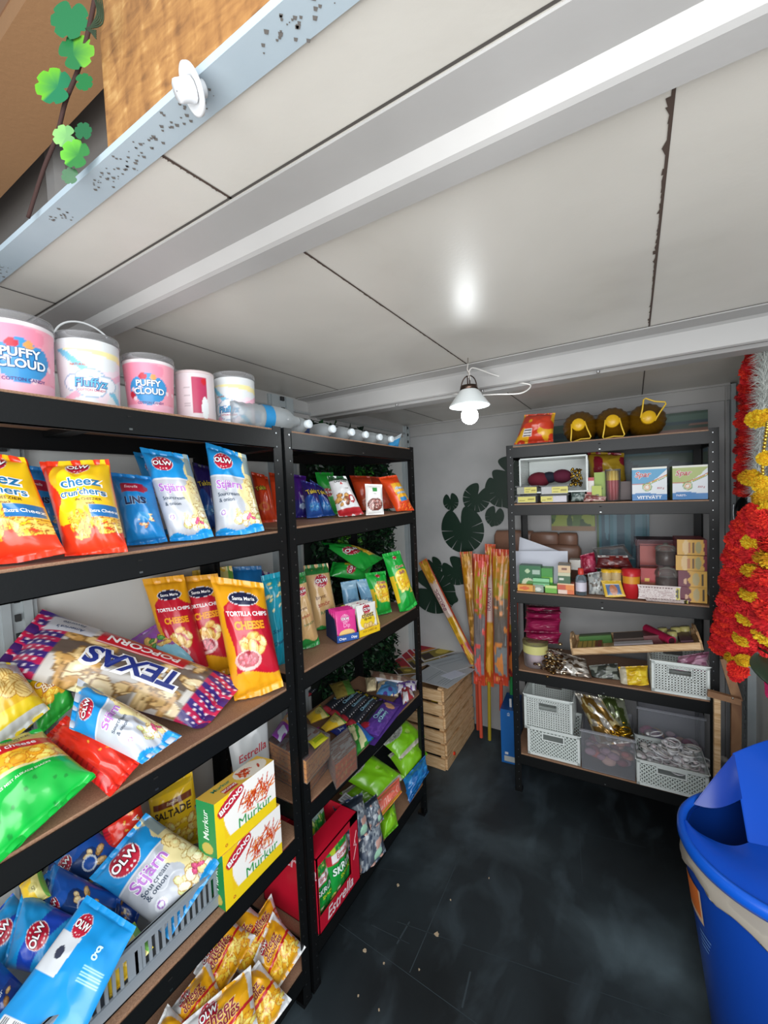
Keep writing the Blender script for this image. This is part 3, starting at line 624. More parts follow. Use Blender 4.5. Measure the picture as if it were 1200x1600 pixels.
def bookart(title_col, base='b01c30'):
    def f(c): c.all('e8e6e6'); c.r(.04, .35, .96, .97, base); c.r(.04, .03, .96, .35, '9c8c3a'); c.e(.55, .2, .16, .1, 'd8c05a'); c.r(.1, .36, .7, .44, 'c8662a'); return [('Menu', .4, .42, .1, 'f0c8a0')]
    return f
# ------------------------------------------------------------------ the container: walls, floor, ceiling
XL, XR, YB, ZC = -.50, 1.40, 1.80, 2.16
proc_mat('edgesteel', m_wall('9fb0bb', 'b4c2ca', .5))
struct(MB().abox(-1.2, -2.6, -.05, 2.6, YB+.05, 0, 'floor'), 'floor')
m = MB()
m.abox(XL-.1, -.615, ZC, XR+1.0, YB+.05, ZC+.004, 'ceiling')
struct(m, 'ceiling')
R0 = random.Random(5)
k = 0
def seam(x0, y0, x1, y1, ragged=0, lab=''):
    global k
    k += 1; w = .0022; m = MB(); n = 60; d = unit((x1-x0, y1-y0, 0)); q = np.array([-d[1], d[0], 0]); L = math.hypot(x1-x0, y1-y0)
    for i in range(n):
        a = np.array([x0, y0, ZC-.0012])+d*L*i/n; e1 = w; e2 = w+(R0.random()**5*ragged*.5)
        m.quad(a-q*e1, a+q*e2, a+d*L/n+q*(w+(0 if not ragged else R0.random()**5*ragged*.5)), a+d*L/n-q*e1, 'matte', hx('4a3c34') if ragged else hx('4e4a46'))
    struct(m, 'trim_%d' % k)
seam(.395, -.345, .40, .585, .004); seam(.99, -.345, .99, .585, .012); seam(-.215, -.345, -.215, .585)
seam(.40, .83, .40, 1.80); seam(.99, .83, .99, 1.80); seam(-.2, .83, -.2, 1.8)
seam(.39, -.62, .40, -.50, .006); seam(-.22, -.62, -.22, -.5)
seam(XL, -.502, XR+.9, -.502, 0); seam(XL, .586, XR+.9, .586, 0)
# roof beams running left to right
m = MB()
m.rings([[(x, y, z) for x, y, z in ((X, -.497, ZC), (X, -.497, ZC-.004), (X, -.425, ZC-.005), (X, -.408, ZC-.022), (X, -.40, ZC-.025), (X, -.358, ZC-.026), (X, -.345, ZC))] for X in (XL, XR+.9)], 'painted_steel', (1, 1, 1), close=False, smooth=False)
struct(m, 'trim_20')
m = MB()
m.rings([[(X, y, z) for y, z in ((.592, ZC), (.592, ZC-.004), (.665, ZC-.005), (.675, ZC-.012), (.682, ZC-.076), (.69, ZC-.08), (.735, ZC-.072), (.745, ZC-.082), (.82, ZC-.082), (.83, ZC))] for X in (XL, XR+.9)], 'painted_steel', (1, 1, 1), close=False, smooth=False)
for X in (.02, .42, .84): m.cyl((X, .71, ZC-.081), (X, .71, ZC-.088), .006, 'metal', (.8, .8, .8), 10)
struct(m, 'trim_21')
# steel edge beam of the roof opening, chipped blue-grey paint
m = MB(); m.abox(XL-.6, -.652, ZC-.006, XR+1, -.612, ZC+.004, 'edgesteel')
struct(m, 'trim_22')
m = MB()
for i in range(420):
    x = R0.uniform(-.3, 1.0); y = R0.gauss(-.633, .007); s = R0.uniform(.0006, .0026)
    if vnoise(np.array([x*14]), np.array([0.]), 3)[0] < .45: continue
    m.add([(x-s, y, ZC-.0066), (x, y-s*1.4, ZC-.0066), (x+s*1.5, y, ZC-.0066), (x, y+s, ZC-.0066)], [[0, 1, 2, 3]], 'matte', hx('6e6a66'), False)
struct(m, 'trim_23')
# walls
struct(MB().abox(XL-.06, -.75, 0, XL, YB+.05, ZC, 'whitewall'), 'wall_left')
struct(MB().abox(XL-.06, YB, 0, XR+.1, YB+.06, ZC, 'wall'), 'wall_back')
m = MB(); m.abox(XR, .75, 0, XR+.06, YB, ZC, 'whitewall'); struct(m, 'wall_right')
m = MB(); m.abox(XL, YB-.018, 2.077, XR-.03, YB, 2.156, 'painted_steel'); m.abox(XL, YB-.03, 2.150, XR-.03, YB, ZC, 'painted_steel'); struct(m, 'trim_24')
m = MB(); m.abox(XL, -.7, 2.07, XL+.02, YB, ZC, 'painted_steel'); m.abox(XL, -.7, 2.09, XL+.035, YB, 2.10, 'metal', (.75, .77, .78)); struct(m, 'trim_25')
def slotted_post(x, y, dx, dy, name, zt=ZC-.01, w=.07, holes=True, face='x'):
    m = MB()
    if face == 'x':    # stands on the left wall, holes look into the room
        m.abox(x, y, 0, x+.03, y+w, zt, 'galvanised'); m.abox(x+.03, y+.012, 0, x+.038, y+w*.35, zt, 'galvanised'); m.abox(x+.03, y+w*.65, 0, x+.038, y+w-.012, zt, 'galvanised')
        for i in range(int(zt/.05)): m.abox(x+.0305, y+w*.44, .03+i*.05, x+.0395, y+w*.57, .048+i*.05, 'matte', hx('2b2d2e'))
    else:
        m.abox(x-.03, y, 0, x, y+w, zt, 'galvanised')
        for i in range(int(zt/.045)):
            z = .03+i*.045; m.poly([(x-.0305, y+w*.35, z+.02), (x-.0305, y+w*.65, z+.02), (x-.0305, y+w*.56, z), (x-.0305, y+w*.44, z)], (-.002, 0, 0), 'metal', hx('e8ecec'))
    struct(m, name)
slotted_post(XL, -.592, 0, 0, 'trim_26', w=.09); slotted_post(XL, .40, 0, 0, 'trim_27', w=.16); slotted_post(XL, 1.70, 0, 0, 'trim_28', w=.08)
slotted_post(XR, 1.40, 0, 0, 'trim_29', w=.09, face='r')
m = MB(); m.abox(XR-.03, YB-.05, 0, XR-.012, YB, 2.15, 'galvanised'); m.abox(XR-.05, YB-.035, 0, XR-.046, YB, 2.15, 'painted_steel')
struct(m, 'trim_30')
# what shows above the roof opening, top left
t = MB(); t.abox(.335, -.650, 2.165, 1.0, -.636, 3.0, 'osb'); t.build('osb_board', label='rough OSB board standing on edge above the roof opening', cat='board')
P1 = at(45, 262, 2, 2.62); 
m = MB(); m.abox(-1.6, P1[1]-.16, 2.62, P1[0]+1.2, P1[1], 2.95, 'matte', hx('a57b54'))
m.abox(-1.6, P1[1]-.162, 2.66, P1[0]+1.2, P1[1]-.158, 2.95, 'matte', hx('8d6a4e'))
m.build('wooden_beam', label='thick brown timber beam high above the roof opening', cat='beam')
m = MB(); m.abox(-1.8, -.35, 2.215, 1.6, -.33, 3.6, 'matte', hx('8f8a85')); m.abox(-.52, -.38, 2.23, -.47, -.35, 3.2, 'painted_steel'); struct(m, 'wall_upper')
# ------------------------------------------------------------------ racks
def rack(label, o, yaw, Wd, Dp, H, levels, boards_col='board', lip=.055):
    c, s = math.cos(yaw), math.sin(yaw); U = np.array([c, s, 0]); V = np.array([-s, c, 0]); Z = np.array([0, 0, 1.]); o = np.array(o, float)
    t = thing('storage_rack', label, 'shelving rack', o, 'black steel storage racks'); blk = hx('0e1011'); pw = .035; th = .0022
    for a in (0, 1):
        for b in (0, 1):
            m = MB(); q = o+U*(a*Wd)+V*(b*Dp); su = 1-2*a; sv = 1-2*b
            m.box(q, U*su*pw, V*sv*th, Z*H, 'blacksteel', blk); m.box(q, U*su*th, V*sv*pw, Z*H, 'blacksteel', blk)
            nh = int(H/.042)
            for i in range(nh):
                z = .03+i*.042; ce = q+U*su*(pw*.62)+V*(-sv*.0006)+Z*z
                m.box(ce-U*.0016-Z*.002, U*.0032, V*(-sv*.0008), Z*.004, 'metal', hx('a8adb0'))
                if a == 0 or True:
                    ce = q+V*sv*(pw*.6)-U*su*.0006+Z*z; m.box(ce-V*.0016-Z*.002, V*.0032, -U*su*.0008, Z*.004, 'metal', hx('a8adb0'))
            m.box(q-U*su*.001-V*sv*.001, U*su*(pw+.002), V*sv*(pw+.002), Z*.012, 'plastic', hx('0c0c0d')); m.build('post', t)
    for z in levels:
        m = MB(); e = .004; zt = z
        def rail(p, d, L, inn):
            m.box(p+Z*(zt-lip), d*L, inn*.0025, Z*lip, 'blacksteel', blk); m.box(p+Z*(zt-lip), d*L, inn*.012, Z*.0025, 'blacksteel', blk)
        rail(o+U*pw*.9+V*(-.0015), U, Wd-pw*1.8, V); rail(o+U*pw*.9+V*(Dp+.0015), U, Wd-pw*1.8, -V)
        rail(o+V*pw*.9+U*(-.0015), V, Dp-pw*1.8, U); rail(o+V*pw*.9+U*(Wd+.0015), V, Dp-pw*1.8, -U)
        m.box(o+U*(Wd/2-.02)+Z*(zt-.02)+V*.004, U*.04, V*(Dp-.008), Z*.015, 'blacksteel', blk)
        # keyed slot in the middle of the front rail
        c0 = o+U*(Wd/2)-V*.0022+Z*(zt-lip/2); m.box(c0-U*.012+Z*.010, U*.010, -V*.0008, Z*.004, 'matte', hx('050505')); m.box(c0-U*.010-Z*.017, U*.007, -V*.0008, Z*.004, 'metal', hx('9aa0a0'))
        fr = m.build('shelf_frame', t)
        b = MB(); b.box(o+U*e+V*e+Z*(z-.002), U*(Wd-2*e), V*(Dp-2*e), Z*.008, 'board', (1, 1, 1)); b.build('shelf_board', fr)
        fc = b
    return t
HN = 1.8988
ZN = {1: .137, 2: .589, 3: 1.076, 4: 1.576, 5: 1.892}
ZF = {1: .173, 2: .651, 3: 1.099, 4: 1.581, 5: 1.892}
ZB = {1: .221, 2: .689, 3: 1.117, 4: 1.588, 5: 1.892}
rack('black steel rack nearest the camera, packed with crisp bags and five sweet buckets on top', (0, -.0124-.9, 0), math.pi/2, .9, .40, HN, [ZN[i]-.006 for i in (1, 2, 3, 4, 5)])
rack('black steel rack in the middle with clear bottles lying along its top', (0, 0, 0), math.pi/2, .9, .40, HN, [ZF[i]-.006 for i in (1, 2, 3, 4, 5)])
RB = .0405; BO = np.array([.3647, 1.2705, 0]); BU = np.array([math.cos(RB), math.sin(RB), 0]); BV = np.array([-math.sin(RB), math.cos(RB), 0])
rack('black steel rack against the back wall, white baskets on its lower shelves', BO, RB, .8959, .39, HN, [ZB[i]-.006 for i in (1, 2, 3, 4, 5)])
def bat(px, py, d):
    p = hit(px, py, BO+BV*d, BV); return p, (p-BO)@BU
Y1 = np.array([0, 1., 0]); X1 = np.array([1., 0, 0]); Z1 = np.array([0, 0, 1.])
# ------------------------------------------------------------------ nearest rack, top: five sweet buckets
def bucket(pxL, pxR, ytop, art, label, xa=-.13, handle=False, name='sweet_bucket', clear_lid=True, turn=0, taper=.9, sc=1.0, lid='e6e6e6'):
    z0 = ZN[5]+.004; cx = (pxL+pxR)/2; c = at(cx, 600, 0, xa); y = c[1]; dep = (c-C0)@FW
    vd = np.array([c[0]-C0[0], c[1]-C0[1], 0]); ang = math.acos(unit(vd)@unit([FW[0], FW[1], 0])); r = (pxR-pxL)/2*dep/CAM['f']*math.cos(ang)*sc*1.03
    # place so that the front bottom edge sits back from the rim
    zt = at(cx, ytop, 0, xa+r*.3)[2]; h = zt-z0
    t = thing(name, label, 'bucket', (xa, y, z0), 'sweet buckets on the top shelf')
    fa = math.atan2(C0[1]-y, C0[0]-xa)+math.radians(turn)
    def S(u, v, off):
        a = fa-math.pi*0+(u-.5)*2*math.pi; rr = r*(taper+(1-taper)*v)+off
        return np.stack([xa+rr*np.cos(a), y+rr*np.sin(a), z0+h*.9*v], -1)
    m = MB(); surf(m, S, 128, 44, bucketart(art), 'print' if art != 'can' else 'card', 2*math.pi*r, h*.9)
    m.lathe((xa, y, z0), Z1, [(.001, .001), (r*taper, .001)], 'plastic', hx('dcdcdc'), 40)
    m.build('tub', t)
    m = MB()
    if art == 'can': m.lathe((xa, y, z0), Z1, [(r*.98, h*.9), (r*1.01, h*.905), (r*1.01, h*.95), (r*.9, h*.96), (.001, h*.96)], 'plastic', hx('d8c8c8'), 48)
    else:
        m.lathe((xa, y, z0), Z1, [(r*.995, h*.895), (r*1.035, h*.90), (r*1.035, h*.915), (r*1.01, h*.92), (r*1.012, h*.985), (r*1.0, h*1.0), (r*.93, h*.99), (r*.92, h*.95), (.001, h*.945)], 'frosted', hx(lid), 48)
    m.build('lid', t)
    if handle:
        m = MB(); pts = []
        for i in range(25):
            a = math.pi*i/24; q = np.array([math.cos(a)*r*1.06, 0, math.sin(a)*r*1.05]); tilt = .25
            pts.append((xa+.0-q[2]*math.sin(tilt)*.6, y+q[0], z0+h*.86+q[2]*handle))
        m.tube(pts, .0022, 'plastic', hx('d9dcdc'), 8); m.build('handle', t)
    return t
bucket(-38, 91, 499, 'puffy', 'largest pink candy floss bucket reading PUFFY CLOUD, leftmost on the top shelf', turn=8)
bucket(92, 190, 528, 'fluffyz', 'white Fluffyz candy floss bucket with its thin handle raised, between two pink ones', handle=.98, turn=2)
bucket(195, 273, 559, 'puffy', 'smaller pink PUFFY CLOUD bucket between the handled tub and the pale round tin', turn=-4, taper=.86)
bucket(275, 334, 579, 'can', 'pale round sweet tin turned to its dark pink ingredients panel', turn=0, taper=1.0)
bucket(335, 397, 585, 'fluffyz', 'small white Fluffyz bucket without a handle, last in the row beside the rack posts', turn=-22, taper=.93)
# ------------------------------------------------------------------ nearest rack, fourth shelf
z = ZN[4]+.003
bag('crunch', [(-62, 700), (40, 716), (103, 864), (-70, 900)], z, -42, 18, .09, 'orange and yellow cheez crunchers bag cut off by the left edge of the photo', group='cheez crunchers bags', back='e5391a')
bag('linser', [(34, 726), (84, 733), (112, 830), (48, 850)], z, -40, 16, .06, 'blue lentil crisp bag wedged between the two orange cheez crunchers bags', back='1787cf', h=.12)
bag('crunch', [(62, 722), (170, 718), (200, 862), (104, 879)], z, -42, 18, .09, 'orange and yellow cheez crunchers bag shown whole, beside the fully blue bag', group='cheez crunchers bags', back='e5391a')
bag('linser', [(170, 738), (236, 745), (262, 846), (200, 857)], z, -40, 22, .07, 'small blue lentil crisp bag leaning beside the two tall blue and silver bags', back='1787cf')
bag('stjarn', [(208, 706), (280, 716), (318, 830), (252, 842)], z, -40, 16, .05, 'blue and silver crisp bag hidden behind the left tall sour cream and onion bag', back='1b7fc0', h=.13)
bag('takisblue', [(300, 722), (330, 730), (345, 822), (318, 830)], z, -40, 12, .05, 'dark blue snack bag in the gap between the two tall sour cream and onion bags', back='16203a', h=.12)
bag('stjarn', [(218, 699), (293, 711), (334, 838), (268, 852)], z, -42, 16, .075, 'tall blue and silver sour cream and onion bag, left one, full OLW badge visible', back='1b8fd2')
bag('stjarn', [(321, 691), (384, 711), (413, 829), (338, 844)], z, -46, 14, .075, 'tall blue and silver sour cream and onion bag nearest the rack posts', back='1b8fd2')
bag('takisorange', [(392, 737), (413, 742), (428, 812), (405, 818)], z, -35, 14, .05, 'narrow orange corn snack bag with a yellow word, next to the tall silver bag', back='e8471b')
bag('orange', [(403, 742), (418, 745), (432, 812), (420, 816)], z, -10, 14, .03, 'plain bright orange packet edge beside the yellow lettered orange bag', back='e8471b')
bag('orange', [(420, 738), (436, 741), (441, 808), (430, 811)], z, -10, 14, .04, 'orange packet half hidden behind the near rack post', back='dd4a1e')
# ------------------------------------------------------------------ nearest rack, third shelf
z = ZN[3]+.003
bag('mustard', [(300, 892), (362, 884), (385, 1000), (310, 1010)], z, -38, 12, .05, 'yellow crisp bag standing behind the tortilla chip bags, only its top showing', h=.2, dist=-.385, back='eec62c')
bag('linser', [(352, 886), (408, 884), (425, 1000), (365, 1010)], z, -38, 12, .05, 'blue topped crisp bag behind the rightmost tortilla chip bag', h=.2, dist=-.37, back='1787cf')
bag('takispurple', [(404, 890), (440, 900), (446, 1000), (415, 1010)], z, -30, 10, .04, 'dull purple packet at the back beside the rack post', h=.18, dist=-.34)
bag('tortilla', [(222, 905), (287, 898), (322, 1022), (262, 1045)], z, -40, 14, .07, 'yellow and red cheese tortilla chip bag, leftmost and deepest of the three', group='tortilla chip bags', back='eaa517')
bag('tortilla', [(270, 903), (340, 896), (372, 1048), (312, 1070)], z, -40, 14, .07, 'yellow and red cheese tortilla chip bag, middle one of the three', group='tortilla chip bags', back='eaa517')
bag('tortilla', [(328, 900), (411, 911), (443, 1072), (368, 1104)], z, -40, 14, .085, 'yellow and red cheese tortilla chip bag in front, its full name readable', group='tortilla chip bags', back='eaa517')
bag('turq', [(408, 900), (438, 893), (448, 1040), (430, 1056)], z, -25, 10, .05, 'turquoise sour cream crisp bag squeezed between the tortilla bag and the post', back='16a6c2')
bag('purplechips', [(203, 1000), (262, 964), (308, 1040), (240, 1075)], z, -35, 45, .06, 'light blue and purple crisp bag with vegetables, behind the long popcorn bag', h=.13, back='9455b0')
bag('texas', [(318, 1142), (-14, 1046), (66, 952), (384, 1064)], z, -8, 50, .10, 'long upside down TEXAS popcorn bag with starry purple ends', 'popcorn_bag', 'popcorn bag', h=.15, seal='u', back='4a2470', wr=.6)
bag('ballz', [(28, 1058), (100, 1036), (118, 1100), (62, 1150)], z, -15, 45, .06, 'green topped yellow cheese ball bag behind the white and yellow ridged crisp bag', h=.1, back='2aa83a')
bag('ridged', [(-70, 1030), (24, 1036), (78, 1108), (-10, 1182)], z, -15, 45, .08, 'white and yellow ridged crisp bag lying at the left photo edge above the green bag', h=.14, back='f3d51c')
bag('mustard', [(128, 1106), (160, 1098), (172, 1128), (140, 1136)], z, -30, 60, .03, 'small olive yellow packet corner poking out under the popcorn bag', h=.05)
bag('chilicheese', [(-95, 1195), (62, 1138), (150, 1212), (-30, 1375)], z, -35, 58, .09, 'large bright green bag of yellow chili cheese balls at the front of the shelf', h=.07, back='0fae3e')
bag('redrolls', [(64, 1158), (104, 1118), (224, 1186), (172, 1246)], z, -35, 55, .055, 'crumpled bright red snack bag lying between the green bag and the silver one', h=.06, back='e8301b', wr=1.8)
bag('stjarn', [(108, 1138), (122, 1060), (284, 1150), (222, 1194)], z, -35, 52, .085, 'blue and silver sour cream bag lying on its side in front of the popcorn bag', h=.11, back='b9bec6')
# ------------------------------------------------------------------ nearest rack, second shelf
z = ZN[2]+.003
def crate():
    # open grey stacking crate along the shelf front
    y0, y1, x0, x1, h = -.88, -.205, -.34, -.022, .115; g = hx('8b949c')
    t = thing('plastic_crate', 'grey plastic crate with slotted sides holding the blue crisp bags', 'crate', ((x0+x1)/2, (y0+y1)/2, z))
    m = MB(); w = .004
    m.abox(x0, y0, z, x1, y1, z+w, 'plastic', g)
    def side(o, d, L, inn):
        o = np.array(o, float); d = np.array(d, float); inn = np.array(inn, float); n = int(L/.0155)
        m.box(o, d*L, inn*w, Z1*.035, 'plastic', g); m.box(o+Z1*(h-.026), d*L, inn*w, Z1*.026, 'plastic', g)
        m.box(o-inn*.008+Z1*(h-.006), d*L, inn*.014, Z1*.006, 'plastic', g); m.box(o-inn*.004+Z1*.032, d*L, inn*.006, Z1*.004, 'plastic', g)
        s0 = L*.17; k = 0; a = 0
        m.box(o+Z1*.035, d*s0, inn*w, Z1*(h-.061), 'plastic', g); m.box(o+Z1*.035+d*(L-s0), d*s0, inn*w, Z1*(h-.061), 'plastic', g)
        ns = int((L-2*s0)/.0155)
        for i in range(ns+1):
            wd = .03 if i == ns//2 else .0065
            m.box(o+Z1*.035+d*(s0+i*(L-2*s0-.006)/ns), d*wd, inn*w, Z1*(h-.061), 'plastic', g)
        for a in (0, L-.012, s0-.004): m.box(o-inn*.006+d*a, d*.012, inn*.006, Z1*h, 'plastic', g)
    side((x1, y0, z), (0, 1, 0), y1-y0, (-1, 0, 0)); side((x0, y0, z), (0, 1, 0), y1-y0, (1, 0, 0))
    side((x0, y0, z), (1, 0, 0), x1-x0, (0, 1, 0)); side((x0, y1, z), (1, 0, 0), x1-x0, (0, -1, 0))
    m.build('crate_body', t)
crate()
b = dict(wr=1.1)
bag('mustard', [(30, 1384), (62, 1350), (80, 1400), (40, 1420)], z, -40, 40, .04, 'yellow packet corner behind the dark blue nut bags at the left', h=.14, back='eec62c')
bag('redrolls', [(150, 1270), (215, 1235), (235, 1310), (170, 1340)], z, -40, 30, .05, 'red and orange packet behind the big silver bag, just under the shelf above', h=.13, back='c8402a')
bag('bluenuts', [(66, 1372), (130, 1282), (200, 1330), (140, 1420)], z, -45, 35, .06, 'dark blue nut bag highest in the pile, behind the big silver bag', h=.13, back='16386f')
bag('bluenuts', [(58, 1440), (78, 1345), (190, 1400), (176, 1500)], z, -45, 45, .06, 'dark blue nut bag in the middle of the pile, between two OLW bags', h=.11, back='16386f', seed=77)
bag('bluenuts2', [(132, 1408), (150, 1368), (226, 1408), (206, 1462)], z, -45, 50, .04, 'dark blue salted nut bag peeking out under the big silver bag', h=.09, back='143a86')
bag('mustard', [(150, 1500), (210, 1440), (240, 1480), (172, 1560)], z, -45, 50, .05, 'bright yellow packet against the slotted crate wall', h=.06, back='eec62c')
bag('blueolw', [(-50, 1480), (20, 1395), (60, 1430), (-10, 1530)], z, -45, 50, .05, 'dark blue OLW bag at the left edge of the photo above the lowest nut bag', h=.10, back='1c46b4')
bag('bluenuts2', [(-60, 1560), (-20, 1480), (60, 1560), (30, 1680)], z, -45, 55, .06, 'dark blue nut bag lowest at the bottom left corner of the photo', h=.09, back='143a86', seed=91)
bag('blueolw', [(4, 1512), (36, 1388), (126, 1436), (78, 1530)], z, -45, 52, .065, 'bright and dark blue bag with a round red badge, left of the hanging pouch', h=.12, back='1b93d4')
bag('pouch', [(136, 1398), (213, 1448), (108, 1668), (-22, 1612)], z, -45, 56, .035, 'light blue back of a hang hole pouch with barcode, lying diagonally in the crate', 'snack_pouch', 'pouch', h=.13, back='1794dc')
bag('saltade', [(230, 1240), (300, 1204), (318, 1308), (240, 1334)], z, -42, 14, .06, 'yellow SALTADE snack bag standing beside the green and yellow boxes', h=.10, back='f0c61e')
bag('stjarn', [(140, 1372), (228, 1270), (346, 1344), (264, 1468)], z, -42, 42, .085, 'big blue and silver sour cream bag tilted out over the crate edge', h=.14, back='1b8fd2')
def murkur_box(px, zs, label, rise=None, th=.062, lean=0, dx=0):
    bl, br, tr = px; a = at(*bl, 2, zs) if rise is None else rise
    x0 = a[0]; B = at(*br, 0, x0); T = at(*tr, 0, x0)
    n = unit([1, 0, 0]); ex = np.array([0, B[1]-a[1], 0.]); h = T[2]-zs; o = np.array([x0, a[1], zs])
    t = thing('snack_box', label, 'box', o, 'yellow Murkur snack boxes')
    m = MB(); pbox(m, o, ex, (-th, 0, 0), (0, 0, h), hx('e8c42a'), front=DES['murkur'], left=DES['murkur_side'], top=DES['murkur_top']); m.build('carton', t); return x0, a[1], ex[1], h
x0, y0, wy, hh = murkur_box(((353, 1425), (441, 1326), (438, 1256)), z, 'yellow and green Murkur box, the lower of the two stacked')
zz = z+hh+.001
m = MB(); a = np.array([x0-.004, y0-.012, zz]); t = thing('snack_box', 'yellow and green Murkur box lying on top of the other one', 'box', a, 'yellow Murkur snack boxes')
r_ = math.radians(-4); pbox(m, a, (math.sin(-r_)*wy*.3, wy*.99, 0), (-.062, -.01, 0), (0, 0, hh*.97), hx('e8c42a'), front=DES['murkur'], left=DES['murkur_side'], top=DES['murkur_top']); m.build('carton', t)
@D
def whitepouch(c): c.all('c9ced0'); return [('Estrella', .55, .62, .26, 'c02a3c', dict(slant=.1)), ('ägg', .75, .38, .16, '5a6a7a', dict(slant=.2))]
bag('whitepouch', [(352, 1140), (416, 1090), (422, 1180), (365, 1220)], z, -35, 15, .04, 'clear and white Estrella pouch standing behind the upper Murkur box', 'snack_pouch', 'pouch', h=.24, back='c9ced0')
m = MB(); a = at(424, 1275, 0, -.10); m.abox(-.115, -.10, z, -.10, -.02, z+.012, 'card', hx('1a8a4a')); m.build('flat_packet', label='thin green packet lying at the shelf end behind the Murkur boxes', cat='packet')
# ------------------------------------------------------------------ nearest rack, bottom shelf: cheez doodles bags
z = ZN[1]+.003; G = 'cheez doodles bags on the bottom shelf'
for q, h_, el, lb in (
    ([(302, 1520), (352, 1428), (400, 1462), (338, 1572)], .17, 50, 'white and yellow cheez doodles bag furthest back, highest in the heap'),
    ([(330, 1500), (384, 1410), (436, 1452), (388, 1530)], .13, 48, 'cheez doodles bag at the back with only its upper half showing'),
    ([(376, 1470), (424, 1396), (440, 1440), (408, 1500)], .15, 50, 'white and yellow cheez doodles bag at the back beside the red carton'),
    ([(396, 1500), (426, 1424), (478, 1480), (424, 1562)], .13, 52, 'white and yellow cheez doodles bag nearest the rack post'),
    ([(264, 1580), (326, 1500), (352, 1566), (290, 1630)], .12, 50, 'cheez doodles bag low at the left of the heap, half in shadow'),
    ([(222, 1650), (262, 1568), (318, 1620), (268, 1710)], .10, 50, 'cheez doodles bag cut by the bottom photo edge, leftmost of the heap'),
    ([(352, 1570), (404, 1500), (456, 1562), (392, 1650)], .09, 52, 'cheez doodles bag in the front right of the heap, tipped onto the shelf edge'),
    ([(284, 1600), (392, 1508), (404, 1606), (316, 1740)], .14, 52, 'biggest cheez doodles bag, in front with a full OLW badge')):
    bag('doodles', q, z, -45, el, .075, lb, group=G, h=h_*.5, back='dcdfe0', wr=1.6)
# ------------------------------------------------------------------ middle rack, top: water bottles
z0 = ZF[5]+.004
def bottle(pcap, r, label, L=.215, labelband=False, ang=-12, capr=.0145, band='2b7fc0'):
    c = at(*pcap, 0, -.018); a = math.radians(ang); d = np.array([math.cos(a), math.sin(a), 0]); zz = z0+r
    tip = np.array([-.018, c[1], zz]); base = tip-d*L
    t = thing('water_bottle', label, 'bottle', base-Z1*r, 'clear plastic bottles lying on the top shelf'); cc = hx('dbe3e6')
    m = MB(); pr = [(.001, .004), (r*.7, 0), (r*.95, .006)]
    for k in range(9):
        s = .012+k*(L*.62-.012)/9; pr += [(r, s), (r*.93, s+L*.025), (r, s+L*.05)]
    pr += [(r, L*.66), (r*.93, L*.74), (r*.7, L*.83), (capr*.9, L*.90), (capr*.85, L*.93)]
    m.lathe(base, d, pr, 'pet', cc, 24); m.build('bottle_body', t)
    m = MB(); m.lathe(base, d, [(capr, L*.925), (capr*1.02, L*.93), (capr*1.02, L*.99), (capr*.9, L), (.001, L)], 'plastic', hx('dfe9ee'), 20); m.build('cap', t)
    if labelband: m = MB(); m.lathe(base, d, [(r*1.012, L*.34), (r*1.012, L*.5)], 'print', hx(band), 24); m.build('paper_label', t)
bottle((484, 653), .034, 'clear bottle lying first in the row by the rack posts, white cap to the aisle', ang=-4)
bottle((521, 660), .031, 'clear bottle with a dark blue smudge of label, second from the rack posts', labelband=True, band='35508a')
bottle((551, 667), .031, 'clear bottle with a bright blue label, third from the rack posts', labelband=True, band='2b78b8')
bottle((573, 674), .031, 'clear unlabelled bottle, fourth from the rack posts')
bottle((595, 678), .031, 'clear unlabelled bottle, fifth from the rack posts')
bottle((613, 683), .031, 'clear unlabelled bottle, last before the blue and white packet')
# large bottle lying across the gap between both racks
t = thing('water_bottle', 'large ribbed bottle with a bright blue label lying across the gap between the racks', 'bottle', (-.06, -.1, z0)); r = .042; a = np.array([-.10, -.12, z0+r]); d = unit([.16, .9, 0]); m = MB()
m.lathe(a, d, [(.001, 0), (r*.9, 0), (r, .01)]+[(r*(1 if k % 2 else .94), .02+k*.012) for k in range(9)]+[(r, .13), (r, .17), (r*.9, .2), (.02, .23), (.016, .25)], 'pet', hx('dbe3e6'), 28); m.build('bottle_body', t)
m = MB(); m.lathe(a, d, [(r*1.01, .10), (r*1.01, .135)], 'print', hx('2086c0'), 28); m.build('paper_label', t)
bag(lambda c: (c.all('3a94cc'), c.m(c.v > .7, 'd8e8f0'), [])[2], [(606, 690), (628, 677), (622, 700), (606, 702)], z0, -20, 20, .03, 'small blue and white packet at the far end of the bottle row', 'snack_packet', 'packet', dist=-.05, zmin=z0)
# ------------------------------------------------------------------ middle rack, fourth shelf
z = ZF[4]+.003
bag('takispurple', [(458, 741), (478, 744), (482, 806), (462, 810)], z, -30, 12, .05, 'purple bag squeezed in next to the double rack posts', back='4a1c86')
bag('takisblue', [(470, 750), (492, 756), (506, 806), (480, 813)], z, -35, 16, .05, 'dark blue Takis bag with yellow lettering, left one of the pair', group='dark blue corn snack bags', back='2455a8')
bag('takisblue', [(484, 749), (506, 763), (524, 805), (503, 809)], z, -35, 16, .05, 'dark blue Takis bag with yellow lettering, right one beside the Doritos bag', group='dark blue corn snack bags', back='2455a8')
bag('greenplain', [(492, 738), (520, 738), (535, 790), (505, 800)], z, -35, 12, .04, 'green topped bag behind the white Doritos bag', back='2c5a3a', h=.12)
bag('doritos', [(511, 744), (540, 744), (568, 803), (530, 811)], z, -40, 18, .06, 'white and red Doritos bag between the dark blue and orange bags', back='e8e9ea')
bag('orange', [(546, 743), (578, 744), (598, 800), (566, 806)], z, -40, 14, .06, 'plain dark orange bag behind the white bean pouch', back='c8401c', h=.11)
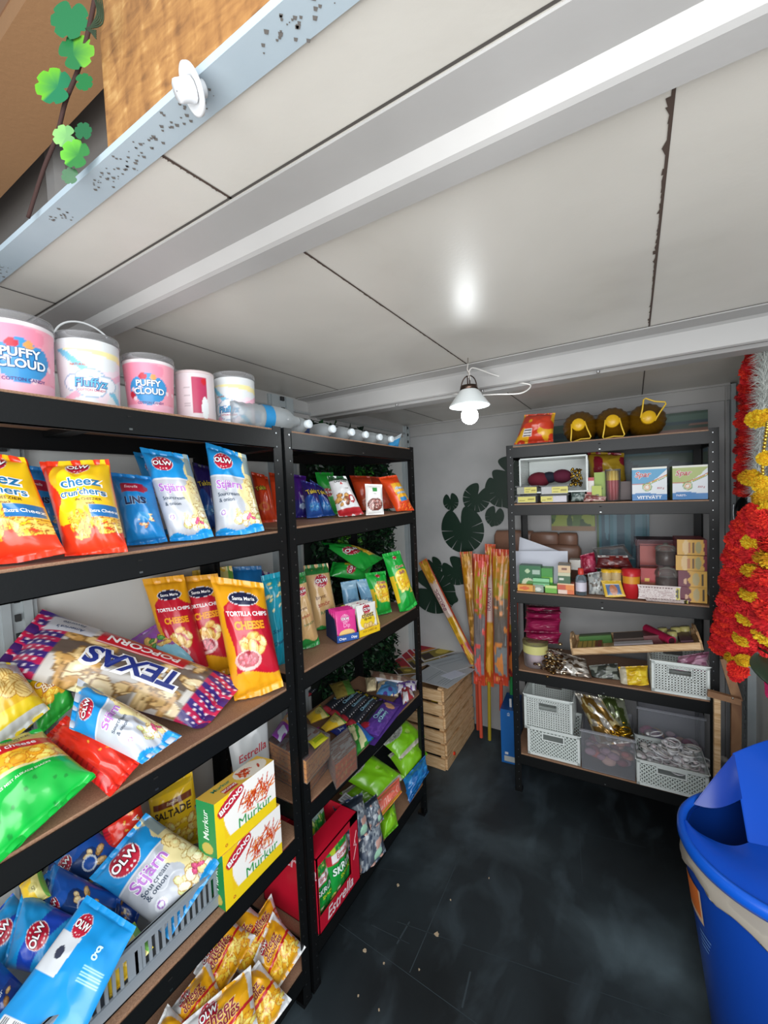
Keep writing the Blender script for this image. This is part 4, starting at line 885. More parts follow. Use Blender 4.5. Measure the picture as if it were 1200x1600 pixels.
bag('orange', [(574, 744), (600, 746), (618, 800), (592, 806)], z, -40, 14, .05, 'reddish orange bag beside the word cheez on its neighbour', back='c8401c', h=.10)
bag('beans', [(570, 756), (597, 757), (600, 804), (572, 806)], z, -45, 6, .04, 'white pouch with a bowl of kidney beans and a green square', 'bean_pouch', 'pouch', back='e9e9e6')
bag('cheezo', [(591, 746), (619, 742), (646, 795), (623, 807)], z, -35, 18, .06, 'orange cheez crunch bag, last on the shelf by the far post', back='e2491a')
# ------------------------------------------------------------------ middle rack, third shelf
z = ZF[3]+.003
bag('greenplain', [(500, 848), (545, 850), (600, 872), (566, 893)], z, -30, 55, .06, 'green and yellow cheese ball bag lying on top at the back', h=.16, back='1fa43a')
bag('greenplain', [(514, 900), (520, 878), (582, 884), (572, 908)], z, -30, 50, .06, 'green bag with an upside down OLW badge behind the dip packets', h=.12, back='1fa43a', seed=50)
bag('ranch', [(474, 884), (512, 880), (532, 985), (492, 1000)], z, -35, 12, .06, 'tan ranch crisp bag with green top, right one behind the pink packets', group='tan ranch crisp bags', back='d8b078', h=.12)
bag('ranch', [(452, 900), (476, 893), (500, 1006), (470, 1020)], z, -38, 10, .07, 'tan ranch crisp bag with green bottom against the rack post', group='tan ranch crisp bags', back='1f8a3c')
bag('bluepouch', [(532, 910), (556, 906), (566, 960), (540, 970)], z, -35, 10, .04, 'pale blue pouch behind the white cheez dip packets', h=.09, back='6f9fc0')
bag('bluepouch', [(556, 906), (574, 904), (596, 962), (572, 968)], z, -35, 10, .04, 'brighter blue packet between the white dip packets and the green bag', h=.08, back='3a9ad0')
bag('greenballz', [(570, 896), (602, 892), (612, 956), (588, 964)], z, -30, 14, .06, 'green and yellow Cheez Ballz bag in the middle, partly behind the front one', group='green Cheez Ballz bags', back='19a63a')
bag('greenballz', [(597, 866), (624, 860), (652, 944), (627, 964)], z, -34, 14, .07, 'green and yellow Cheez Ballz bag at the shelf front by the far post', group='green Cheez Ballz bags', back='19a63a')
def diptray(bl, br, col, colL, des, n, lab, words, h=.115, hl=.028):
    a = at(*bl, 2, z); b_ = at(*br, 2, z); ex = b_-a; ex[2] = 0; L = np.linalg.norm(ex); u = unit(ex); ey = np.array([-u[1], u[0], 0])
    t = thing('dip_display_box', lab, 'display box', a); D_ = .11; w = .0015
    m = MB(); pbox(m, a, ex, ey*w, Z1*hl, hx(col), front=lambda c: (c.all(col), words)[1]); m.box(a+ey*D_, ex, ey*w, Z1*h*.9, 'card', hx(colL)); m.box(a, ex, ey*D_, Z1*w, 'card', hx(colL))
    for s in (0, 1):
        p = a+u*(L-w)*s; m.poly([p, p+ey*D_, p+ey*D_+Z1*h*.9, p+ey*.02+Z1*h*.75, p+Z1*hl], u*w, 'card', hx(colL))
    m.build('carton', t)
    for k in range(n):
        o = a+ey*(.008+k*(D_-.02)/n)+u*.004+Z1*.003; q = [o+ey*.012+Z1*h*R0.uniform(.93, 1.0), o+ex*.93+ey*.012+Z1*h*R0.uniform(.93, 1), o+ex*.93, o]
        bag(des, None, z, t=.008, quad3=q, label='%s, number %s from the front' % (('pink dip sachet in the dark blue box' if des == 'pinkdip' else 'white cheez dip sachet in the yellow fronted box'), ['one', 'two', 'three', 'four', 'five'][k]), name='dip_sachet', cat='sachet', group='pink dip sachets' if des == 'pinkdip' else 'white dip sachets', back='d8358a' if des == 'pinkdip' else 'eeeeea')
diptray((527, 1006), (561, 998), '2a55a0', '1f2c50', 'pinkdip', 4, 'dark blue counter box of pink dip sachets', [('Chips', .25, .5, .14, 'ffffff'), ('Dipp', .78, .5, .14, 'ffffff')], h=.12)
diptray((562, 997), (594, 985), 'f2c81e', 'e8d060', 'cheezdip', 4, 'yellow fronted counter box of white cheez dip sachets', [('POP CHEEZ dip', .5, .62, .1, 'a8801c')], h=.125)
# ------------------------------------------------------------------ middle rack, second shelf: biscuits, bars, wafers
z = ZF[2]+.003
def flat(q, zlo, des, t, lab, name='snack_bar', cat='snack bar', group=None, mat='foil', seal='v', back='888888', wr=.5, h=None):
    P = [at(x, y, 2, zlo+t*.6) for x, y in q]
    A = lambda p: np.array([p[0], p[1], zlo+t*.5])
    return bag(des, None, zlo, t=t, quad3=[A(p) for p in P], label=lab, name=name, cat=cat, group=group, seal=seal, back=back, mat=mat, wr=wr, zmin=zlo)
# flat purple carton of cookies under the bars
for k, (q, lab) in enumerate((([(470, 1092), (482, 1088), (512, 1062), (505, 1060)], 'black cookie bar pack furthest left, tilted on its edge'),
        ([(497, 1110), (510, 1116), (556, 1078), (545, 1070)], 'black cookie bar pack, second of the slanted row'), ([(510, 1116), (524, 1124), (570, 1082), (558, 1076)], 'black cookie bar pack, third of the slanted row'),
        ([(524, 1124), (537, 1132), (582, 1086), (571, 1081)], 'black cookie bar pack, fourth of the slanted row'), ([(538, 1132), (551, 1142), (594, 1090), (583, 1085)], 'black cookie bar pack, fifth of the slanted row'))):
    q = [q[3], q[2], q[1], q[0]]; flat([q[0], q[1], q[2], q[3]], z+.002, 'choco', .032, lab, 'cookie_pack', 'cookie pack', 'black cookie packs with yellow corners', back='23262c')
flat([(594, 1090), (626, 1100), (590, 1152), (552, 1143)], z+.002, 'chocowide', .034, 'black and purple cookie pack with a big cookie picture, front of the row', 'cookie_pack', 'cookie pack', back='5b3a94')
flat([(648, 1085), (634, 1074), (560, 1158), (585, 1165)], z, lambda c: (c.all('5b3a94'), [])[1], .008, 'flat purple wrapper under the cookie packs at the shelf front', 'flat_wrapper', 'wrapper', back='5b3a94')
flat([(478, 1118), (500, 1100), (516, 1118), (486, 1130)], z+.03, 'mustard', .03, 'yellow bar pack with a green tip, left one of two', 'snack_bar', 'snack bar', 'yellow bar packs', back='eec62c')
flat([(501, 1136), (524, 1112), (543, 1128), (509, 1143)], z+.03, 'mustard', .03, 'yellow bar pack with a green tip, right one of two', 'snack_bar', 'snack bar', 'yellow bar packs', back='eec62c', seal='v')
flat([(484, 1142), (500, 1134), (494, 1146), (486, 1152)], z+.02, lambda c: (c.all('a82aa0'), [])[1], .02, 'small magenta packet beside the yellow bars', 'snack_packet', 'packet', back='a82aa0')
flat([(512, 1140), (540, 1130), (548, 1146), (535, 1154)], z+.02, lambda c: (c.all('1c2f8a'), [('Jac', .5, .5, .4, 'cfe0f0')])[1], .025, 'dark blue packet with pale lettering between yellow bars and green pack', 'snack_packet', 'packet', back='1c2f8a')
flat([(543, 1134), (560, 1128), (584, 1152), (556, 1182)], z+.012, 'greenleafpack', .03, 'green, cream and blue packet hanging over the shelf edge', 'snack_packet', 'packet', back='3a9a3c', wr=1.2)
for q, d_, lab in (([(514, 1068), (545, 1060), (556, 1082), (526, 1092)], lambda c: (c.all('8a7a3a'), c.m(c.u > .6, '5a8a3a'), [])[2], 'olive packet with a green corner at the back by the hedge'),
        ([(570, 1058), (590, 1056), (588, 1078), (573, 1080)], lambda c: (c.all('d8c8a0'), [])[1], 'cream wafer packet standing up behind the cookie packs'),
        ([(590, 1062), (625, 1064), (622, 1088), (588, 1084)], 'misc1', 'packet with cream, red and blue stripes behind the cookie packs'),
        ([(577, 1046), (650, 1060), (646, 1074), (580, 1062)], lambda c: (c.all('b8a898'), c.m(vnoise(c.u*12, c.v*3, 2) > .5, '8a6a5a'), c.m(c.v < .2, 'e8e8f0'), [])[3], 'long brownish biscuit packet along the back of the shelf'),
        ([(616, 1066), (652, 1062), (650, 1078), (622, 1082)], lambda c: (c.all('6a4a9a'), c.m(vnoise(c.u*8, c.v*5, 2) > .5, 'e0dce8'), [])[2], 'purple and white biscuit packet near the far post'),
        ([(624, 1076), (640, 1068), (648, 1088), (630, 1100)], lambda c: (c.all('a0303a'), c.m(vnoise(c.u*5, c.v*6, 2) > .45, 'dcd8dc'), [])[2], 'silver and red packet end at the shelf corner')):
    flat(q, z+.03, d_, .04, lab, 'biscuit_packet', 'packet', back='9a8a78', wr=1.2)
def waferblock(q, zlo, h, top, side, lab, wrapc=True):
    P = [at(x, y, 2, zlo+h) for x, y in q]; P = [np.array([p[0], p[1], zlo]) for p in P]
    t = thing('wafer_block', lab, 'wafer block', P[3], 'clear wrapped wafer blocks'); m = MB(); o = P[3]; ex = P[2]-P[3]; ey = P[0]-P[3]
    if np.cross(ex, ey)[2] < 0: o, ex, ey = P[3], P[0]-P[3], P[2]-P[3]
    nl = 4
    def front(c):
        c.all(side)
        for k in range(nl): c.m(np.abs(c.v-(k+.5)/nl) < .025, 'd0823a')
        c.m(vnoise(c.u*26, c.v*14, 3) > .82, 'c8742e'); c.m(vnoise(c.u*16, c.v*8, 9) > .75, 'f0b060'); return []
    def tp(c):
        c.all(top); c.m((c.v*10+c.u*2) % 1 < .3, 'a8604a'); c.m(vnoise(c.v*16, c.u*4, 3) > .6, 'd8d8d8'); return []
    pbox(m, o, ex, ey, Z1*h, hx(side), front=front, top=tp, left=front, right=front); m.build('wafers', t)
    e = .003; m = MB(); m.box(o-unit(ex)*e-unit(ey)*e, ex+unit(ex)*2*e, ey+unit(ey)*2*e, Z1*(h+.006), 'wrap', hx('c8c8c8')); m.build('wrapper', t)
    return t
# two stacked blocks at the near end, one smaller beyond
waferblock([(420, 1180), (478, 1140), (516, 1163), (478, 1208)], z, .075, 'b06a5a', 'ffac4c', 'lower orange wafer block at the near end of the shelf')
waferblock([(420, 1158), (478, 1124), (514, 1150), (478, 1190)], z+.082, .075, 'b06a5a', 'ffb254', 'upper orange wafer block stacked at the near end of the shelf')
waferblock([(512, 1166), (540, 1148), (556, 1166), (524, 1196)], z, .085, 'b8a8a0', 'f07a34', 'deep orange wafer block beyond the stacked pair')
flat([(481, 1158), (502, 1144), (514, 1152), (492, 1170)], z+.166, lambda c: (c.all('b8b82a'), c.r(.15, .3, .85, .7, '8a9a1c'), [])[2], .012, 'lime green printed slip on top of the upper wafer block', 'printed_slip', 'label slip', back='b8b82a')
flat([(424, 1148), (452, 1108), (468, 1118), (438, 1160)], z+.166, lambda c: (c.all('8a3aa0'), c.m(c.u > .5, 'd0a060'), c.m(vnoise(c.u*6, c.v*4, 2) > .6, 'c8d0e0'), [])[3], .02, 'purple and tan packet lying behind the rack posts', 'snack_packet', 'packet', back='8a3aa0')
# ------------------------------------------------------------------ middle rack, bottom shelf
z = ZF[1]+.003
def estrella_box():
    A = at(494, 1474, 2, z); B = at(561, 1370, 2, z); x0 = max(A[0], B[0])-.004; ya = max(.036, A[1]); yb = B[1]; T = at(545, 1262, 1, yb); h = T[2]-z
    red = hx('c81230'); dep = .27; t = thing('crisp_carton', 'red Estrella carton with an open front full of green snack bags', 'carton', (x0, (ya+yb)/2, z)); m = MB(); L = yb-ya; w = .003
    def lo(c): c.all('c81230'); return [('Estrella', .5, .55, .24, 'f3e6ea', dict(slant=.2, bold=.03, sx=.9))]
    hb = h*.22
    def wf(v): return [(x0, p[0], z+p[1]) for p in v]
    face(m, (x0, ya, z), (0, L, 0), (0, 0, hb), lo); m.box((x0-w, ya, z), (w, 0, 0), (0, L, 0), (0, 0, hb-.001), 'card', red, skip=('r',))
    st = .05
    m.box((x0-w, yb-st, z+hb), (w, 0, 0), (0, st, 0), (0, 0, h-hb), 'card', red); m.box((x0-w, ya, z+hb), (w, 0, 0), (0, .006, 0), (0, 0, h-hb), 'card', red)
    m.box((x0-w, ya, z+h-.03), (w, 0, 0), (0, L, 0), (0, 0, .03), 'card', red)
    for a, b_ in (((.25, .3), (.7, .62)), ((.7, .62), (.35, .66)), ((.35, .66), (.75, .98)), ((.5, .8), (.62, .55))):
        p, q = [np.array([x0+.0008, yb-st+u*st, z+hb+(h-hb)*v*.7]) for u, v in (a, b_)]; m.tube([p, q], .0009, 'print', hx('f0d8dc'), 4)
    m.box((x0-dep, yb-w, z), (dep, 0, 0), (0, w, 0), (0, 0, h), 'card', red); m.box((x0-dep, ya, z), (w, 0, 0), (0, L, 0), (0, 0, h), 'card', red); m.box((x0-dep, ya, z), (dep, 0, 0), (0, L, 0), (0, 0, w), 'card', red)
    def sd(c): c.all('c81230'); return [('Estrella', .62, .80, .26, 'e8b8c0', dict(slant=.2, bold=.03))]
    face(m, (x0-dep, ya, z), (dep, 0, 0), (0, 0, h), sd); m.box((x0-dep, ya+.0005, z), (dep, 0, 0), (0, w, 0), (0, 0, h), 'card', red, skip=('f',))
    m.box((x0-.075, ya, z+h-w), (.075, 0, 0), (0, L, 0), (0, 0, w), 'card', red); m.box((x0-dep, ya, z+h-w), (.06, 0, 0), (0, L, 0), (0, 0, w), 'card', red)
    m.build('carton_body', t)
    y = [ya+L*.02, ya+L*.46, ya+L*.44, ya+L*.82]
    def q3(y0, y1, za, zb, xb, xt, tw=0): return [np.array(p) for p in ((xt, y0+tw, zb), (xt, y1+tw, zb), (xb, y1, za), (xb, y0, za))]
    g = 'green snack bags in the red carton'
    for nme, q in (('green Estrella snack bag in front, right half of the red carton', q3(ya+L*.34, ya+L*.86, z+.02, z+.235, x0-.022, x0-.05, .012)), ('green Estrella snack bag at the front left of the red carton', q3(ya+L*.0+.008, ya+L*.44, z+.02, z+.20, x0-.03, x0-.06)),
                   ('green Estrella snack bag behind, its top at the upper left of the carton', q3(ya+.01, ya+L*.40, z+.08, z+.275, x0-.10, x0-.12)), ('green Estrella snack bag deep inside the carton, right side', q3(ya+L*.45, ya+L*.95, z+.05, z+.25, x0-.14, x0-.16))):
        bag('skruv', None, z+.003, t=.06, quad3=q, label=nme, group=g, back='149a3c', wr=1.2)
    return x0, ya, yb, h
ex0, eya, eyb, eh = estrella_box()
# clear bags of puri / dark packs behind and beside it
bag('puri', [(520, 1260), (566, 1238), (578, 1300), (545, 1330)], z, -30, 35, .09, 'dark clear topped snack pack with round window next to the red carton', 'snack_pack', 'snack pack', h=.19, back='1c2a46')
flat([(528, 1250), (540, 1238), (554, 1248), (543, 1260)], z+.24, lambda c: (c.all('d8dee2'), [c.r(.1+k*.06, .3, .125+k*.06+(k % 3)*.01, .85, '33383c') for k in range(13)], [])[2], .006, 'white barcode label on top of the dark snack pack', 'barcode_label', 'label', back='d8dee2')
bag('puri', [(556, 1290), (590, 1262), (603, 1330), (562, 1378)], z, -35, 22, .07, 'clear pack of dark snacks with a pale green disc, beside the red carton', 'snack_pack', 'snack pack', back='26324a', seed=60)
bag('puri', [(566, 1258), (588, 1240), (600, 1280), (580, 1300)], z, -35, 40, .06, 'silvery clear pack behind the salmon coloured bag', 'snack_pack', 'snack pack', h=.2, back='26324a', seed=61)
G = 'lime green cereal bags in two stacks'
for q, hh_, d_, lab in (([(530, 1240), (575, 1210), (618, 1235), (585, 1270)], .09, 'muesli2', 'lime green bag with pale bottom under the nearer stack'),
        ([(527, 1212), (572, 1172), (632, 1214), (596, 1252)], .18, 'muesli', 'lime green cereal bag with a clear window, top of the nearer stack'),
        ([(606, 1180), (650, 1150), (668, 1178), (634, 1222)], .13, 'muesli2', 'lime green cereal bag below the top one of the far stack'),
        ([(592, 1158), (632, 1122), (664, 1150), (626, 1188)], .21, 'muesli', 'lime green cereal bag with a clear window, top of the far stack'),
        ([(590, 1280), (616, 1250), (622, 1290), (600, 1312)], .05, 'muesli2', 'lime green bag edge lowest at the shelf front')):
    bag(d_, q, z, -25, 62, .075, lab, 'cereal_bag', 'cereal bag', G, h=hh_, back='7cc41c')
bag('salmon', [(580, 1256), (624, 1214), (628, 1238), (590, 1284)], z, -30, 45, .05, 'salmon pink bag on its side between the green cereal bags', 'cereal_bag', 'cereal bag', h=.14, back='e8705c')
bag('bluebag', [(630, 1218), (664, 1180), (670, 1206), (638, 1252)], z, -25, 40, .07, 'crinkled blue bag under the far stack of green bags', 'snack_pack', 'snack pack', h=.09, back='1766ac', wr=2)
bag('bluebag', [(634, 1238), (662, 1210), (660, 1222), (640, 1256)], z, -25, 50, .05, 'second crinkled blue bag lowest at the far post', 'snack_pack', 'snack pack', h=.03, back='1766ac', wr=2)
# ------------------------------------------------------------------ back rack helpers
def bl(t, d, z): return BO+BU*t+BV*d+Z1*z
def bspan(pxL, pyB, pxR, pyT, d, zs=None):
    p, t0 = bat(pxL, pyB, d); q, t1 = bat(pxR, pyT, d); mid = bat((pxL+pxR)/2, pyT, d)[0][2]
    z0 = p[2] if zs is None else zs; return t0, t1, z0, mid
def bbox(label, name, cat, pxL, pyB, pxR, pyT, d, dep, zs, col, front=None, group=None, mat='card', z0=None, part='carton', top=None):
    t0, t1, za, zb = bspan(pxL, pyB, pxR, pyT, d, zs); t0 = max(t0, .038)
    t = thing(name, label, cat, bl((t0+t1)/2, d, za), group); m = MB()
    pbox(m, bl(t0, d, za), BU*(t1-t0), BV*dep, Z1*(zb-za), hx(col), front=front, mat=mat, top=top); m.build(part, t); return t, t0, t1, za, zb
def words(*a, bg='ffffff', extra=None):
    def f(c):
        c.all(bg)
        if extra: extra(c)
        return list(a)
    return f
# top shelf of the back rack
z5, z4, z3, z2, z1 = [ZB[i]+.003 for i in (5, 4, 3, 2, 1)]
def redyellow(c): c.all('d8442a'); c.m(vnoise(c.u*6, c.v*6, 2) > .58, 'f0b52a'); c.r(.2, .18, .45, .42, 'e8e4e4'); [c.r(.22, .2+.075*k, .42, .23+.075*k, '4a3a3a') for k in range(3)]; return []
p0 = bl(0, .12, 0)
def bagB(des, q, d, zs, lab, name='bag', cat='bag', t=.06, lean=10, group=None, back='888888', mat='foil', wr=1.):
    n = unit(-BV*math.cos(math.radians(lean))+Z1*math.sin(math.radians(lean))); b0 = bat((q[2][0]+q[3][0])/2, (q[2][1]+q[3][1])/2, d)[0]; b0[2] = zs
    P = [hit(x, y, b0, n) for x, y in q]
    return bag(des, None, zs, t=t, quad3=P, label=lab, name=name, cat=cat, group=group, back=back, mat=mat, wr=wr, zmin=zs)
bagB(redyellow, [(820, 648), (868, 645), (864, 690), (803, 695)], .1, z5, 'red and yellow plastic bag with a small white label on top of the back rack', 'gift_bag', 'bag', t=.12, back='d8442a')
def oiljug(px, py, pyt, lab, tilt=0, hang=True, hu=-1):
    d = .02; c, tt = bat(px, py, d); r = .082; zc = z5+r
    t = thing('oil_bottle', lab, 'bottle', bl(tt, .16, z5), 'golden oil bottles on the back rack'); m = MB(); c0 = bl(tt, .34, zc); ax = -BV
    m.lathe(c0, ax, [(.001, 0), (r*.9, 0), (r, .015), (r, .17), (r*.93, .20), (r*.75, .235), (r*.45, .262), (.03, .272)], 'plastic', hx('6a4a08'), 72, xdir=BU, lobes=18, la=.028); m.build('bottle_body', t)
    m = MB(); m.lathe(c0, ax, [(.031, .27), (.031, .295), (.028, .30), (.001, .30)], 'plastic', hx('e8b820'), 28, xdir=BU); m.build('cap', t)
    m = MB(); cc = c0+ax*.29; a = math.radians(tilt); e1 = BU*math.cos(a)+Z1*math.sin(a); e2 = -BU*math.sin(a)+Z1*math.cos(a)
    pts = [cc+e1*x+e2*y*-hu+ax*.004 for x, y in ((-.030, -.01), (-.036, .03), (-.046, .072), (-.04, .080), (0, .074), (.04, .080), (.046, .072), (.036, .03), (.030, -.01))]
    m.tube(pts, .0035, 'plastic', hx('f0c83a'), 8); m.build('handle', t)
oiljug(903, 665, 645, 'golden brown oil bottle lying with its yellow cap out, beside the red and yellow bag', 8, hu=1)
oiljug(957, 663, 642, 'golden brown oil bottle with a yellow cap, middle one of the three', 3, hu=1)
oiljug(1014, 655, 636, 'golden brown oil bottle with its yellow handle flipped up, rightmost of the three', -20, hu=-1)
def canvas(lab, L, B, R, T, y, fn, th=.018):
    p = at(L, B, 1, y); q = at(R, T, 1, y); m = MB(); t = thing('painted_canvas', lab, 'painting', (p[0], y, p[2]))
    pbox(m, (p[0], y, p[2]), (q[0]-p[0], 0, 0), (0, th, 0), (0, 0, q[2]-p[2]), hx('3a4a50'), front=fn); m.build('canvas', t)
def horizon(c): c.all('12343e'); c.m(c.v > .62+.1*np.sin(c.u*5), '1d4450'); c.m(vnoise(c.u*3, c.v*16, 2) > .6, '355f66'); c.m(c.v > .9, '4a6a5c'); c.m((c.v > .78) & (c.v < .88) & (c.u > .55), '9a6a58'); c.m(vnoise(c.u*2, c.v*20, 5) > .7, '2a4a38'); return []
canvas('wide dark teal seascape painting leaning behind the upper shelves of the back rack', 868, 795, 1106, 640, 1.755, horizon)
def green_l(c): c.all('4a6a2a'); c.m(vnoise(c.u*5, c.v*5, 2) > .5, '8a9a3a'); c.m(vnoise(c.u*7, c.v*6, 5) > .62, '2a4a22'); c.m(c.v < .14, '8a6a4a'); return []
canvas('small green landscape painting on the wall behind the back rack', 862, 829, 929, 780, 1.775, green_l)
def teal_a(c): c.all('1d4a5c'); c.m(np.sin(c.u*22+np.sin(c.v*3)) > .3, '2f6a78'); c.m(vnoise(c.u*14, c.v*1.5, 3) > .62, '4a7a8a'); c.m(c.u < .05, '3a5a2a'); return []
canvas('tall blue green striped painting behind the middle of the back rack', 934, 905, 1014, 770, 1.77, teal_a)
# ---- fourth shelf of the back rack
def basket(lab, bl_, L, B, R, T, d, dep, zs, group='white lattice baskets', lattice='diamond', tilt=0, hand=(.38, .13), taper=.03, origin=None, wall=.0022, body='e4ebe8', dims=None, vec=None):
    """open plastic basket; front face spans t0..t1"""
    if vec is None:
        t0, t1, za, zb = bspan(L, B, R, T, d, zs); t0 = max(t0, .04)
        o, ex, ey, ez = bl(t0, d, za), BU*(t1-t0), BV*dep, Z1*(zb-za)
    else: o, ex, ey, ez = [np.array(v, float) for v in vec]
    t = thing('plastic_basket', lab, 'basket', o+ex*.5+ey*.5, group); m = MB(); c = hx(body); Wd, Hd, Dd = [np.linalg.norm(v) for v in (ex, ez, ey)]; n1, n2, n3 = unit(ex), unit(ey), unit(ez)
    m.box(o+n1*taper*Wd*.5+n2*taper*Dd*.5, ex*(1-taper), ey*(1-taper), n3*wall, 'plastic', c)
    def wallf(o, a, inn, L, hole):
        # lattice side: margins + little bars
        H = Hd; mt = .018; mb_ = .014; ms = .014
        m.box(o+n3*(H-mt), a*L, inn*wall, n3*mt, 'plastic', c); m.box(o+n3*(H-.005)-inn*.005, a*L, inn*.008, n3*.005, 'plastic', c); m.box(o, a*L, inn*wall, n3*mb_, 'plastic', c)
        m.box(o, a*ms, inn*wall, n3*H, 'plastic', c); m.box(o+a*(L-ms), a*ms, inn*wall, n3*H, 'plastic', c)
        hw, hh = hand; hx0, hx1, hz0, hz1 = L*(.5-hw/2), L*(.5+hw/2), H*.62, H*.62+H*hh*1.4
        def inside(x, z): return hole and hx0-.006 < x < hx1+.006 and hz0-.006 < z < hz1+.006
        if hole:
            for a_, b_, z_, h_ in ((hx0-.007, hx1+.007, hz1, .007), (hx0-.007, hx1+.007, hz0-.007, .007)): m.box(o+a*a_+n3*z_, a*(b_-a_), inn*wall, n3*h_, 'plastic', c)
            for a_ in (hx0-.007, hx1): m.box(o+a*a_+n3*hz0, a*.007, inn*wall, n3*(hz1-hz0), 'plastic', c)
        if lattice == 'grid':
            s = .0118; nx = int((L-2*ms)/s); nz = int((H-mt-mb_)/s); sx, sz = (L-2*ms)/nx, (H-mt-mb_)/nz
            for i in range(nx+1):
                x = ms+i*sx
                if hole and hx0 < x < hx1: m.box(o+a*(x-.003)+n3*mb_, a*.006, inn*wall, n3*(hz0-mb_), 'plastic', c); m.box(o+a*(x-.003)+n3*hz1, a*.006, inn*wall, n3*(H-mt-hz1), 'plastic', c)
                else: m.box(o+a*(x-.003)+n3*mb_, a*.006, inn*wall, n3*(H-mt-mb_), 'plastic', c)
            for k in range(nz+1):
                z_ = mb_+k*sz
                if hole and hz0 < z_ < hz1: m.box(o+a*ms+n3*(z_-.0026), a*(hx0-ms), inn*wall, n3*.0052, 'plastic', c); m.box(o+a*hx1+n3*(z_-.0026), a*(L-ms-hx1), inn*wall, n3*.0052, 'plastic', c)
                else: m.box(o+a*ms+n3*(z_-.0026), a*(L-2*ms), inn*wall, n3*.0052, 'plastic', c)
        else:
            s = .0185; x0, x1, z0, z1_ = ms, L-ms, mb_, H-mt
            for sg in (1, -1):
                k = -int((z1_-z0)/s)-1
                while x0+k*s < x1+(z1_-z0):
                    # line x = xs + sg*(z-z0), clipped to the panel, cut round the hand hole
                    xs = x0+k*s if sg == 1 else x0+k*s; seg = []
                    for q in np.arange(0, (z1_-z0)+.001, .004):
                        x = xs+sg*q; z_ = z0+q
                        ok = x0-.001 <= x <= x1+.001 and not inside(x, z_)
                        if ok: seg.append((x, z_))
                        if (not ok or q > (z1_-z0)-.004) and len(seg) > 1:
                            (xa, za_), (xb, zb_) = seg[0], seg[-1]; d_ = unit([xb-xa, zb_-za_]); pv = np.array([-d_[1], d_[0]])*.0026
                            P = [o+a*(xx)+n3*zz for xx, zz in ((xa-pv[0], za_-pv[1]), (xb-pv[0], zb_-pv[1]), (xb+pv[0], zb_+pv[1]), (xa+pv[0], za_+pv[1]))]
                            m.poly(P, inn*wall, 'plastic', c); seg = []
                        elif not ok: seg = []
                    k += 1
    wallf(o, n1, n2, Wd, True); wallf(o+ey, n1, -n2, Wd, True); wallf(o, n2, n1, Dd, False); wallf(o+ex, n2, -n1, Dd, False)
    m.build('basket_body', t); return t, o, ex, ey, ez
# basket lying on its side, mouth to the room
p, t0 = bat(812, 762, .03); q, t1 = bat(916, 705, .03); zb = bat(905, 712, .03)[0][2]; zlow = z4+.055
o = bl(t0+.012, .33, zlow); 
basket('white lattice basket tipped on its side at the top left of the back rack', None, 0, 0, 0, 0, 0, 0, 0, vec=(bl(t0+.005, .03+.25, zlow), BU*(t1-t0-.005), Z1*(zb-zlow), -BV*.25))
for k, (px, py, s, col, lab) in enumerate(((842, 750, .07, '6a1428', 'dark red bag inside the tipped white basket'), (858, 746, .05, '1a1c2e', 'black pouch inside the tipped white basket'), (878, 744, .06, '5a1230', 'wine red bundle at the middle of the tipped basket'))):
    c, tt = bat(px, py, .16); m = MB(); m.ball(c, s, 'matte', hx(col), 20, (.85, .7, .62)); m.build('cloth_bundle', label=lab, cat='bundle')
m = MB(); c, tt = bat(898, 748, .12)
for i in range(60): m.ball(c+BU*R0.uniform(-.02, .03)+BV*R0.uniform(-.02, .04)+Z1*R0.uniform(-.045, .05), R0.uniform(.004, .009), 'metal', hx(R0.choice(['c8a040', '8a6a20', 'e0c060', '6a5a3a'])), 6)
m.build('bead_bundle', label='gold bead decorations heaped in the right end of the tipped basket', cat='decoration', kind='stuff')
def tub(lab, L, B, R, T, d, dep, zs, fill, ylab=(.35, .98), z0=None, g='clear tubs with yellow labels'):
    t0, t1, za, zb = bspan(L, B, R, T, d, zs); t0 = max(t0, .042); t = thing('food_tub', lab, 'tub', bl((t0+t1)/2, d, za), g); W_ = t1-t0; H_ = zb-za
    m = MB(); a = .006; m.box(bl(t0+a, d+a, za+.002), BU*(W_-2*a), BV*(dep-2*a), Z1*(H_*.8), 'card', hx(fill)); m.build('contents', t)
    m = MB(); e = .004
    m.box(bl(t0+e, d+e, za), BU*(W_-2*e), BV*(dep-2*e), Z1*H_*.9, 'frosted', hx('d0d2d4')); m.box(bl(t0-.002, d-.002, za+H_*.88), BU*(W_+.004), BV*(dep+.004), Z1*H_*.12, 'frosted', hx('d8dada')); m.build('tub_body', t)
    m = MB()
    def lb(c): c.all('d8cf6a'); c.r(.08, .6, .5, .7, '8a8440'); c.r(.55, .3, .92, .62, '9a8f3a'); c.r(.08, .2, .4, .3, '8a8440'); return []
    face(m, bl(t0+W_*ylab[0], d+.0025, za+H_*.12), BU*W_*(ylab[1]-ylab[0]), Z1*H_*.7, lb); m.build('paper_label', t)
tub('clear tub with a yellow label, lower of the left stack', 804, 786, 838, 774, .012, .09, z4, 'a8a090', (.1, .95)); tub('clear tub with a yellow label, upper of the left stack', 804, 773, 839, 759, .012, .09, bspan(804, 773, 839, 761, .012)[2], 'a8a898', (.4, .98))
tub('clear tub of white sweets, lower of the right stack', 845, 786, 887, 773, .012, .09, z4, 'd8d4d8', (.0, .45)); tub('clear tub of white sweets, upper of the right stack', 844, 773, 888, 758, .012, .09, bspan(844, 773, 888, 760, .012)[2], 'c4c4c0', (.42, .98))
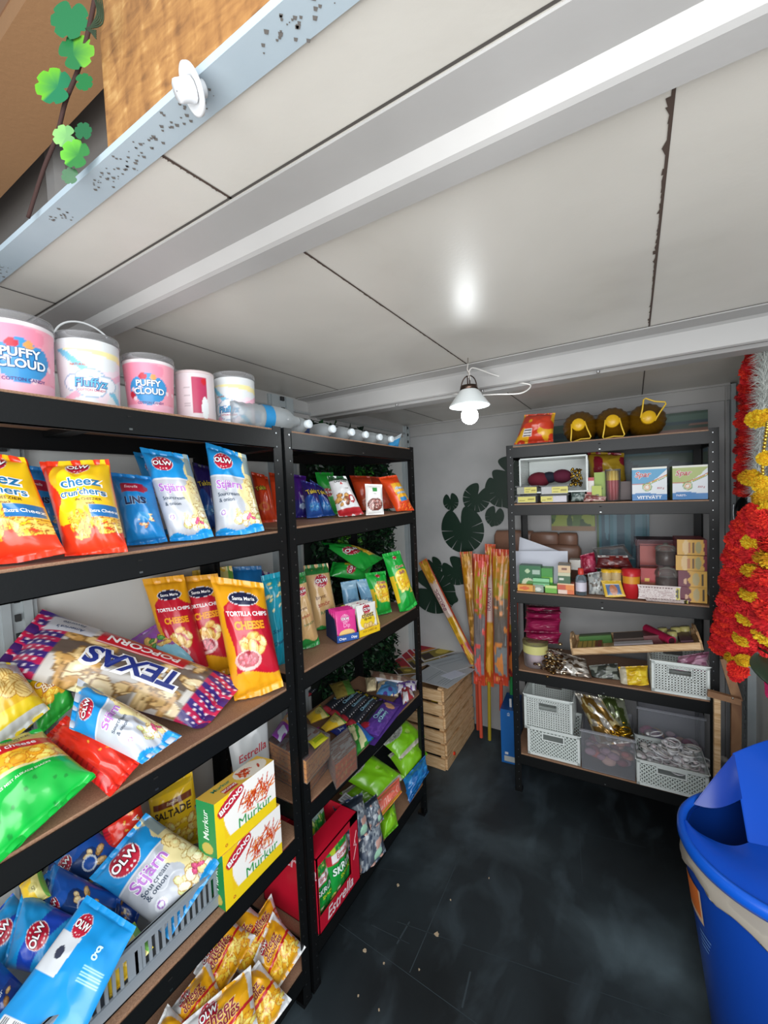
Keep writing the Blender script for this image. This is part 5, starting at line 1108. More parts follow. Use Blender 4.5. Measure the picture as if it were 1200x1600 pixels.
bagB(lambda c: (c.all('5a6a66'), c.m(vnoise(c.u*8, c.v*6, 2) > .55, '9aa8a4'), [])[2], [(892, 768), (914, 766), (916, 784), (892, 785)], .06, z4, 'grey green clear packet between the tubs and the small boxes', 'snack_packet', 'packet', t=.04, back='4a5a58')
bbox('white and red spice jar beside the lime green boxes', 'spice_jar', 'jar', 917, 784, 928, 746, .05, .03, z4, 'd8d4d0', front=lambda c: (c.all('d8d4d0'), c.m(c.v > .85, 'b8242e'), c.m(c.v < .4, 'b83a3a'), [])[3])
bbox('lime green incense box standing behind, higher of the two', 'incense_box', 'box', 929, 784, 946, 738, .07, .03, z4, '8aa82a', front=lambda c: (c.all('8aa82a'), c.e(.55, .42, .2, .1, '2a3a1a'), [])[2])
bbox('lime green incense box standing in front, lower of the two', 'incense_box', 'box', 925, 784, 940, 759, .03, .03, z4, 'a8b83a', front=lambda c: (c.all('a8b83a'), c.e(.55, .42, .2, .1, '3a4a1a'), [])[2])
bagB(lambda c: (c.all('8a4a4a'), c.m(vnoise(c.u*8, c.v*6, 2) > .5, 'c8a8a0'), [])[2], [(914, 772), (948, 776), (946, 785), (910, 786)], .015, z4, 'small clear packet of pinkish sweets before the lime boxes', 'snack_packet', 'packet', t=.03, back='8a4a4a')
# tumbler with firecracker sticks
c, tt = bat(958, 783, .05); t = thing('sparkler_jar', 'clear jar packed with red and yellow tubes', 'jar', bl(tt, .05, z4)); r = .034; m = MB()
H_ = bat(958, 733, .05)[0][2]-z4
m.lathe(bl(tt, .05, z4), Z1, [(.001, 0), (r*.9, 0), (r, H_), (r*.97, H_)], 'clear', hx('c8c8c8'), 24); m.build('jar_body', t)
for i in range(12):
    a = i*2*math.pi/9; rr = r*.66 if i < 9 else r*.25; q = bl(tt+rr*math.cos(a)*.95, .05+rr*math.sin(a)*.95, z4+.004); m = MB()
    m.cyl(q, q+Z1*H_*.62, .0085, 'card', hx('a82a34'), 10); m.cyl(q+Z1*H_*.62, q+Z1*H_*.92, .0087, 'card', hx('e0c03a'), 10); m.build('paper_tube', t)
bbox('dark reddish box behind the jar of tubes', 'cardboard_box', 'box', 968, 784, 988, 752, .12, .08, z4, '4a2a26')
bagB(lambda c: (c.all('8a2030'), c.m(vnoise(c.u*4, c.v*4, 8) > .45, 'b8962a'), [])[2], [(918, 706), (975, 708), (980, 760), (922, 770)], .22, z4, 'large red and yellow bag hanging at the back of the shelf beside the basket', 'gift_bag', 'bag', t=.1, back='8a2030')
bbox('blue and white Spar washing powder box reading VITTVÄTT', 'washing_powder_box', 'box', 988, 784, 1042, 730, .012, .10, z4, '4a8ab0', front=DES['spar_b'], group='Spar washing powder boxes')
bbox('green and white Spar washing powder box next to the right post', 'washing_powder_box', 'box', 1051, 783, 1106, 727, .012, .10, z4, '9aa860', front=DES['spar_g'], group='Spar washing powder boxes')
# ---- third shelf of the back rack
for L, B, R, T, y, lab, n in ((772, 866, 835, 829, 1.74, 'brown padded parcel behind the left post of the back rack', 1), (828, 856, 872, 832, 1.73, 'brown padded parcel on top at the wall, left of two', 2), (872, 856, 902, 833, 1.73, 'brown padded parcel on top at the wall, right of two', 3), (840, 884, 907, 852, 1.70, 'brown padded parcel in the lower row behind the white papers', 4), (884, 905, 916, 884, 1.69, 'brown parcel just above the white tin', 5)):
    p = at(L, B, 1, y); q = at(R, T, 1, y); ym = (p[2]+q[2])/2
    m = MB(); ex = q[0]-p[0]; ez = q[2]-p[2]; r = ez/2; t = thing('brown_parcel', lab, 'parcel', (p[0], y, p[2]), 'brown parcels stacked behind the back rack')
    m.rings([[(x, y+.03+.03*s*math.copysign(abs(math.cos(a))**.5, math.cos(a)), ym+r*s*math.copysign(abs(math.sin(a))**.5, math.sin(a))) for a in np.linspace(0, 2*math.pi, 16, endpoint=False)] for x, s in ((p[0], .6), (p[0]+ex*.06, .95), (p[0]+ex*.5, 1), (p[0]+ex*.94, .95), (q[0], .6))], 'card', hx('8a6552'), cap0=True, cap1=True); m.build('parcel_body', t)
def sheet(P, lab, col='d4d8e0', name='paper_sheet', cat='paper', grp=None, th=.0012):
    m = MB(); n = unit(np.cross(np.array(P[1])-P[0], np.array(P[2])-P[0])); m.poly(P, n*th, 'paper', hx(col)); m.build(name, label=lab, cat=cat, group=grp)
sheet([bat(x, y, d)[0] for x, y, d in ((806, 926, .10), (885, 926, .10), (882, 864, .20), (812, 839, .20))], 'white sheet of paper propped up, the taller one behind', 'ccd0da')
sheet([bat(x, y, d)[0] for x, y, d in ((805, 926, .08), (888, 926, .08), (887, 861, .15), (805, 861, .15))], 'white sheet of paper propped up in front, straight top edge', 'd0d4e0')
def leafbox(c): c.all('14683a'); c.e(.4, .25, .3, .3, 'c8d0b0'); c.e(.5, .2, .2, .25, '4a8a3a'); c.r(.62, .66, .95, .85, 'a8c0b0'); c.e(.38, .78, .12, .1, 'b8d0a8'); return []
bbox('dark green tea box with a pale leaf picture, tallest of the green boxes', 'tea_box', 'box', 812, 914, 845, 884, .04, .06, z3, '14683a', front=leafbox)
bbox('orange and yellow flat box under the dark green tea box', 'tea_box', 'box', 807, 926, 836, 914, .012, .06, z3, 'e0963a', front=lambda c: (c.all('e0a040'), c.e(.4, .5, .3, .1, 'd8622a'), [])[2])
bbox('bright green box behind, upper one beside the tea box', 'green_box', 'box', 846, 913, 863, 888, .05, .06, z3, '3a9a2c', front=lambda c: (c.all('2f8f2c'), c.m(np.abs(c.v-.5) < .1, '9ad04a'), [])[2])
bbox('pale green soap box lying in the middle of the green boxes', 'green_box', 'box', 833, 916, 858, 904, .02, .04, z3+.03, '7ac88a', front=lambda c: (c.all('8ad09a'), c.m(np.abs(c.v-.45) < .12, '3a8a4a'), [])[2])
bbox('grey green soap box lowest beside the orange box', 'green_box', 'box', 833, 926, 849, 914, .012, .05, z3, '8a988a', front=lambda c: (c.all('8f9f90'), c.e(.5, .4, .3, .2, 'd8dcd0'), [])[2])
bbox('lime green soap box lowest, right of the grey green one', 'green_box', 'box', 852, 927, 870, 915, .012, .05, z3, '6ab03a', front=lambda c: (c.all('6ab03a'), c.m(c.v > .7, 'c8e08a'), [])[2])
zz = z3
for B, T, col, fn, lab in ((930, 922, 'e8b090', lambda c: (c.all('ecd0c0'), c.m(c.u > .55, 'e0703a'), [])[2], 'cream and orange flat box at the bottom of the narrow stack'), (921, 912, 'c8583a', lambda c: (c.all('c8502f'), c.m(c.u > .5, 'e8883a'), c.m(c.v > .75, 'e8c8a0'), [])[3], 'red and orange flat box second from the bottom of the narrow stack'),
        (911, 895, '2a5a3a', lambda c: (c.all('2f5f3c'), c.m(c.v > .72, 'c8c8a8'), c.r(.1, .3, .5, .5, 'd8e0d0'), [])[3], 'dark green box third in the narrow stack'), (894, 881, 'b8a080', lambda c: (c.all('d8b890'), c.m(c.v > .8, '3a3a32'), c.r(.25, .3, .75, .55, '7a4a3a'), [])[3], 'cream labelled box on top of the narrow stack')):
    _, _, _, _, zb_ = bbox(lab, 'spice_box', 'box', 872 if col != 'c8583a' else 871, B, 892 if T > 900 and T != 922 and T != 912 else (897 if T > 905 else 891), T, .015, .05, zz, col, front=fn, group='small boxes in a narrow stack'); zz = zb_+.0005
# hand gel bottle
c, tt = bat(908, 928, .03); t = thing('gel_bottle', 'clear bottle with a red cap and white label on the third shelf', 'bottle', bl(tt, .03, z3)); H_ = bat(908, 888, .03)[0][2]-z3; r = .026; m = MB(); o_ = bl(tt, .035, z3)
m.lathe(o_, Z1, [(.001, 0), (r, 0), (r, H_*.5), (r*.9, H_*.66), (r*.4, H_*.78)], 'frosted', hx('b8ccd4'), 24); m.build('bottle_body', t)
m = MB(); m.lathe(o_, Z1, [(r*.5, H_*.76), (r*.55, H_*.8), (r*.5, H_), (.001, H_)], 'plastic', hx('d8483a'), 20); m.build('cap', t)
m = MB(); m.lathe(o_, Z1, [(r*1.01, H_*.14), (r*1.01, H_*.48)], 'print', hx('d8d4e0'), 24); m.build('paper_label', t)
bbox('white tin with green leaf stripe behind the gel bottle', 'white_tin', 'tin', 890, 890, 907, 875, .2, .06, bspan(890, 890, 907, 875, .2)[2], 'd8d4cc')
bagB(lambda c: (c.all('a01c3c'), c.m(vnoise(c.u*4, c.v*4, 8) > .6, 'c84a6a'), [])[2], [(906, 868), (930, 862), (934, 896), (908, 898)], .2, z3+.05, 'crimson plastic packet behind the red capped bottle', 'snack_packet', 'packet', t=.05, back='a01c3c')
bagB(lambda c: (c.all('8f9494'), c.m(vnoise(c.u*9, c.v*7, 3) > .5, 'b8bcb8'), c.m(vnoise(c.u*7, c.v*9, 6) > .66, '6a6258'), [])[3], [(918, 896), (942, 892), (944, 930), (920, 932)], .05, z3, 'grey clear packet of small items left of the yellow picture packet', 'snack_packet', 'packet', t=.05, back='8f9494')
bagB(lambda c: (c.all('5a1a1c'), c.m(c.v > .85, 'c8c4c0'), c.m(vnoise(c.u*9, c.v*3, 3) > .66, '7a2a24'), [])[3], [(934, 868), (980, 868), (992, 890), (930, 888)], .12, z3+.1, 'dark maroon clear wrapped tray held up at mid shelf', 'date_tray', 'tray', t=.04, back='5a1a1c')
bagB(lambda c: (c.all('b8b0b0'), c.m(vnoise(c.u*7, c.v*5, 3) > .55, 'd0ccc8'), [])[2], [(925, 856), (975, 850), (992, 874), (930, 874)], .2, z3+.16, 'crumpled clear plastic bag above the maroon tray', 'plastic_bag', 'bag', t=.08, back='a8a4a4', mat='wrap')
for px, lab in ((948, 'left small yellow pot under the maroon tray'), (963, 'right small yellow pot under the maroon tray')):
    c, tt = bat(px, 910, .06); h_ = .055; zt_ = bat(px, 890, .06)[0][2]; m = MB(); t = thing('paint_pot', lab, 'pot', bl(tt, .06, z3), 'small yellow pots')
    m.lathe(bl(tt, .07, z3), Z1, [(.001, 0), (.023, 0), (.023, zt_-z3-.014)], 'plastic', hx('c8b080'), 20); m.build('pot_body', t); m = MB(); m.lathe(bl(tt, .07, z3), Z1, [(.025, zt_-z3-.014), (.025, zt_-z3), (.001, zt_-z3)], 'plastic', hx('e8b82a'), 20); m.build('lid', t)
def tube_lathe(lab, name, cat, px, pyB, pyT, rpx, d, prof, zs, mat='plastic', part='body'):
    c, tt = bat(px, pyB, d); H = bat(px, pyT, d)[0][2]-zs; dep = (bl(tt, d, zs)-C0)@FW; r = rpx*dep/CAM['f']*.9; t = thing(name, lab, cat, bl(tt, d+r, zs))
    for i, (pr, col, mt, pn) in enumerate(prof):
        m = MB(); m.lathe(bl(tt, d+r, zs), Z1, [(a*r, b*H) for a, b in pr], mt, hx(col), 28); m.build(pn, t)
tube_lathe('red and yellow round food tub right of the yellow picture packet', 'food_tub', 'tub', 987, 932, 890, 14, .015, [([(.001, 0), (.9, 0), (.95, .5)], 'c8242a', 'card', 'tub_body'), ([(.95, .5), (.97, .75)], 'e0982a', 'card', 'band'), ([(1.04, .75), (1.04, .98), (.001, 1)], 'c82a30', 'plastic', 'lid')], z3)
bagB(lambda c: (c.all('e0b83a'), c.r(.14, .14, .86, .78, '4a6a98'), c.e(.5, .42, .2, .3, 'b8704a'), c.r(.14, .72, .86, .78, 'c8d0d8'), [])[4], [(939, 907), (970, 907), (978, 932), (946, 934)], .01, z3, 'yellow bordered packet with a blue picture leaning at the shelf front', 'picture_packet', 'packet', t=.012, back='e0b83a', lean=25)
bbox('red and brown box with a yellow emblem behind the round red tub', 'cardboard_box', 'box', 1001, 912, 1030, 888, .08, .06, z3, '7a3a2a', front=lambda c: (c.all('8a4a30'), c.m(c.v > .5, 'a8242a'), c.e(.35, .6, .15, .12, 'd8b84a'), [])[3])
t0, t1, za, zb = bspan(996, 888, 1086, 838, .16, z3+.055); t = thing('clear_tub', 'clear lidded tub of orange red packets behind the two glass jars', 'tub', bl(t0, .16, za)); zl = bat(1040, 842, .16)[0][2]
m = MB(); m.box(bl(t0+.012, .17, z3+.003), BU*(t1-t0-.024), BV*.12, Z1*(zl-z3-.03), 'card', hx('b84a34')); m.box(bl(t0+.012, .1695, z3+.003), BU*(t1-t0-.024), BV*.001, Z1*(zl-z3)*.5, 'card', hx('8a5a60')); m.build('contents', t)
m = MB(); m.box(bl(t0, .16, z3), BU*(t1-t0), BV*.14, Z1*(zl-z3-.005), 'frosted', hx('a87a80')); m.box(bl(t0-.008, .152, zl-.035), BU*(t1-t0+.016), BV*.156, Z1*.03, 'frosted', hx('a06a70')); m.build('tub_body', t)
for px, B, T, rp, d, dz, lab in ((1044, 914, 884, 17, .03, 0, 'squat glass jar of dark sweets, lower of the two stacked'), (1042, 884, 850, 15, .035, None, 'squat glass jar of dark sweets, upper of the two stacked')):
    zs_ = z3 if dz == 0 else zjar; c, tt = bat(px, B, d); H_ = bat(px, T, d)[0][2]-zs_; dep = (bl(tt, d, zs_)-C0)@FW; r = rp*dep/CAM['f']*.92; t = thing('glass_jar', lab, 'jar', bl(tt, d+r, zs_), 'stacked glass jars'); ctr = bl(tt, d+r, zs_)
    m = MB(); m.lathe(ctr, Z1, [(.001, .004), (r*.9, .004), (r*.92, H_*.6), (.001, H_*.6)], 'foil', hx('3a2420'), 24); m.build('contents', t)
    m = MB(); m.lathe(ctr, Z1, [(.001, 0), (r*.95, 0), (r, H_*.1), (r, H_*.6), (r*.9, H_*.7)], 'clear', hx('b8b4b0'), 28); m.build('jar_body', t)
    m = MB(); m.lathe(ctr, Z1, [(r*1.02, H_*.66), (r*1.05, H_*.7), (r*1.05, H_*.78), (r*.8, H_*.88), (r*.3, H_*.9), (r*.2, H_), (.001, H_)], 'clear', hx('c8c4bc'), 28); m.build('lid', t); zjar = zs_+H_*.98
def kart(c): c.all('d8a84a'); c.e(.3, .5, .12, .3, 'e0c08a'); c.r(.52, .15, .60, .8, '6a4a2a'); c.r(.38, .15, .46, .8, 'b8784a'); c.e(.72, .5, .1, .25, 'a8a070'); c.m(c.u > .9+.03*np.sin(c.v*12), '7a1c34'); return []
def kart2(c): c.all('d8a84a'); c.m(c.u < .38+.05*np.sin(c.v*11), '6a2038'); c.e(.25, .35, .06, .12, 'd8b090'); c.r(.82, .15, .89, .85, '4a3a22'); c.e(.62, .5, .12, .28, 'b8a878'); return []
for (L, B, R, T), fn, lab in (((1058, 867, 1106, 843), kart, 'top one of the four yellow and maroon tea boxes'), ((1056, 891, 1107, 868), kart, 'second from top of the four yellow and maroon tea boxes'), ((1060, 917, 1109, 892), kart2, 'third from top of the four yellow and maroon tea boxes'), ((1062, 941, 1109, 917), kart2, 'lowest of the four yellow and maroon tea boxes')):
    t0, t1, za, zb = bspan(L, B, R, T, .03, z3 if T == 917 else None); t1 = min(t1, .8959-.038)
    t = thing('tea_box', lab, 'box', bl((t0+t1)/2, .03, za), 'yellow and maroon tea boxes'); m = MB(); pbox(m, bl(t0, .03, za+.001), BU*(t1-t0), BV*.16, Z1*(zb-za-.002), hx('8a3a40'), front=fn); m.build('carton', t)
def calend(c):
    c.all('d8ccc8')
    for k in range(12): c.e(.06+k*.068, .84, .02, .02, '6a4a4a')
    for j in range(6): c.m((np.abs(c.v-.12-j*.11) < .025) & (vnoise(c.u*60, c.v*9, j) > .5) & (c.u < .88), '9a7a7a')
    c.r(.9, .1, .98, .9, 'd8cc4a'); c.e(.94, .35, .025, .08, '3a3a2a'); c.e(.94, .65, .025, .08, '3a3a2a'); return []
bagB(calend, [(996, 913), (1064, 917), (1064, 940), (997, 935)], .008, z3, 'spotted cream card of small stickers standing at the shelf edge', 'sticker_card', 'card', t=.006, lean=12, back='d8ccc8', mat='card', wr=.3)
bagB(calend, [(1005, 933), (1077, 938), (1077, 946), (1012, 943)], -.004, z3, 'second spotted sticker card lying flat over the shelf edge', 'sticker_card', 'card', t=.005, lean=50, back='d8ccc8', mat='card', wr=.3)
# ---- second shelf of the back rack
for k, (B, T, col, lab) in enumerate(((1004, 986, '7a1038', 'glossy dark crimson packet lowest of the folded stack'), (987, 964, '8a1444', 'wine red packet in the middle of the folded stack'), (966, 955, '8f1848', 'wine red packet second from top of the folded stack'), (956, 945, '4a0a20', 'almost black red packet on top of the folded stack, shadow put into its colour'))):  # top packet's near-black red has its shadow painted in
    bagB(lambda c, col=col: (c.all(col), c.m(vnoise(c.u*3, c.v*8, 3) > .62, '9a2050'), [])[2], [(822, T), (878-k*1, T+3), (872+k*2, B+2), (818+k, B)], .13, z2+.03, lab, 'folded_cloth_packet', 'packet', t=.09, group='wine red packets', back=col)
tube_lathe('round clear tub with yellow label full of white sweets, left end of the second shelf', 'sweet_tub', 'tub', 834, 1045, 1006, 21, .03, [([(.001, .02), (.9, .02), (.9, .55), (.001, .55)], 'd8c8cc', 'matte', 'contents'), ([(.001, 0), (.92, 0), (.96, .6)], 'd0ccd0', 'frosted', 'tub_body'), ([(1.0, .55), (1.0, .88)], 'd8d488', 'print', 'paper_label'), ([(1.03, .86), (1.04, .98), (.001, 1)], 'b8b080', 'frosted', 'lid')], z2)
def goldheap(px, py, d, sx, sy, sz, n, cols, lab, zs, name='gold_trinkets', cat='decoration', mat='metal', r=(.006, .014), wrap=None):
    c, tt = bat(px, py, d); m = MB(); R = random.Random(int(px))
    for i in range(n):
        q = bl(tt+R.gauss(0, sx*.45), d+R.gauss(0, sy*.4), 0); q[2] = max(zs+.008, zs+sz*abs(R.gauss(.3, .35))); s = R.uniform(*r)
        if i % 3: m.ball(q, s, mat, hx(R.choice(cols)), 7, (1, 1, .6))
        else:
            a = R.uniform(0, 3.14); u = np.array([math.cos(a), math.sin(a), R.uniform(-.5, .5)]); m.tube([q+(u*math.cos(b)+np.cross(u, Z1)*math.sin(b))*s*1.6+Z1*s*.5 for b in np.linspace(0, 6.28, 12, endpoint=False)], s*.22, mat, hx(R.choice(cols)), 5, closed=True)
    o = m.build(name, label=lab, cat=cat, kind='stuff')
goldheap(866, 1035, .06, .09, .09, .10, 90, ['d8c090', '8a6a40', 'f0e0c0', '6a5240'], 'heap of shiny gold and brown bangles next to the sweet tub', z2)
bagB(lambda c: (c.all('8a8076'), c.m(vnoise(c.u*9, c.v*6, 3) > .5, 'd8d4cc'), c.m(vnoise(c.u*12, c.v*9, 7) > .66, '5a4a3a'), [])[3], [(852, 1012), (915, 1030), (925, 1062), (860, 1056)], .03, z2, 'crinkled clear bag of small metal charms spilling along the shelf', 'charm_bag', 'bag', t=.05, lean=45, back='8a8076', mat='silverfoil', wr=1.8)
bagB(lambda c: (c.all('3a403a'), c.m(vnoise(c.u*6, c.v*5, 3) > .6, '8a9088'), [])[2], [(920, 1040), (965, 1036), (970, 1062), (925, 1066)], .06, z2, 'dark clear packet under the wooden tray', 'charm_bag', 'bag', t=.04, lean=40, back='3a403a')
bagB(lambda c: (c.all('d8b01c'), c.m(vnoise(c.u*6, c.v*5, 3) > .55, 'f0d03a'), c.m(c.u < .25, 'c8c0a8'), [])[3], [(966, 1042), (1012, 1040), (1014, 1070), (970, 1076)], .03, z2, 'bright yellow marigold blossoms in a clear bag before the white basket', 'flower_bag', 'bag', t=.06, lean=30, back='d8b01c', wr=2)
# wooden tray
P = [bat(894, 1024, .015)[0], bat(1100, 1016, .015)[0]]; zt = (P[0][2]+P[1][2])/2-.012; o_ = P[0].copy(); ex = P[1]-P[0]; ez = np.array([0, 0, .032]); ey = BV*.22
t = thing('wooden_tray', 'long pale wooden tray with cut out handles, resting on the white basket', 'tray', o_); m = MB(); w = .008; n1 = unit(ex); L = np.linalg.norm(ex); tz = Z1
up = unit(np.cross(n1, BV)); ez = up*.035
m.box(o_, ex, ey, up*.006, 'pine', (1, 1, 1)); m.build('tray_base', t)
m = MB(); m.box(o_, ex, BV*w, ez, 'pine', (1, 1, 1)); m.build('tray_rim', t); m = MB(); m.box(o_+ey-BV*w, ex, BV*w, ez, 'pine', (1, 1, 1)); m.build('tray_rim', t)
for s, q in ((0, o_), (1, o_+ex-n1*w)):
    m = MB(); 
    for a, b_, h0, h1 in ((0, .22, 0, .075), (.0, .22, 0, .0)):
        pass
    D2 = .22; prof = [(0, 0), (D2, 0), (D2, .035), (D2*.8, .07), (D2*.5, .082), (D2*.2, .07), (0, .035)]
    hole = [(D2*.34, .045), (D2*.66, .045), (D2*.66, .062), (D2*.34, .062)]
    A = [q+BV*a+up*b for a, b in ((0, 0), (D2, 0), (D2, .035), (D2*.66, .045), (D2*.34, .045), (0, .035))]; m.poly(A, n1*w, 'pine', (1, 1, 1))
    for pl in (((0, .035), (D2*.34, .045), (D2*.34, .062), (D2*.2, .07)), ((D2*.66, .045), (D2, .035), (D2*.8, .07), (D2*.66, .062)), ((D2*.34, .062), (D2*.66, .062), (D2*.8, .07), (D2*.5, .082), (D2*.2, .07))): m.poly([q+BV*a+up*b for a, b in pl], n1*w, 'pine', (1, 1, 1))
    m.build('tray_end', t)
def ontray(f0, f1, d0, d1, h, col, lab, name, cat, base=.007, fn=None, mat='card'):
    m = MB(); t = thing(name, lab, cat, o_+ex*f0+BV*d0); pbox(m, o_+ex*f0+BV*d0+up*base, ex*(f1-f0), BV*(d1-d0), up*h, hx(col), top=fn, mat=mat); m.build('body', t)
ontray(.05, .26, .03, .13, .02, 'b89a3a', 'yellow and red match boxes lying in the left end of the wooden tray', 'match_box', 'box', fn=lambda c: (c.all('c8a84a'), c.m(c.u > .7, '8a2a24'), c.m((c.u*5 % 1) < .1, '6a5a1c'), [])[3])
ontray(.06, .34, .14, .19, .04, '4a7a3a', 'long green edged incense pack in the wooden tray', 'incense_pack', 'packet', fn=lambda c: (c.all('5a6a4a'), c.m(c.v < .4, '6a9a4a'), [])[2])
ontray(.36, .66, .03, .07, .028, 'b8b0b4', 'slim pack with a white paper strip in the middle of the wooden tray', 'incense_pack', 'packet', fn=words(bg='c8c4c4'))
ontray(.36, .6, .09, .19, .035, '5a4a42', 'brown wrapped bundle in the middle of the wooden tray', 'wrapped_bundle', 'bundle')
ontray(.60, .74, .08, .17, .045, '6a3a3c', 'dull red packet beside the crimson roll in the wooden tray', 'snack_packet', 'packet')
m = MB(); a_ = o_+ex*.80+BV*.04+up*.035; b_ = o_+ex*.64+BV*.19+up*.055; m.cyl(a_, b_, .021, 'foil', hx('a82048'), 20); m.cyl(a_-unit(b_-a_)*.0006, a_, .015, 'matte', hx('3a0c18'), 16); m.build('crimson_roll', label='crimson roll lying slantwise in the wooden tray', cat='roll')
for f, d_, lab in ((.76, .19, 'round yellow lidded pot at the back left of the tray cluster'), (.82, .13, 'round yellow lidded pot in front, nearest the crimson roll'), (.86, .19, 'round yellow lidded pot in the middle of the tray cluster'), (.93, .195, 'round yellow lidded pot at the back right corner of the tray')):
    c_ = o_+ex*f+BV*(d_-.02)+up*.007; t = thing('ointment_pot', lab, 'pot', c_, 'small yellow lidded pots on the tray'); m = MB(); m.lathe(c_, up, [(.001, 0), (.02, 0), (.02, .03)], 'plastic', hx('b8b4a0'), 18); m.build('pot_body', t); m = MB(); m.lathe(c_, up, [(.021, .03), (.021, .05), (.001, .051)], 'plastic', hx('c8c07a'), 18); m.build('lid', t)
ontray(.86, .95, .03, .16, .03, '5a3a48', 'dark mauve packet at the right end of the wooden tray', 'incense_pack', 'packet')
basket('white basket with square holes at the right end of the second shelf', None, 1018, 1095, 1110, 1036, .0, .26, z2, lattice='grid', group='white baskets with square holes')
bagB(lambda c: (c.all('a86a88'), c.m(vnoise(c.u*6, c.v*5, 3) > .55, 'd8a8c0'), [])[2], [(1060, 1026), (1108, 1018), (1108, 1052), (1050, 1052)], .05, z2+.1, 'crumpled pink clear packet in the white basket below the tray', 'snack_packet', 'packet', t=.06, lean=40, back='a86a88', wr=2)
# ---- bottom shelf of the back rack
t_, o2, ex2, ey2, ez2 = basket('white basket with diamond holes, lower of the stacked pair at the left', None, 825, 1180, 906, 1142, .012, .24, z1, lattice='diamond')
za_ = z1+np.linalg.norm(ez2)*.86
basket('white basket with square holes stacked on top of the diamond one', None, 820, 1150, 894, 1090, .02, .27, za_, lattice='grid', group='white baskets with square holes')
basket('white diamond basket at the right end of the bottom shelf full of silver trinkets', None, 995, 1240, 1108, 1198, -.01, .22, z1, lattice='diamond')
t0, t1, za, zb = bspan(1000, 1200, 1110, 1125, .10, z1)
def clearbox(lab, t0, t1, d, dep, z0, h, fill, fh, cols, n=40):
    t = thing('clear_storage_box', lab, 'storage box', bl((t0+t1)/2, d, z0)); m = MB(); w = .003; o = bl(t0, d, z0); W_ = t1-t0
    for a, b, c_ in ((o, BU*W_, BV*w), (o+BV*(dep-w), BU*W_, BV*w), (o, BU*w, BV*dep), (o+BU*(W_-w), BU*w, BV*dep)): m.box(a, b, c_, Z1*h, 'frosted', hx('c0c4c8'))
    m.box(o, BU*W_, BV*dep, Z1*w, 'frosted', hx('d0d2d6')); m.box(o-BU*.006-BV*.006+Z1*(h-.012), BU*(W_+.012), BV*.008, Z1*.012, 'frosted', hx('d6d8dc'))
    m.build('box_body', t)
    m = MB(); R = random.Random(int(t0*1000))
    for i in range(n): m.ball(bl(R.uniform(t0+.03, t1-.03), R.uniform(d+.03, d+dep-.03), z0+.02+R.random()*fh), R.uniform(.015, .03), 'matte', hx(R.choice(cols)), 10, (1.2, 1, .7))
    m.build('box_contents', label='', cat=None, parent=t, kind='stuff')
clearbox('tall clear storage box with pink and orange packets behind the right diamond basket', t0, t1, .235, .14, z1, .27, 'c05080', .09, ['c85a8a', 'd8a08a', '8a6a9a', 'd8b070', 'b84a7a', 'e0c0c8'], 60)
t0, t1, za, zb = bspan(909, 1204, 992, 1148, .0, z1)
clearbox('small clear storage box with reddish things in the middle of the bottom shelf', t0, t1, .005, .25, z1, zb-z1, 'a06070', .07, ['c0625a', 'd08a70', '8a4050', 'b08a98', 'd8b0a0'], 60)
bagB(lambda c: (c.all('a09a8c'), c.m(vnoise(c.u*8, c.v*4, 3) > .5, 'd0ccc4'), c.m(vnoise(c.u*5, c.v*7, 7) > .62, '8a6a30'), c.m(vnoise(c.u*9, c.v*7, 1) > .72, 'e8d8a0'), [])[4], [(898, 1082), (938, 1090), (990, 1160), (935, 1165)], .06, z1+.12, 'clear bag of gold bells leaning out of the small clear box', 'bell_bag', 'bag', t=.08, lean=20, back='8a8478', mat='silverfoil', wr=1.8)
bagB(lambda c: (c.all('6a7058'), c.m(vnoise(c.u*8, c.v*4, 3) > .5, '9aa08c'), c.m(vnoise(c.u*5, c.v*7, 7) > .62, '4a5a2c'), [])[3], [(934, 1084), (975, 1092), (990, 1150), (950, 1160)], .10, z1+.12, 'greenish clear bag standing behind the bag of gold bells', 'bell_bag', 'bag', t=.07, lean=15, back='5a6048', mat='silverfoil', wr=1.6)
goldheap(970, 1150, .06, .045, .05, .05, 26, ['e0b030', 'f0d060', 'a88020'], 'three shiny gold bells on top of the small clear box', zb-.02, 'gold_bell_heap', 'decoration', r=(.01, .018))
goldheap(1050, 1200, .09, .14, .08, .10, 150, ['e8e8ea', 'd8d8dc', 'f4f4f4', 'c8c4c0', 'e0d4d8'], 'pile of silver and white trinkets in the right diamond basket', z1+.07, 'silver_trinkets', 'decoration', r=(.010, .022), mat='foil')
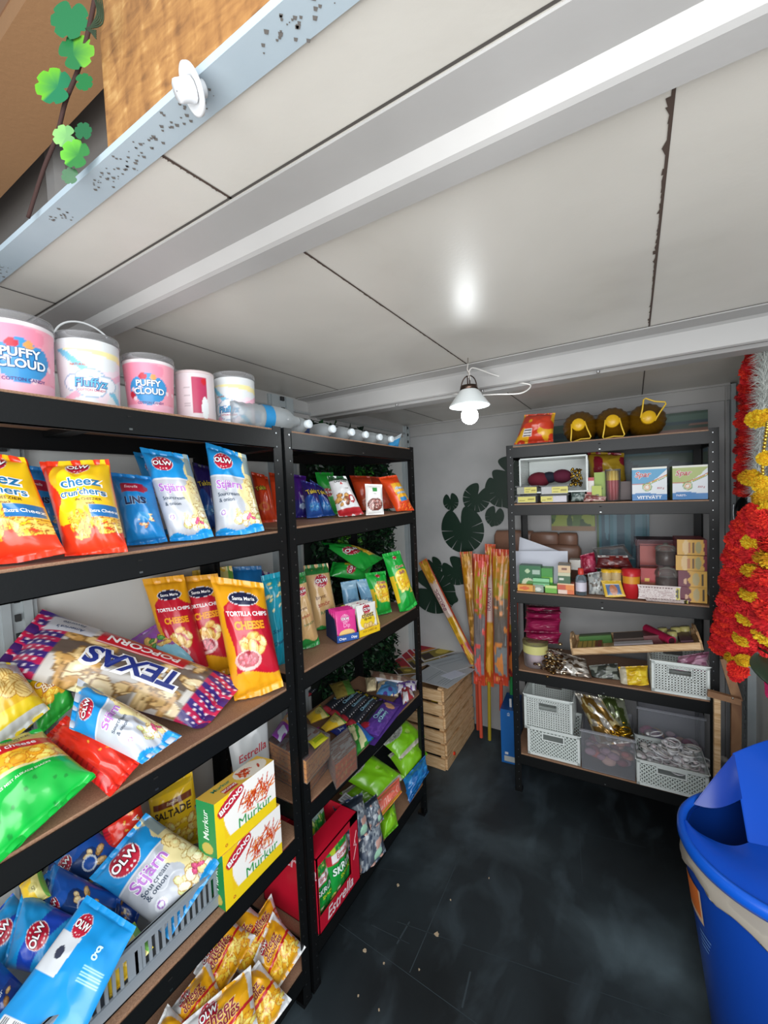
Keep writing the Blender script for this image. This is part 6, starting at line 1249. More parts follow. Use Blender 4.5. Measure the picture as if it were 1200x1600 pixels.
# ------------------------------------------------------------------ corner by the back wall
# wall leaf stickers
LK = [0]
def leaf_sticker(px, py, rp, rot, lab, y=YB-.002, slits=3, asp=1.0):
    c = at(px, py, 1, y); dep = (c-C0)@FW; r = rp*dep/CAM['f']*1.0; R = math.radians(rot); pts = []
    sl = [s_*(.38+k*.46) for s_ in (1, -1) for k in range(slits)]
    def rd(th): return 1.0-.05*math.cos(th)+.10*math.sin(abs(th)*.5)-.80*math.exp(-((math.pi-abs(th))/.20)**2)+.16*math.exp(-(th/.16)**2)
    TH = sorted([(t_, 0) for t_ in np.linspace(-math.pi, math.pi, 91)[:-1] if all(abs(t_-q) > .05 for q in sl)]+[(q-.020, 0) for q in sl]+[(q-.010, 1) for q in sl]+[(q+.010, 1) for q in sl]+[(q+.020, 0) for q in sl])
    for th, k_ in TH:
        rad = rd(th) if not k_ else .40+.10*abs(math.sin(th)); pts.append((rad*math.sin(th)*asp*.92, -rad*math.cos(th)+.18))
    pts.append(pts[0]); y = y-.0016*LK[0]; LK[0] += 1
    m = MB(); P = [(c[0]+r*(x*math.cos(R)-z_*math.sin(R)), y, c[2]+r*(x*math.sin(R)+z_*math.cos(R))) for x, z_ in pts[:-1]]
    i = np.arange(len(P)); ctr = (c[0]+r*(-.3*math.sin(R)*-1)*.2, y, c[2]+r*.1*math.cos(R))
    bmv = [Vector(p) for p in P]
    from mathutils.geometry import tessellate_polygon
    tri = [list(t_) for t_ in tessellate_polygon([bmv])]
    V = np.array(P+[(p[0], y-.0012, p[2]) for p in P]); n = len(P); j = (i+1) % n
    m.add(V, [np.array(tri)+n, np.stack([i, j, j+n, i+n], -1)], 'leaf', hx('092a1b'), False)
    m.build('leaf_sticker', label=lab, cat='wall sticker', group='dark green monstera leaf stickers')
for a in ((705, 787, 13, 10, 'small dark green leaf sticker, leftmost of the upper ones'), (742, 783, 22, -28, 'medium dark green leaf sticker beside the small upper left one'), (802, 742, 26, 60, 'dark green leaf sticker highest up, half behind the rack post'), (786, 772, 26, 20, 'large dark green leaf sticker left of the rack post at tub height'), (772, 810, 15, -18, 'small dark green leaf sticker above the brown parcel'), (725, 836, 35, 12, 'biggest dark green leaf sticker in the middle of the wall'), (716, 896, 22, 40, 'dark green leaf sticker half hidden by the left upright toy packs'), (681, 886, 13, 30, 'small dark green leaf sticker behind the top of the leaning toy pack'), (686, 926, 36, 75, 'large dark green leaf sticker crossed by the leaning toy pack')):
    leaf_sticker(*a[:4], a[4], slits=4 if a[2] > 20 else 3)
# slatted pine crates stacked in the corner
A = at(741, 1199, 2, 0); Bp = at(672, 1186, 2, 0); cw = 0
def crate_stack():
    P0 = at(696, 1203, 2, 0); P1 = at(668, 1193, 2, 0); F = at(738, 1138, 2, 0)
    u2 = unit([F[0]-P0[0], F[1]-P0[1], 0]); u1 = np.array([-u2[1], u2[0], 0]); L2 = float(np.linalg.norm(F-P0)); L1 = .30
    H = float(hit(695, 1077, P0, unit([P0[0]-C0[0], P0[1]-C0[1], 0]))[2])
    return P0, u1, u2, L1, L2, H, H/3.
CP, u1, u2, L1, L2, CH, ch = crate_stack()
for k, lab in enumerate(('pine slat crate at the bottom of the corner stack', 'pine slat crate in the middle of the corner stack', 'pine slat crate on top of the corner stack, under the leaflets')):
    z0 = k*(ch); o = CP.copy(); o[2] = z0; j = .004*((k*7) % 3-1); o = o+u1*j; t = thing('wooden_crate', lab, 'crate', o+u1*L1/2+u2*L2/2, 'slatted pine crates'); th = .012; sh = ch*.42; gp = ch*.08
    hgt = ch-.001
    for q in (o, o+u1*(L1-.03), o+u2*(L2-.03), o+u1*(L1-.03)+u2*(L2-.03)):
        m = MB(); m.box(q+u1*th*.9+u2*th*.9 if 0 else q+(u1*.001+u2*.001), u1*.028, u2*.028, Z1*hgt, 'pine', (1, 1, 1)); m.build('corner_post', t)
    for zz_ in (0, ch*.52):
        for q, d, L, inn in ((o, u1, L1, -u2), (o+u2*L2, u1, L1, u2), (o, u2, L2, -u1), (o+u1*L1, u2, L2, u1)):
            m = MB(); m.box(q+Z1*(zz_+.002)-d*0, d*L, inn*th, Z1*(ch*.40), 'pine', (1, 1, 1)); m.build('slat', t)
    for i in range(4): m = MB(); m.box(o+u1*.002+u2*(.01+i*(L2-.09)/3), u1*(L1-.004), u2*.06, Z1*.006, 'pine', (1, 1, 1)); m.build('bottom_slat', t)
ztc = CH+.001
for (f1_, f2_, zz_, L, r, col, lab) in ((.03, .10, .05, .14, .010, 'e03a1c', 'bright red tube sticking out low between the crate slats'), (.0, .09, ch+.045, .10, .009, 'e8401c', 'red orange tube end in the middle crate'), (.0, .06, 2*ch+.05, .08, .009, 'e0c01c', 'yellow tube end in the top crate')):
    p = CP+u1*(.02)+u2*f2_+Z1*zz_; m = MB(); m.cyl(p-u2*.0-u1*.045+(u1*.06 if f1_ == 0 else 0), p+u1*L, r, 'plastic', hx(col), 14); m.build('coloured_tube', label=lab, cat='tube')
# leaflets and papers on the stack
def leaf(q, z, lab, kind='menu', th=.0016, curl=0):
    P = [at(x, y, 2, z) for x, y in q]; P = [np.array([p[0], p[1], z]) for p in P]; o, ex, ey = P[3], P[2]-P[3], P[0]-P[3]
    t = thing('leaflet' if kind == 'menu' else 'paper_sheet', lab, 'leaflet' if kind == 'menu' else 'paper', o, 'red menu leaflets' if kind == 'menu' else None); m = MB()
    if np.cross(ex, ey)[2] < 0: o = P[2]; ex = P[3]-P[2]; ey = P[1]-P[2]
    def menu(c): c.all('d8d4d4'); c.r(.04, .38, .97, .97, 'a81a2e'); c.r(.04, .03, .97, .36, '8a7a2c'); c.e(.6, .2, .18, .12, 'd0b84a'); c.r(.1, .40, .8, .46, 'c8822a'); c.r(.06, .05, .3, .3, '3a2a22'); return []
    def doc(c):
        c.all('b4bdc4')
        for k in range(14):
            if (k*7) % 5: c.r(.08, .08+k*.06, .5+.4*((k*37 % 10)/10), .09+k*.06, '7e8a94')
        return []
    pbox(m, o, ex, ey, Z1*th, hx('c8c8cc'), top={'menu': menu, 'doc': doc, 'white': (lambda c: (c.all('cdd6e8'), [])[1])}[kind], mat='paper'); m.build('sheet', t)
zc = ztc
leaf([(600, 1030), (626, 1022), (655, 1052), (622, 1055)], zc, 'red menu leaflet lowest at the left of the fan', th=.0015)
leaf([(618, 1016), (640, 1008), (668, 1038), (646, 1046)], zc+.002, 'red menu leaflet second in the fan')
leaf([(626, 1008), (660, 1002), (690, 1030), (655, 1040)], zc+.004, 'red menu leaflet third in the fan')
leaf([(632, 1006), (693, 999), (722, 1016), (662, 1034)], zc+.006, 'red menu leaflet furthest back, its top edge along the wall side')
leaf([(640, 1060), (672, 1028), (742, 1046), (700, 1076)], zc+.008, 'printed grey paper sheet hanging over the front of the crates', 'doc')
leaf([(662, 1036), (718, 1014), (762, 1034), (700, 1052)], zc+.010, 'printed grey paper sheet on top, reaching to the toy packs', 'doc')
leaf([(688, 1056), (713, 1044), (728, 1053), (705, 1062)], zc+.012, 'small white note on top of the grey papers', 'white')
# toy packs: long wrapped sticks leaning in the corner
def stickpack(p0, p1, y, wt, wb, lab, bands, handle=None, letters='', dz=0, y0=None):
    a = at(*p0, 1, y); b_ = at(*p1, 1, y+dz); d = unit(a-b_); x = unit(np.cross(d, [0, 1, 0])); x = x if x[0] > 0 else -x; L = np.linalg.norm(a-b_)
    def art(c):
        c.all(bands[0][1])
        for s0, col in bands: c.m(c.v+.03*(vnoise(c.u*4, c.u*0, 3)-.5) > s0, col)
        c.m((vnoise(c.u*5, c.v*26, 4) > .68), '%02x%02x%02x' % tuple(int(min(255, q*255+38)) for q in hx(bands[-1][1])))  # paler streaks: highlights on the film, painted into the colour
        c.m((c.u < .09) | (c.u > .93), 'b8442a'); c.m(c.v > .975, 'd8502a')
        if letters: c.r(.22, .46, .80, .78, 'd4bdb0')
        return [(letters, .5, .62, .62, '7a1c4a', dict(rot=90, out='ead8d0', sx=.9))] if letters else []
    o = bag(art, None, 0, t=wt*.62, quad3=[a-x*wt/2, a+x*wt/2, b_+x*wb/2, b_-x*wb/2], label=lab, name='toy_stick_pack', cat='toy pack', group='yellow and red wrapped toy sticks', back=bands[0][1], wr=1.5, pull=.04)
    if handle:
        q = hit(handle[0], handle[1], b_, [0, 1, 0]); q[2] = max(q[2], .0); m = MB(); m.cyl(b_+d*.03, q, .011, 'plastic', hx(handle[2]), 16); m.build('stick', o)
stickpack((660, 876), (746, 1046), 1.72, .075, .06, 'slanting yellow wrapped toy stick leaning left against the wall', [(0, 'b8902a'), (.12, 'b02a3a'), (.22, 'c89a1c'), (.46, 'c8a89a'), (.78, 'c8901c')], letters='INKUOHI', dz=-.10)
stickpack((728, 862), (744, 1010), 1.72, .09, .07, 'orange wrapped toy stick behind, leftmost of the upright group', [(0, 'a87a2a'), (.5, 'c8881c'), (.85, 'c8903a')], handle=(747, 1140, 'c8503a'), dz=-.03)
stickpack((752, 866), (749, 1070), 1.62, .105, .075, 'wrapped toy stick with long clear middle section, left upright one', [(0, 'c8452a'), (.08, '8f8a90'), (.18, '7d7676'), (.54, '9a7a2a'), (.62, 'b8922a'), (.86, 'c8782a'), (.93, 'c83a34')], handle=(752, 1152, 'c8503a'), dz=-.03)
stickpack((766, 850), (764, 1072), 1.66, .07, .065, 'narrow yellow wrapped toy stick with lettering, between the two clear ones', [(0, 'c8541c'), (.1, 'c8901c'), (.46, 'b89a90'), (.78, 'c88a1c')], handle=(765, 1156, 'a8942a'), letters='IOXUOH', dz=-.02)
stickpack((783, 858), (783, 1070), 1.59, .125, .09, 'wide wrapped toy stick with a barcode label, nearest the rack post', [(0, 'c8442a'), (.07, '8a8f92'), (.28, '746b64'), (.50, '7f6f5c'), (.64, 'a8902a'), (.78, 'c08824'), (.93, 'c8702a')], handle=(783, 1110, 'c8482c'), dz=-.03)
stickpack((798, 866), (799, 1064), 1.70, .10, .08, 'yellow wrapped toy stick half hidden behind the left rack post', [(0, '98302a'), (.3, '8a2a24'), (.4, 'b8922a'), (.6, 'b89a90'), (.8, 'c8651c')], handle=(799, 1160, '2a8a4a'), letters='OHINK', dz=-.02)
c = hit(783, 1000, (0, 1.53, 0), [0, 1, 0]); m = MB(); face(m, (c[0]-.026, 1.545, c[2]-.04), (.052, 0, 0), (0, 0, .10), lambda c: (c.all('8f979b'), [c.r(.3+k*.05, .8, .325+k*.05, .95, '3a3f44') for k in range(9)], [c.r(.1, .1+k*.08, .85, .12+k*.08, '70787c') for k in range(8)], [])[3]); m.build('paper_tag', label='grey barcode label standing on the widest wrapped toy stick', cat='label')
# blue carton on the floor against the post
p = at(784, 1190, 2, 0); q = at(808, 1196, 2, 0); ex = q-p; ex[2] = 0; ht = hit(780, 1107, p, unit([C0[0]-p[0], C0[1]-p[1], 0]))[2]
t = thing('blue_carton', 'tall blue carton standing on the floor by the left rack post', 'carton', p); m = MB(); ey = np.array([-ex[1], ex[0], 0]); ey = unit(ey)*.22
def bc(c): c.all('1560a8'); c.e(.5, .92, .1, .09, 'c8d4e0'); c.e(.5, .92, .06, .05, '2a70b0'); c.r(.18, .03, .95, .14, 'b8bcb8'); c.r(.2, .16, .45, .2, 'd8dce0'); return []
pbox(m, p, ex*1.05, ey, Z1*ht, hx('0e4f94'), front=bc); m.build('carton_body', t)
m = MB(); a_ = p+ex*.6+ey*.2+Z1*ht; m.abox(a_[0]-.006, a_[1]-.004, a_[2], a_[0]+.006, a_[1]+.004, a_[2]+.05, 'paper', hx('c8ccd0')); m.build('white_tag', label='small white tag sticking up from the blue carton', cat='tag')
# ------------------------------------------------------------------ hedge of artificial leaves behind the middle rack
def leaves(name, lab, cat, box, n, size, cols, seed, mat='leaf', kind='stuff', group=None):
    R = random.Random(seed); V = []; C = []; F = []; 
    for i in range(n):
        c = np.array([R.uniform(box[0], box[3]), R.uniform(box[1], box[4]), R.uniform(box[2], box[5])]); s = R.uniform(*size)
        d = unit([R.uniform(-.3, 1), R.uniform(-1, 1), R.uniform(-1, .6)]); u = unit(np.cross(d, [R.uniform(-1, 1), R.uniform(-1, 1), R.uniform(.2, 1)])); w = np.cross(d, u)
        k = len(V); V += [c, c+d*s*.5+u*s*.3+w*.1*s, c+d*s, c+d*s*.5-u*s*.3+w*.1*s]; F.append([k, k+1, k+2, k+3]); cc = hx(R.choice(cols)); C += [cc]*4
    m = MB(); m.add(V, [np.array(F)], mat, np.array(C), False); return m
m = leaves('', '', '', (-.455, .62, .15, -.43, 1.42, 2.05), 7000, (.02, .05), ['12301c', '0e2818', '18401f', '1d4a26', '0a2014'], 4)
m.abox(-.488, .60, .12, -.478, 1.44, 2.06, 'matte', hx('07140c')); m.build('artificial_hedge', label='dark green artificial hedge hung on the wall behind the middle rack', cat='artificial hedge', kind='stuff')
m = leaves('', '', '', (-.46, .95, 1.72, -.40, 1.15, 1.82), 260, (.015, .035), ['2f7a24', '3f9a30', '245f1c'], 9); m.build('leaf_cluster', label='lighter green leaf cluster in the hedge above the orange bags', cat='artificial leaves', kind='stuff')
m = leaves('', '', '', (-.46, .80, 1.38, -.41, 1.0, 1.50), 260, (.015, .035), ['2a6a22', '3a8a2c', '5a9a2c'], 19); m.build('leaf_cluster', label='lighter green leaf cluster in the hedge above the green crisp bags', cat='artificial leaves', kind='stuff')
# ------------------------------------------------------------------ hanging lamp
LY = .56; hk = at(727, 560, 2, ZC); sh = at(732, 625, 1, hk[1]); lx, ly = hk[0]+.01, hk[1]
zb_ = at(728, 660, 1, ly)[2]; zr = at(730, 634, 1, ly)[2]; zt_ = at(728, 608, 1, ly)[2]
t = thing('pendant_lamp', 'small hanging lamp with a white glass shade and a bare lit bulb', 'lamp', (lx, ly, zt_))
rs = .073; m = MB(); m.lathe((lx, ly, 0), Z1, [(rs*.33, zt_+.0), (rs*.5, zt_-.010), (rs*.98, zr+.002), (rs*1.03, zr-.002), (rs*.98, zr-.004), (rs*.46, zt_-.014), (rs*.3, zt_-.004)], 'milkglass', (1, 1, 1), 48); m.build('lamp_shade', t)
m = MB(); m.lathe((lx, ly, 0), Z1, [(.001, zt_+.012), (rs*.42, zt_+.010), (rs*.45, zt_-.004), (rs*.40, zt_-.006)], 'metal', hx('5a4a42'), 32)
for s in (-1, 1): m.tube([(lx+s*rs*.4*math.cos(a)*1.0, ly, zt_+.005+.042*math.sin(a)) if a < 1.57 else (lx+s*.004, ly, zt_+.047-(a-1.57)*.03) for a in np.linspace(0, 2.6, 14)], .0022, 'metal', hx('4a3c36'), 6)
m.build('lamp_fitting', t)
rb = .031; m = MB(); m.cyl((lx, ly, zr+.02), (lx, ly, zr-.016), .016, 'plastic', hx('dfe6e8'), 20); m.build('bulb_neck', t)
m = MB(); m.ball((lx, ly, zr-.038), rb, 'bulb', (1, 1, 1), 24); m.build('light_bulb', t)
m = MB(); m.tube([(lx, ly, zt_+.045), (lx, ly, zt_+.055), (lx-.003, ly, zt_+.062), (lx, ly, ZC-.001)], .0012, 'metal', hx('b8b0a8'), 6); m.tube([(lx+.006, ly, zt_+.03), (lx+.004, ly, zt_+.055), (lx-.004, ly, zt_+.07), (lx, ly, ZC-.02)], .002, 'plastic', hx('d0ccc6'), 6); m.build('hanging_hook', t)
def bez(P, n=24):
    P = np.array(P, float); out = []
    for i in range(len(P)-1):
        p0, p1, p2, p3 = P[max(i-1, 0)], P[i], P[i+1], P[min(i+2, len(P)-1)]
        for s in np.linspace(0, 1, n, endpoint=False): out.append(.5*((2*p1)+(-p0+p2)*s+(2*p0-5*p1+4*p2-p3)*s*s+(-p0+3*p1-3*p2+p3)*s**3))
    out.append(P[-1]); return np.array(out)
Q = [np.array([lx, ly, zt_+.04]), at(738, 575, 2, ZC-.03), at(770, 585, 1, .66), at(805, 596, 1, .72), at(829, 602, 1, .73), at(815, 614, 1, .70), at(780, 616, 1, .68), at(745, 617, 1, .70), at(700, 615, 1, .72), at(660, 618, 1, .72)]
m = MB(); m.tube(bez(Q, 10), .0028, 'plastic', hx('e4e2dd'), 8); m.build('lamp_cord', label='white cord looping from the hanging lamp along the roof beam', cat='cord')
p = at(827, 590, 1, .73); m = MB(); m.cyl(p, p-Z1*.016, .002, 'metal', hx('5a5650'), 8); m.build('cord_nail', label='nail in the roof beam that holds up the lamp cord', cat='nail')
# ------------------------------------------------------------------ white round socket on the edge beam
c = at(279, 142, 2, ZC-.03); t = thing('ceiling_socket', 'white round lamp socket hanging from the edge of the roof opening', 'lamp socket', (c[0], c[1], ZC-.014))
m = MB(); ax = unit([-.35, -.66, -.40]); c = np.array(c); m.lathe(c-ax*.02, ax, [(.001, 0), (.019, 0), (.0225, .002), (.0225, .006), (.0195, .007), (.017, .003), (.001, .002)], 'plastic', hx('e2e4e6'), 40); m.build('rim', t)
m = MB(); m.lathe(c-ax*.016, ax, [(.0115, 0), (.011, .015), (.010, .018), (.001, .018)], 'plastic', hx('dfe2e5'), 10); m.lathe(c-ax*.03, ax, [(.008, 0), (.008, .012)], 'plastic', hx('d8dadc'), 16, cap0=True); m.build('cap', t)
# ------------------------------------------------------------------ vine in the roof opening, top left
t = thing('artificial_vine', 'thin brown vine with plastic green leaves hanging through the roof opening', 'vine', at(100, 150, 1, -.67)); yv = -.585
W_ = [at(x, y, 1, yv-.08) for x, y in ((150, -12), (140, 40), (128, 90), (118, 120), (102, 160), (88, 215), (68, 265), (44, 340))]
m = MB(); m.tube(bez(W_, 8), .0028, 'matte', hx('3a2420'), 6); m.build('stem', t)
def vleaf(px, py, s, rot, tilt, c1='1a7048', c2='62ac22'):
    c = at(px, py, 1, yv-.09); R = math.radians(rot); N = 40; V = [c]; C = [hx(c1)]; nv = unit(C0-c)
    ex_ = RT*math.cos(R)+UP*math.sin(R)+nv*tilt*.35; ez_ = -RT*math.sin(R)+UP*math.cos(R)+nv*tilt*.2
    for i in range(N):
        a = 2*math.pi*i/N; r = s*(1+.22*math.cos(a)-.45*math.exp(-((math.pi-a)/.28)**2)); 
        if i % 5 == 0 and (a < 2.3 or a > 4.0): r *= .84
        lime = a < 1.5 or a > 5.2; V.append(c+ex_*r*math.sin(a)*.95+ez_*r*math.cos(a)); C.append(hx(c2 if lime else c1))
    i = np.arange(1, N+1); j = np.roll(i, -1); m = MB(); m.add(V, [np.stack([np.zeros(N, int), i, j], -1)], 'leaf', np.array(C), False)
    m.add([np.array(v)-nv*.001 for v in V], [np.stack([np.zeros(N, int), j, i], -1)], 'leaf', np.array(C), False); m.build('leaf', t)
for a in ((90, 136, .026, 75, .3), (114, 84, .024, -60, .5, '226f3c', '6cae30'), (110, 24, .026, 170, .1, '236f42', '236f42'), (122, 242, .020, 70, .6, '1f6a2a', '5aa82a'), (104, 212, .016, 95, 1.2, '4a8a3c', '6aa84a'), (112, 275, .012, 80, .9, '2a5a34', '2a5a34'), (128, 128, .012, -90, .5, '1a6a34', '1a6a34'), (130, 208, .012, 0, .5, '1a5a34', '1a5a34')): vleaf(*a)
m = MB()
for k in range(5): m.tube(bez([at(146+k*3, -8, 1, -.68), at(152+k*2, 20+k*4, 1, -.68), at(142-k*2, 45, 1, -.68), at(150, 60-k*3, 1, -.68)], 6), .0009, 'matte', hx('2a3a24'), 5)
m.build('tendril', t)
# ------------------------------------------------------------------ garlands at the right
def pompom_mesh(col1, col2, seed, n=420):
    R = random.Random(seed); V = []; F = []; C = []
    for i in range(n):
        z_ = R.uniform(-1, 1); a = R.uniform(0, 6.283); s = math.sqrt(1-z_*z_); d = np.array([s*math.cos(a), s*math.sin(a), z_]); u = unit(np.cross(d, [.3, .5, .8]))*.13; w = np.cross(d, u); r = R.uniform(.88, 1.1); k = len(V)
        V += [d*.45, d*.85*r+u, d*r+w*.6, d*.85*r-u, d*r-w*.6]; F += [[k, k+1, k+2], [k, k+3, k+4], [k+1, k+2, k+3], [k+1, k+3, k+4]]; c = hx(col1)*(1-.0)+0 if R.random() < .6 else hx(col2); C += [c]*5
    m = MB(); m.ball((0, 0, 0), .72, 'fluff', hx(col1), 12); m.add(V, [np.array(F)], 'fluff', np.array(C), False); o = m.build('pompom'); me = o.data; bpy.data.objects.remove(o); return me
PR = [pompom_mesh('e01a14', 'fb3c22', 1), pompom_mesh('d81420', 'f02c2c', 2)]; PY = [pompom_mesh('f2bc08', 'ffe030', 3), pompom_mesh('eeb40c', 'fad420', 4)]
def garland(lab, pts, r, pat, x=1.30, sq=.62, dx=0):
    P = [at(px, py, 0, x+dx*i) for i, (px, py) in enumerate(pts)]; C_ = bez(P, 20); L = np.concatenate([[0], np.cumsum(np.linalg.norm(np.diff(C_, axis=0), axis=1))]); t = thing('flower_garland', lab, 'garland', P[0], 'red and yellow flower garlands')
    s = 0; i = 0
    while s < L[-1] and i < 98:
        k = np.searchsorted(L, s); k = min(k, len(C_)-1); d = unit(C_[min(k+1, len(C_)-1)]-C_[max(k-1, 0)]); ch_ = pat[i % len(pat)]; me = (PR if ch_ == 'r' else PY)[i % 2]
        o = bpy.data.objects.new('blossom', me); COL.objects.link(o); rr = r*(.95+.12*((i*7) % 3))
        q = Vector((0, 0, 1)).rotation_difference(Vector(d)); o.matrix_world = Matrix.Translation(Vector(C_[k])) @ q.to_matrix().to_4x4() @ Matrix.Rotation(i*1.3, 4, 'Z') @ Matrix.Diagonal((rr, rr, rr*sq, 1))
        mw = o.matrix_world.copy(); o.parent = t; o.matrix_parent_inverse = t.matrix_world.inverted(); o.matrix_world = mw
        s += rr*sq*1.45; i += 1
def garland_at(lab, pts, x=1.2, sq=.62):
    t = thing('flower_garland', lab, 'garland', at(pts[0][0], pts[0][1], 0, x), 'red and yellow flower garlands'); P = [at(p[0], p[1], 0, x) for p in pts]
    for i, (p, c) in enumerate(zip(pts, P)):
        d = unit(P[min(i+1, len(P)-1)]-P[max(i-1, 0)]); me = (PR if p[3] == 'r' else PY)[i % 2]; r = p[2]*((c-C0)@FW)/CAM['f']*.85
        o = bpy.data.objects.new('blossom', me); COL.objects.link(o); q = Vector((0, 0, 1)).rotation_difference(Vector(d)); mw = Matrix.Translation(Vector(c)) @ q.to_matrix().to_4x4() @ Matrix.Rotation(i*1.3, 4, 'Z') @ Matrix.Diagonal((r, r, r*sq, 1))
        o.parent = t; o.matrix_parent_inverse = t.matrix_world.inverted(); o.matrix_world = mw
garland('long red flower garland hanging from the roof at the right wall', [(1182, 556), (1172, 600), (1168, 650), (1166, 700), (1164, 740), (1162, 775)], .035, 'r', 1.32)
garland('thick all red garland sweeping left over the back rack post', [(1190, 800), (1166, 828), (1152, 865), (1146, 905), (1140, 945), (1131, 985), (1124, 1015)], .038, 'r', 1.26)
garland('second red garland strand just right of the thick one', [(1196, 830), (1174, 850), (1164, 900), (1158, 950), (1146, 990), (1136, 1022)], .034, 'r', 1.32)
garland_at('red and yellow garland with evenly spaced yellow tufts beside the thick red one', [(1196, 812, 22, 'r'), (1190, 828, 22, 'r'), (1178, 848, 19, 'y'), (1180, 868, 24, 'r'), (1178, 892, 20, 'y'), (1178, 910, 24, 'r'), (1174, 928, 19, 'y'), (1172, 948, 24, 'r'), (1169, 966, 18, 'y'), (1166, 980, 22, 'r'), (1162, 997, 17, 'y'), (1158, 1012, 22, 'r'), (1150, 1028, 18, 'y'), (1162, 1032, 14, 'y'), (1154, 1046, 17, 'r'), (1150, 1056, 12, 'r')], 1.2)
garland_at('two yellow blossoms side by side crossing the upper red garland', [(1182, 655, 17, 'y'), (1200, 652, 17, 'y')], 1.25, .8)
garland_at('string of yellow blossoms curving past the black helmet', [(1196, 716, 14, 'y'), (1172, 746, 18, 'y'), (1190, 756, 16, 'y'), (1190, 778, 16, 'y'), (1200, 800, 18, 'y')], 1.22, .8)
garland('red and yellow garland at the right photo edge below the black helmet', [(1216, 850), (1214, 900), (1216, 940), (1208, 985), (1200, 1010)], .034, 'ryrrr', 1.18)
# white tinsel, gold beads, leaves, blossom
m = MB(); R = random.Random(8); C_ = bez([at(x, y, 0, 1.33) for x, y in ((1196, 545), (1194, 600), (1190, 660), (1186, 720), (1182, 770))], 30)
V = []; F = []
for c in C_:
    for i in range(26):
        d = unit([R.gauss(0, 1), R.gauss(0, 1), R.gauss(0, .7)]); u = unit(np.cross(d, [.2, .3, 1]))*.0018; e = c+d*R.uniform(.03, .055); k = len(V); V += [c-u, c+u, e]; F.append([k, k+1, k+2])
m.add(V, [np.array(F)], 'fluff', hx('d8dcd8'), False); m.build('white_tinsel', label='white fluffy tinsel hanging behind the red garland', cat='tinsel', kind='stuff')
m = MB(); C_ = bez([at(x, y, 0, 1.24) for x, y in ((1200, 660), (1192, 720), (1194, 780), (1196, 830))], 12)
for i, c in enumerate(C_): m.ball(c, .005, 'metal', hx('d8b850'), 8)
m.build('bead_string', label='string of tiny gold beads hanging among the yellow blossoms', cat='beads')
for q, lab in (([(1184, 1020), (1204, 1070)], 'dark green artificial leaf, left of the pair under the garlands'), ([(1180, 985), (1206, 1024)], 'dark green artificial leaf, upper one at the right photo edge')):
    a = at(*q[0], 0, 1.22); b_ = at(*q[1], 0, 1.16); d = b_-a; n_ = unit(np.cross(d, [0, .3, 1])); w = .022; m = MB(); V = []; F = []
    for i in range(9): s = i/8; ww = w*math.sin(math.pi*(s*.9+.05))+.001; V += [a+d*s-n_*ww, a+d*s+Z1*-.006, a+d*s+n_*ww]
    for i in range(8): F += [[i*3, i*3+1, i*3+4, i*3+3], [i*3+1, i*3+2, i*3+5, i*3+4]]
    V = np.array(V); m.add(V, [np.array(F)], 'leaf', hx('1c4a2c')); m.add(V+np.array([.001, 0, .001]), [np.array(F)[:, ::-1]], 'leaf', hx('1c4a2c')); m.build('green_leaf', label=lab, cat='artificial leaf')
c = at(1202, 1075, 0, 1.2); m = MB()
for i in range(12): a = i*2.4; m.ball(c+np.array([.0, .012*math.cos(a), .012*math.sin(a)])*(.6+i*.08), .012, 'fluff', hx('d8186a'), 10, (.5, 1, 1))
m.build('pink_blossom', label='bright pink artificial blossom at the right photo edge', cat='blossom')
c = at(1166, 800, 0, 1.375); t = thing('black_helmet', 'shiny black helmet hanging behind the garlands', 'helmet', c-Z1*.07); m = MB(); m.ball(c, .075, 'plastic', hx('0e1114'), 28, (.55, .9, 1)); m.build('shell', t)
m = MB(); m.tube(bez([c+np.array([-.045, -.012, .04]), c+np.array([-.048, -.016, .0]), c+np.array([-.044, -.014, -.04])], 6), .003, 'metal', hx('a8acb0'), 6); m.build('buckle_strap', t)
# ------------------------------------------------------------------ wooden easel by the right post
t = thing('wooden_easel', 'folded wooden easel standing between the rack and the right wall', 'easel', (1.27, 1.33, 0)); yz = 1.27
def bar(p, q, w, th, y0, y1, nm, mat='brownwood'):
    a = at(*p, 1, y0); b_ = at(*q, 1, y1); d = unit(b_-a); x = unit(np.cross(d, [0, 1, 0])); m = MB(); m.box(a-x*w/2, x*w, np.array([0, th, 0]), b_-a, mat, (1, 1, 1)); m.build(nm, t)
bar((1121, 1092), (1121, 1235), .022, .03, 1.235, 1.235, 'front_leg', 'pine'); bar((1106, 1084), (1158, 1098), .026, .022, 1.215, 1.215, 'cross_arm'); bar((1133, 1030), (1153, 1096), .034, .02, 1.245, 1.245, 'upper_bar'); bar((1151, 1096), (1150, 1240), .034, .022, 1.245, 1.245, 'rear_leg')
m = MB(); c = at(1145, 1091, 1, 1.213); m.lathe(c, [0, -1, 0], [(.004, -.004), (.004, .002), (.001, .003)], 'metal', hx('d0d0cc'), 12); m.build('bolt', t)
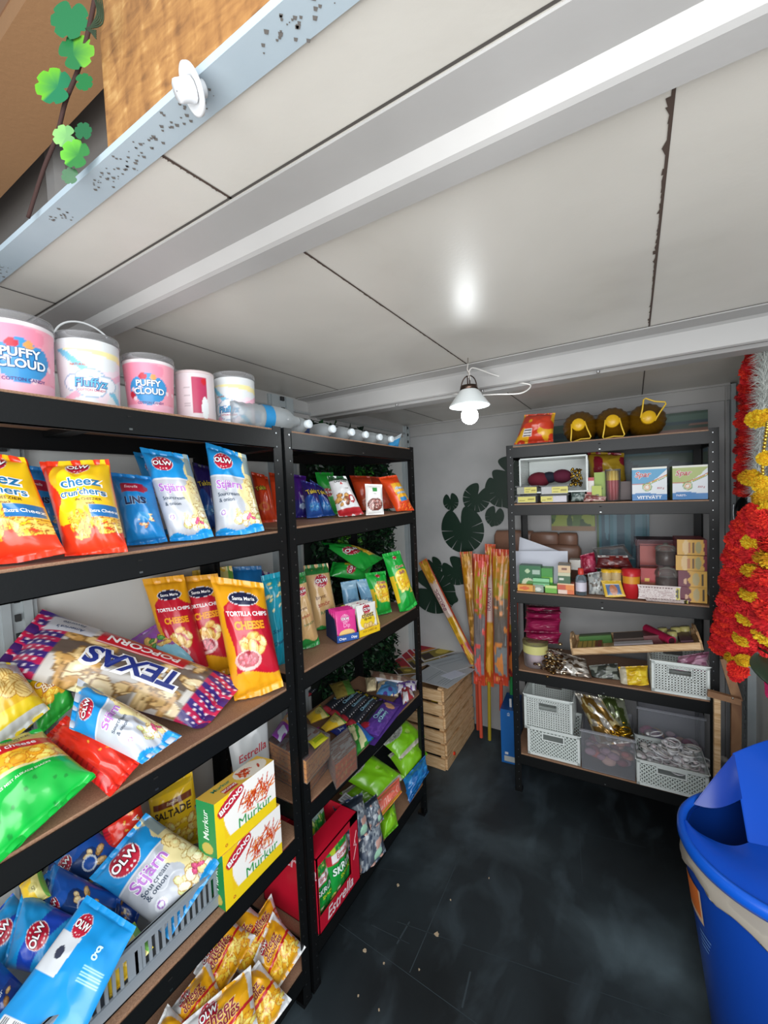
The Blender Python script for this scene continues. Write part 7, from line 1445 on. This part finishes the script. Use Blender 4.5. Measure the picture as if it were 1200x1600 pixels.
# ------------------------------------------------------------------ big blue bin
def bin_():
    blue = hx('0a4fc0'); cx, cy, zr_, r = BINP
    t = thing('waste_bin', 'large round blue waste bin with a hooded lid and grey liner over its rim', 'waste bin', (cx, cy, 0)); m = MB(); c = (cx, cy, 0)
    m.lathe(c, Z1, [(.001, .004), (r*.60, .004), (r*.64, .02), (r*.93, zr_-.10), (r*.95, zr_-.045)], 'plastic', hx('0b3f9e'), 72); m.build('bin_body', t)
    # liner
    n = 96; th = np.linspace(0, 2*math.pi, n, endpoint=False); rings = []
    for k, (f, h_) in enumerate(((.975, -.02), (.985, -.05), (1.0, -.075), (.985, -.085), (.975, -.088), (.962, -.075))):
        w = 1+.012*np.sin(th*9+k)+.008*np.sin(th*23+k*2); hz = zr_+h_+(.022*np.sin(th*2+1.0)+.008*np.sin(th*11))*(k/3 if k < 4 else 1)
        rings.append(np.stack([cx+r*f*w*np.cos(th), cy+r*f*w*np.sin(th), hz], -1))
    m = MB(); m.rings(rings, 'linerplastic', hx('a49d92')); m.build('bin_liner', t)
    # rim of the lid
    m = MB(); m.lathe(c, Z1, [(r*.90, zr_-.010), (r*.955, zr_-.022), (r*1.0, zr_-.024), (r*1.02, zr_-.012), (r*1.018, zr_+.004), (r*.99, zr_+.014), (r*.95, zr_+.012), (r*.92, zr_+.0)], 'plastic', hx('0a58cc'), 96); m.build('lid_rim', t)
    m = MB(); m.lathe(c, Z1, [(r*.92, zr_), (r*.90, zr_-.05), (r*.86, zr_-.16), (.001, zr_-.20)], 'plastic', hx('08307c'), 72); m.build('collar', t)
    # lid: flat front deck with a curved mouth, and a two sided hood standing behind the mouth
    B_ = at(1170, 1316, 2, zr_-.01); T_ = at(1146, 1178, 2, zr_+.135); T2 = at(1235, 1150, 2, zr_+.15); L1_ = at(1084, 1256, 2, zr_+.004); L2_ = at(1077, 1292, 2, zr_-.006); R2_ = at(1262, 1336, 2, zr_-.01)
    def curv(P, Q, n, bow): return [np.array(P)*(1-s)+np.array(Q)*s+bow*math.sin(math.pi*s) for s in np.linspace(0, 1, n)]
    top = curv(L1_, T_, 16, Z1*.004); low = curv(L1_, T_*.47+B_*.53, 16, -Z1*.020)
    G = np.array([[a_*(1-q)+b_*q for q in np.linspace(0, 1, 8)] for a_, b_ in zip(top, low)]); m = MB(); m.rings(G, 'plastic', hx('08389a'), close=False); m.rings((G-unit([1, -1, 0])*-.003)[:, ::-1], 'plastic', hx('08389a'), close=False); m.build('hood_side', t)  # deeper blue than the flap: the side's shade is put into its colour
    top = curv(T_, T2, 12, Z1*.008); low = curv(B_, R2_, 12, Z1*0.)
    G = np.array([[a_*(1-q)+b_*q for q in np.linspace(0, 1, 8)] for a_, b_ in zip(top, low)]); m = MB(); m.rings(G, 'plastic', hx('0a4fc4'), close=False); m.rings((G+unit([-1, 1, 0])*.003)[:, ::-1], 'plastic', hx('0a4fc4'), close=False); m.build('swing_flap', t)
    mouth = curv(L2_, B_, 16, -Z1*.004+unit([.4, -1, 0])*.03)+curv(B_, R2_, 12, Z1*0)[1:]
    a0 = math.atan2(L2_[1]-cy, L2_[0]-cx); a1 = a0+math.radians(190) if False else None
    aE = math.atan2(R2_[1]-cy, R2_[0]-cx); n = len(mouth); tt = np.linspace(a0 % (2*math.pi), (aE % (2*math.pi)) if (aE % (2*math.pi)) > (a0 % (2*math.pi)) else (aE % (2*math.pi))+2*math.pi, n)
    rim = [np.array([cx+r*.945*math.cos(q), cy+r*.945*math.sin(q), zr_+.006]) for q in tt]
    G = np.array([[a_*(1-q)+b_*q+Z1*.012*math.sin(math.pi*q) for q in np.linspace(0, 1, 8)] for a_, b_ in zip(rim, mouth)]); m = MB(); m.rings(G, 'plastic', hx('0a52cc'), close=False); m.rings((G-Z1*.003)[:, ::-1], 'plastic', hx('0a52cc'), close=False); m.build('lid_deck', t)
    # orange sticker and pale lettering on the body
    def S(u, v, off):
        a = STA+(u-.5)*.5; z_ = zr_-.30+v*.2; rr = r*(.64+(.29)*(z_-.02)/(zr_-.12))+.0025+off
        return np.stack([cx+rr*np.cos(a), cy+rr*np.sin(a), z_], -1)
    m = MB(); q = lambda u0, v0, u1, v1, col, mb, o=0: mb.add(np.vstack([S(np.linspace(u0, u1, 9), np.full(9, v0), o), S(np.linspace(u0, u1, 9), np.full(9, v1), o)]), [np.stack([np.arange(8), np.arange(8)+1, np.arange(8)+10, np.arange(8)+9], -1)], 'print', hx(col))
    q(.0, .45, .75, .95, 'd8b898', m); q(.06, .53, .69, .95, 'd8702a', m, .0008); m.build('orange_sticker', t)
    m = MB()
    for k in range(4): q(.5, .28-k*.07, .95-k*.05, .30-k*.07, '6a9ad8', m)
    m.build('printed_lines', t)
clear_mat('linerplastic', (.8, .78, .74), .72, .35)
BINP = (1.275, .483, .655, .227); BINA = math.radians(70); HOOD = math.radians(95); FLA = math.radians(-60); FLO = .02; STA = math.radians(200)
bin_()
# ------------------------------------------------------------------ floor crumbs
R = random.Random(12)
for i, (x, y, s) in enumerate(((622, 1383, .008), (683, 1460, .012), (570, 1485, .009), (764, 1372, .004), (600, 1505, .005), (655, 1515, .004), (704, 1406, .004), (560, 1556, .004), (592, 1578, .004))):
    c = at(x, y, 2, .002); m = MB(); n = 9; P = [(c[0]+s*R.uniform(.4, 1)*math.cos(a), c[1]+s*R.uniform(.4, 1)*math.sin(a), .0006) for a in np.linspace(0, 6.28, n, endpoint=False)]; m.poly(P, (0, 0, .003), 'matte', hx('b8a488')); m.build('floor_crumb', label=['pale crumb on the floor near the red carton', 'largest torn scrap on the black floor', 'flat pale crumb near the foot of the rack posts', 'thin pale splinter mid floor', 'tiny crumb left of the torn scrap', 'tiny crumb below the torn scrap', 'thin splinter right of the torn scrap', 'tiny crumb close to the bottom photo edge', 'crumb lowest on the floor'][i], cat='crumb')
def fline(a, b_, w, col='39454b'):
    p, q = at(*a, 2, .0005), at(*b_, 2, .0005); d = unit(q-p); n = np.array([-d[1], d[0], 0])*w; return [p-n, q-n, q+n, p+n]
for k, (a, b_, w) in enumerate((((470, 1400), (745, 1600), .0012), ((620, 1440), (1080, 1600), .0012), ((870, 1290), (1010, 1325), .001), ((715, 1345), (640, 1520), .0018), ((640, 1440), (620, 1475), .003), ((560, 1350), (640, 1365), .001), ((735, 1518), (722, 1575), .003), ((580, 1445), (640, 1475), .0012), ((905, 1300), (910, 1380), .001))):
    m = MB(); P = fline(a, b_, w); m.add([p+Z1*.0004 for p in P], [[0, 1, 2, 3]], 'matte', hx('323d43'), False); m.build('trim_%d' % (60+k), kind='structure')
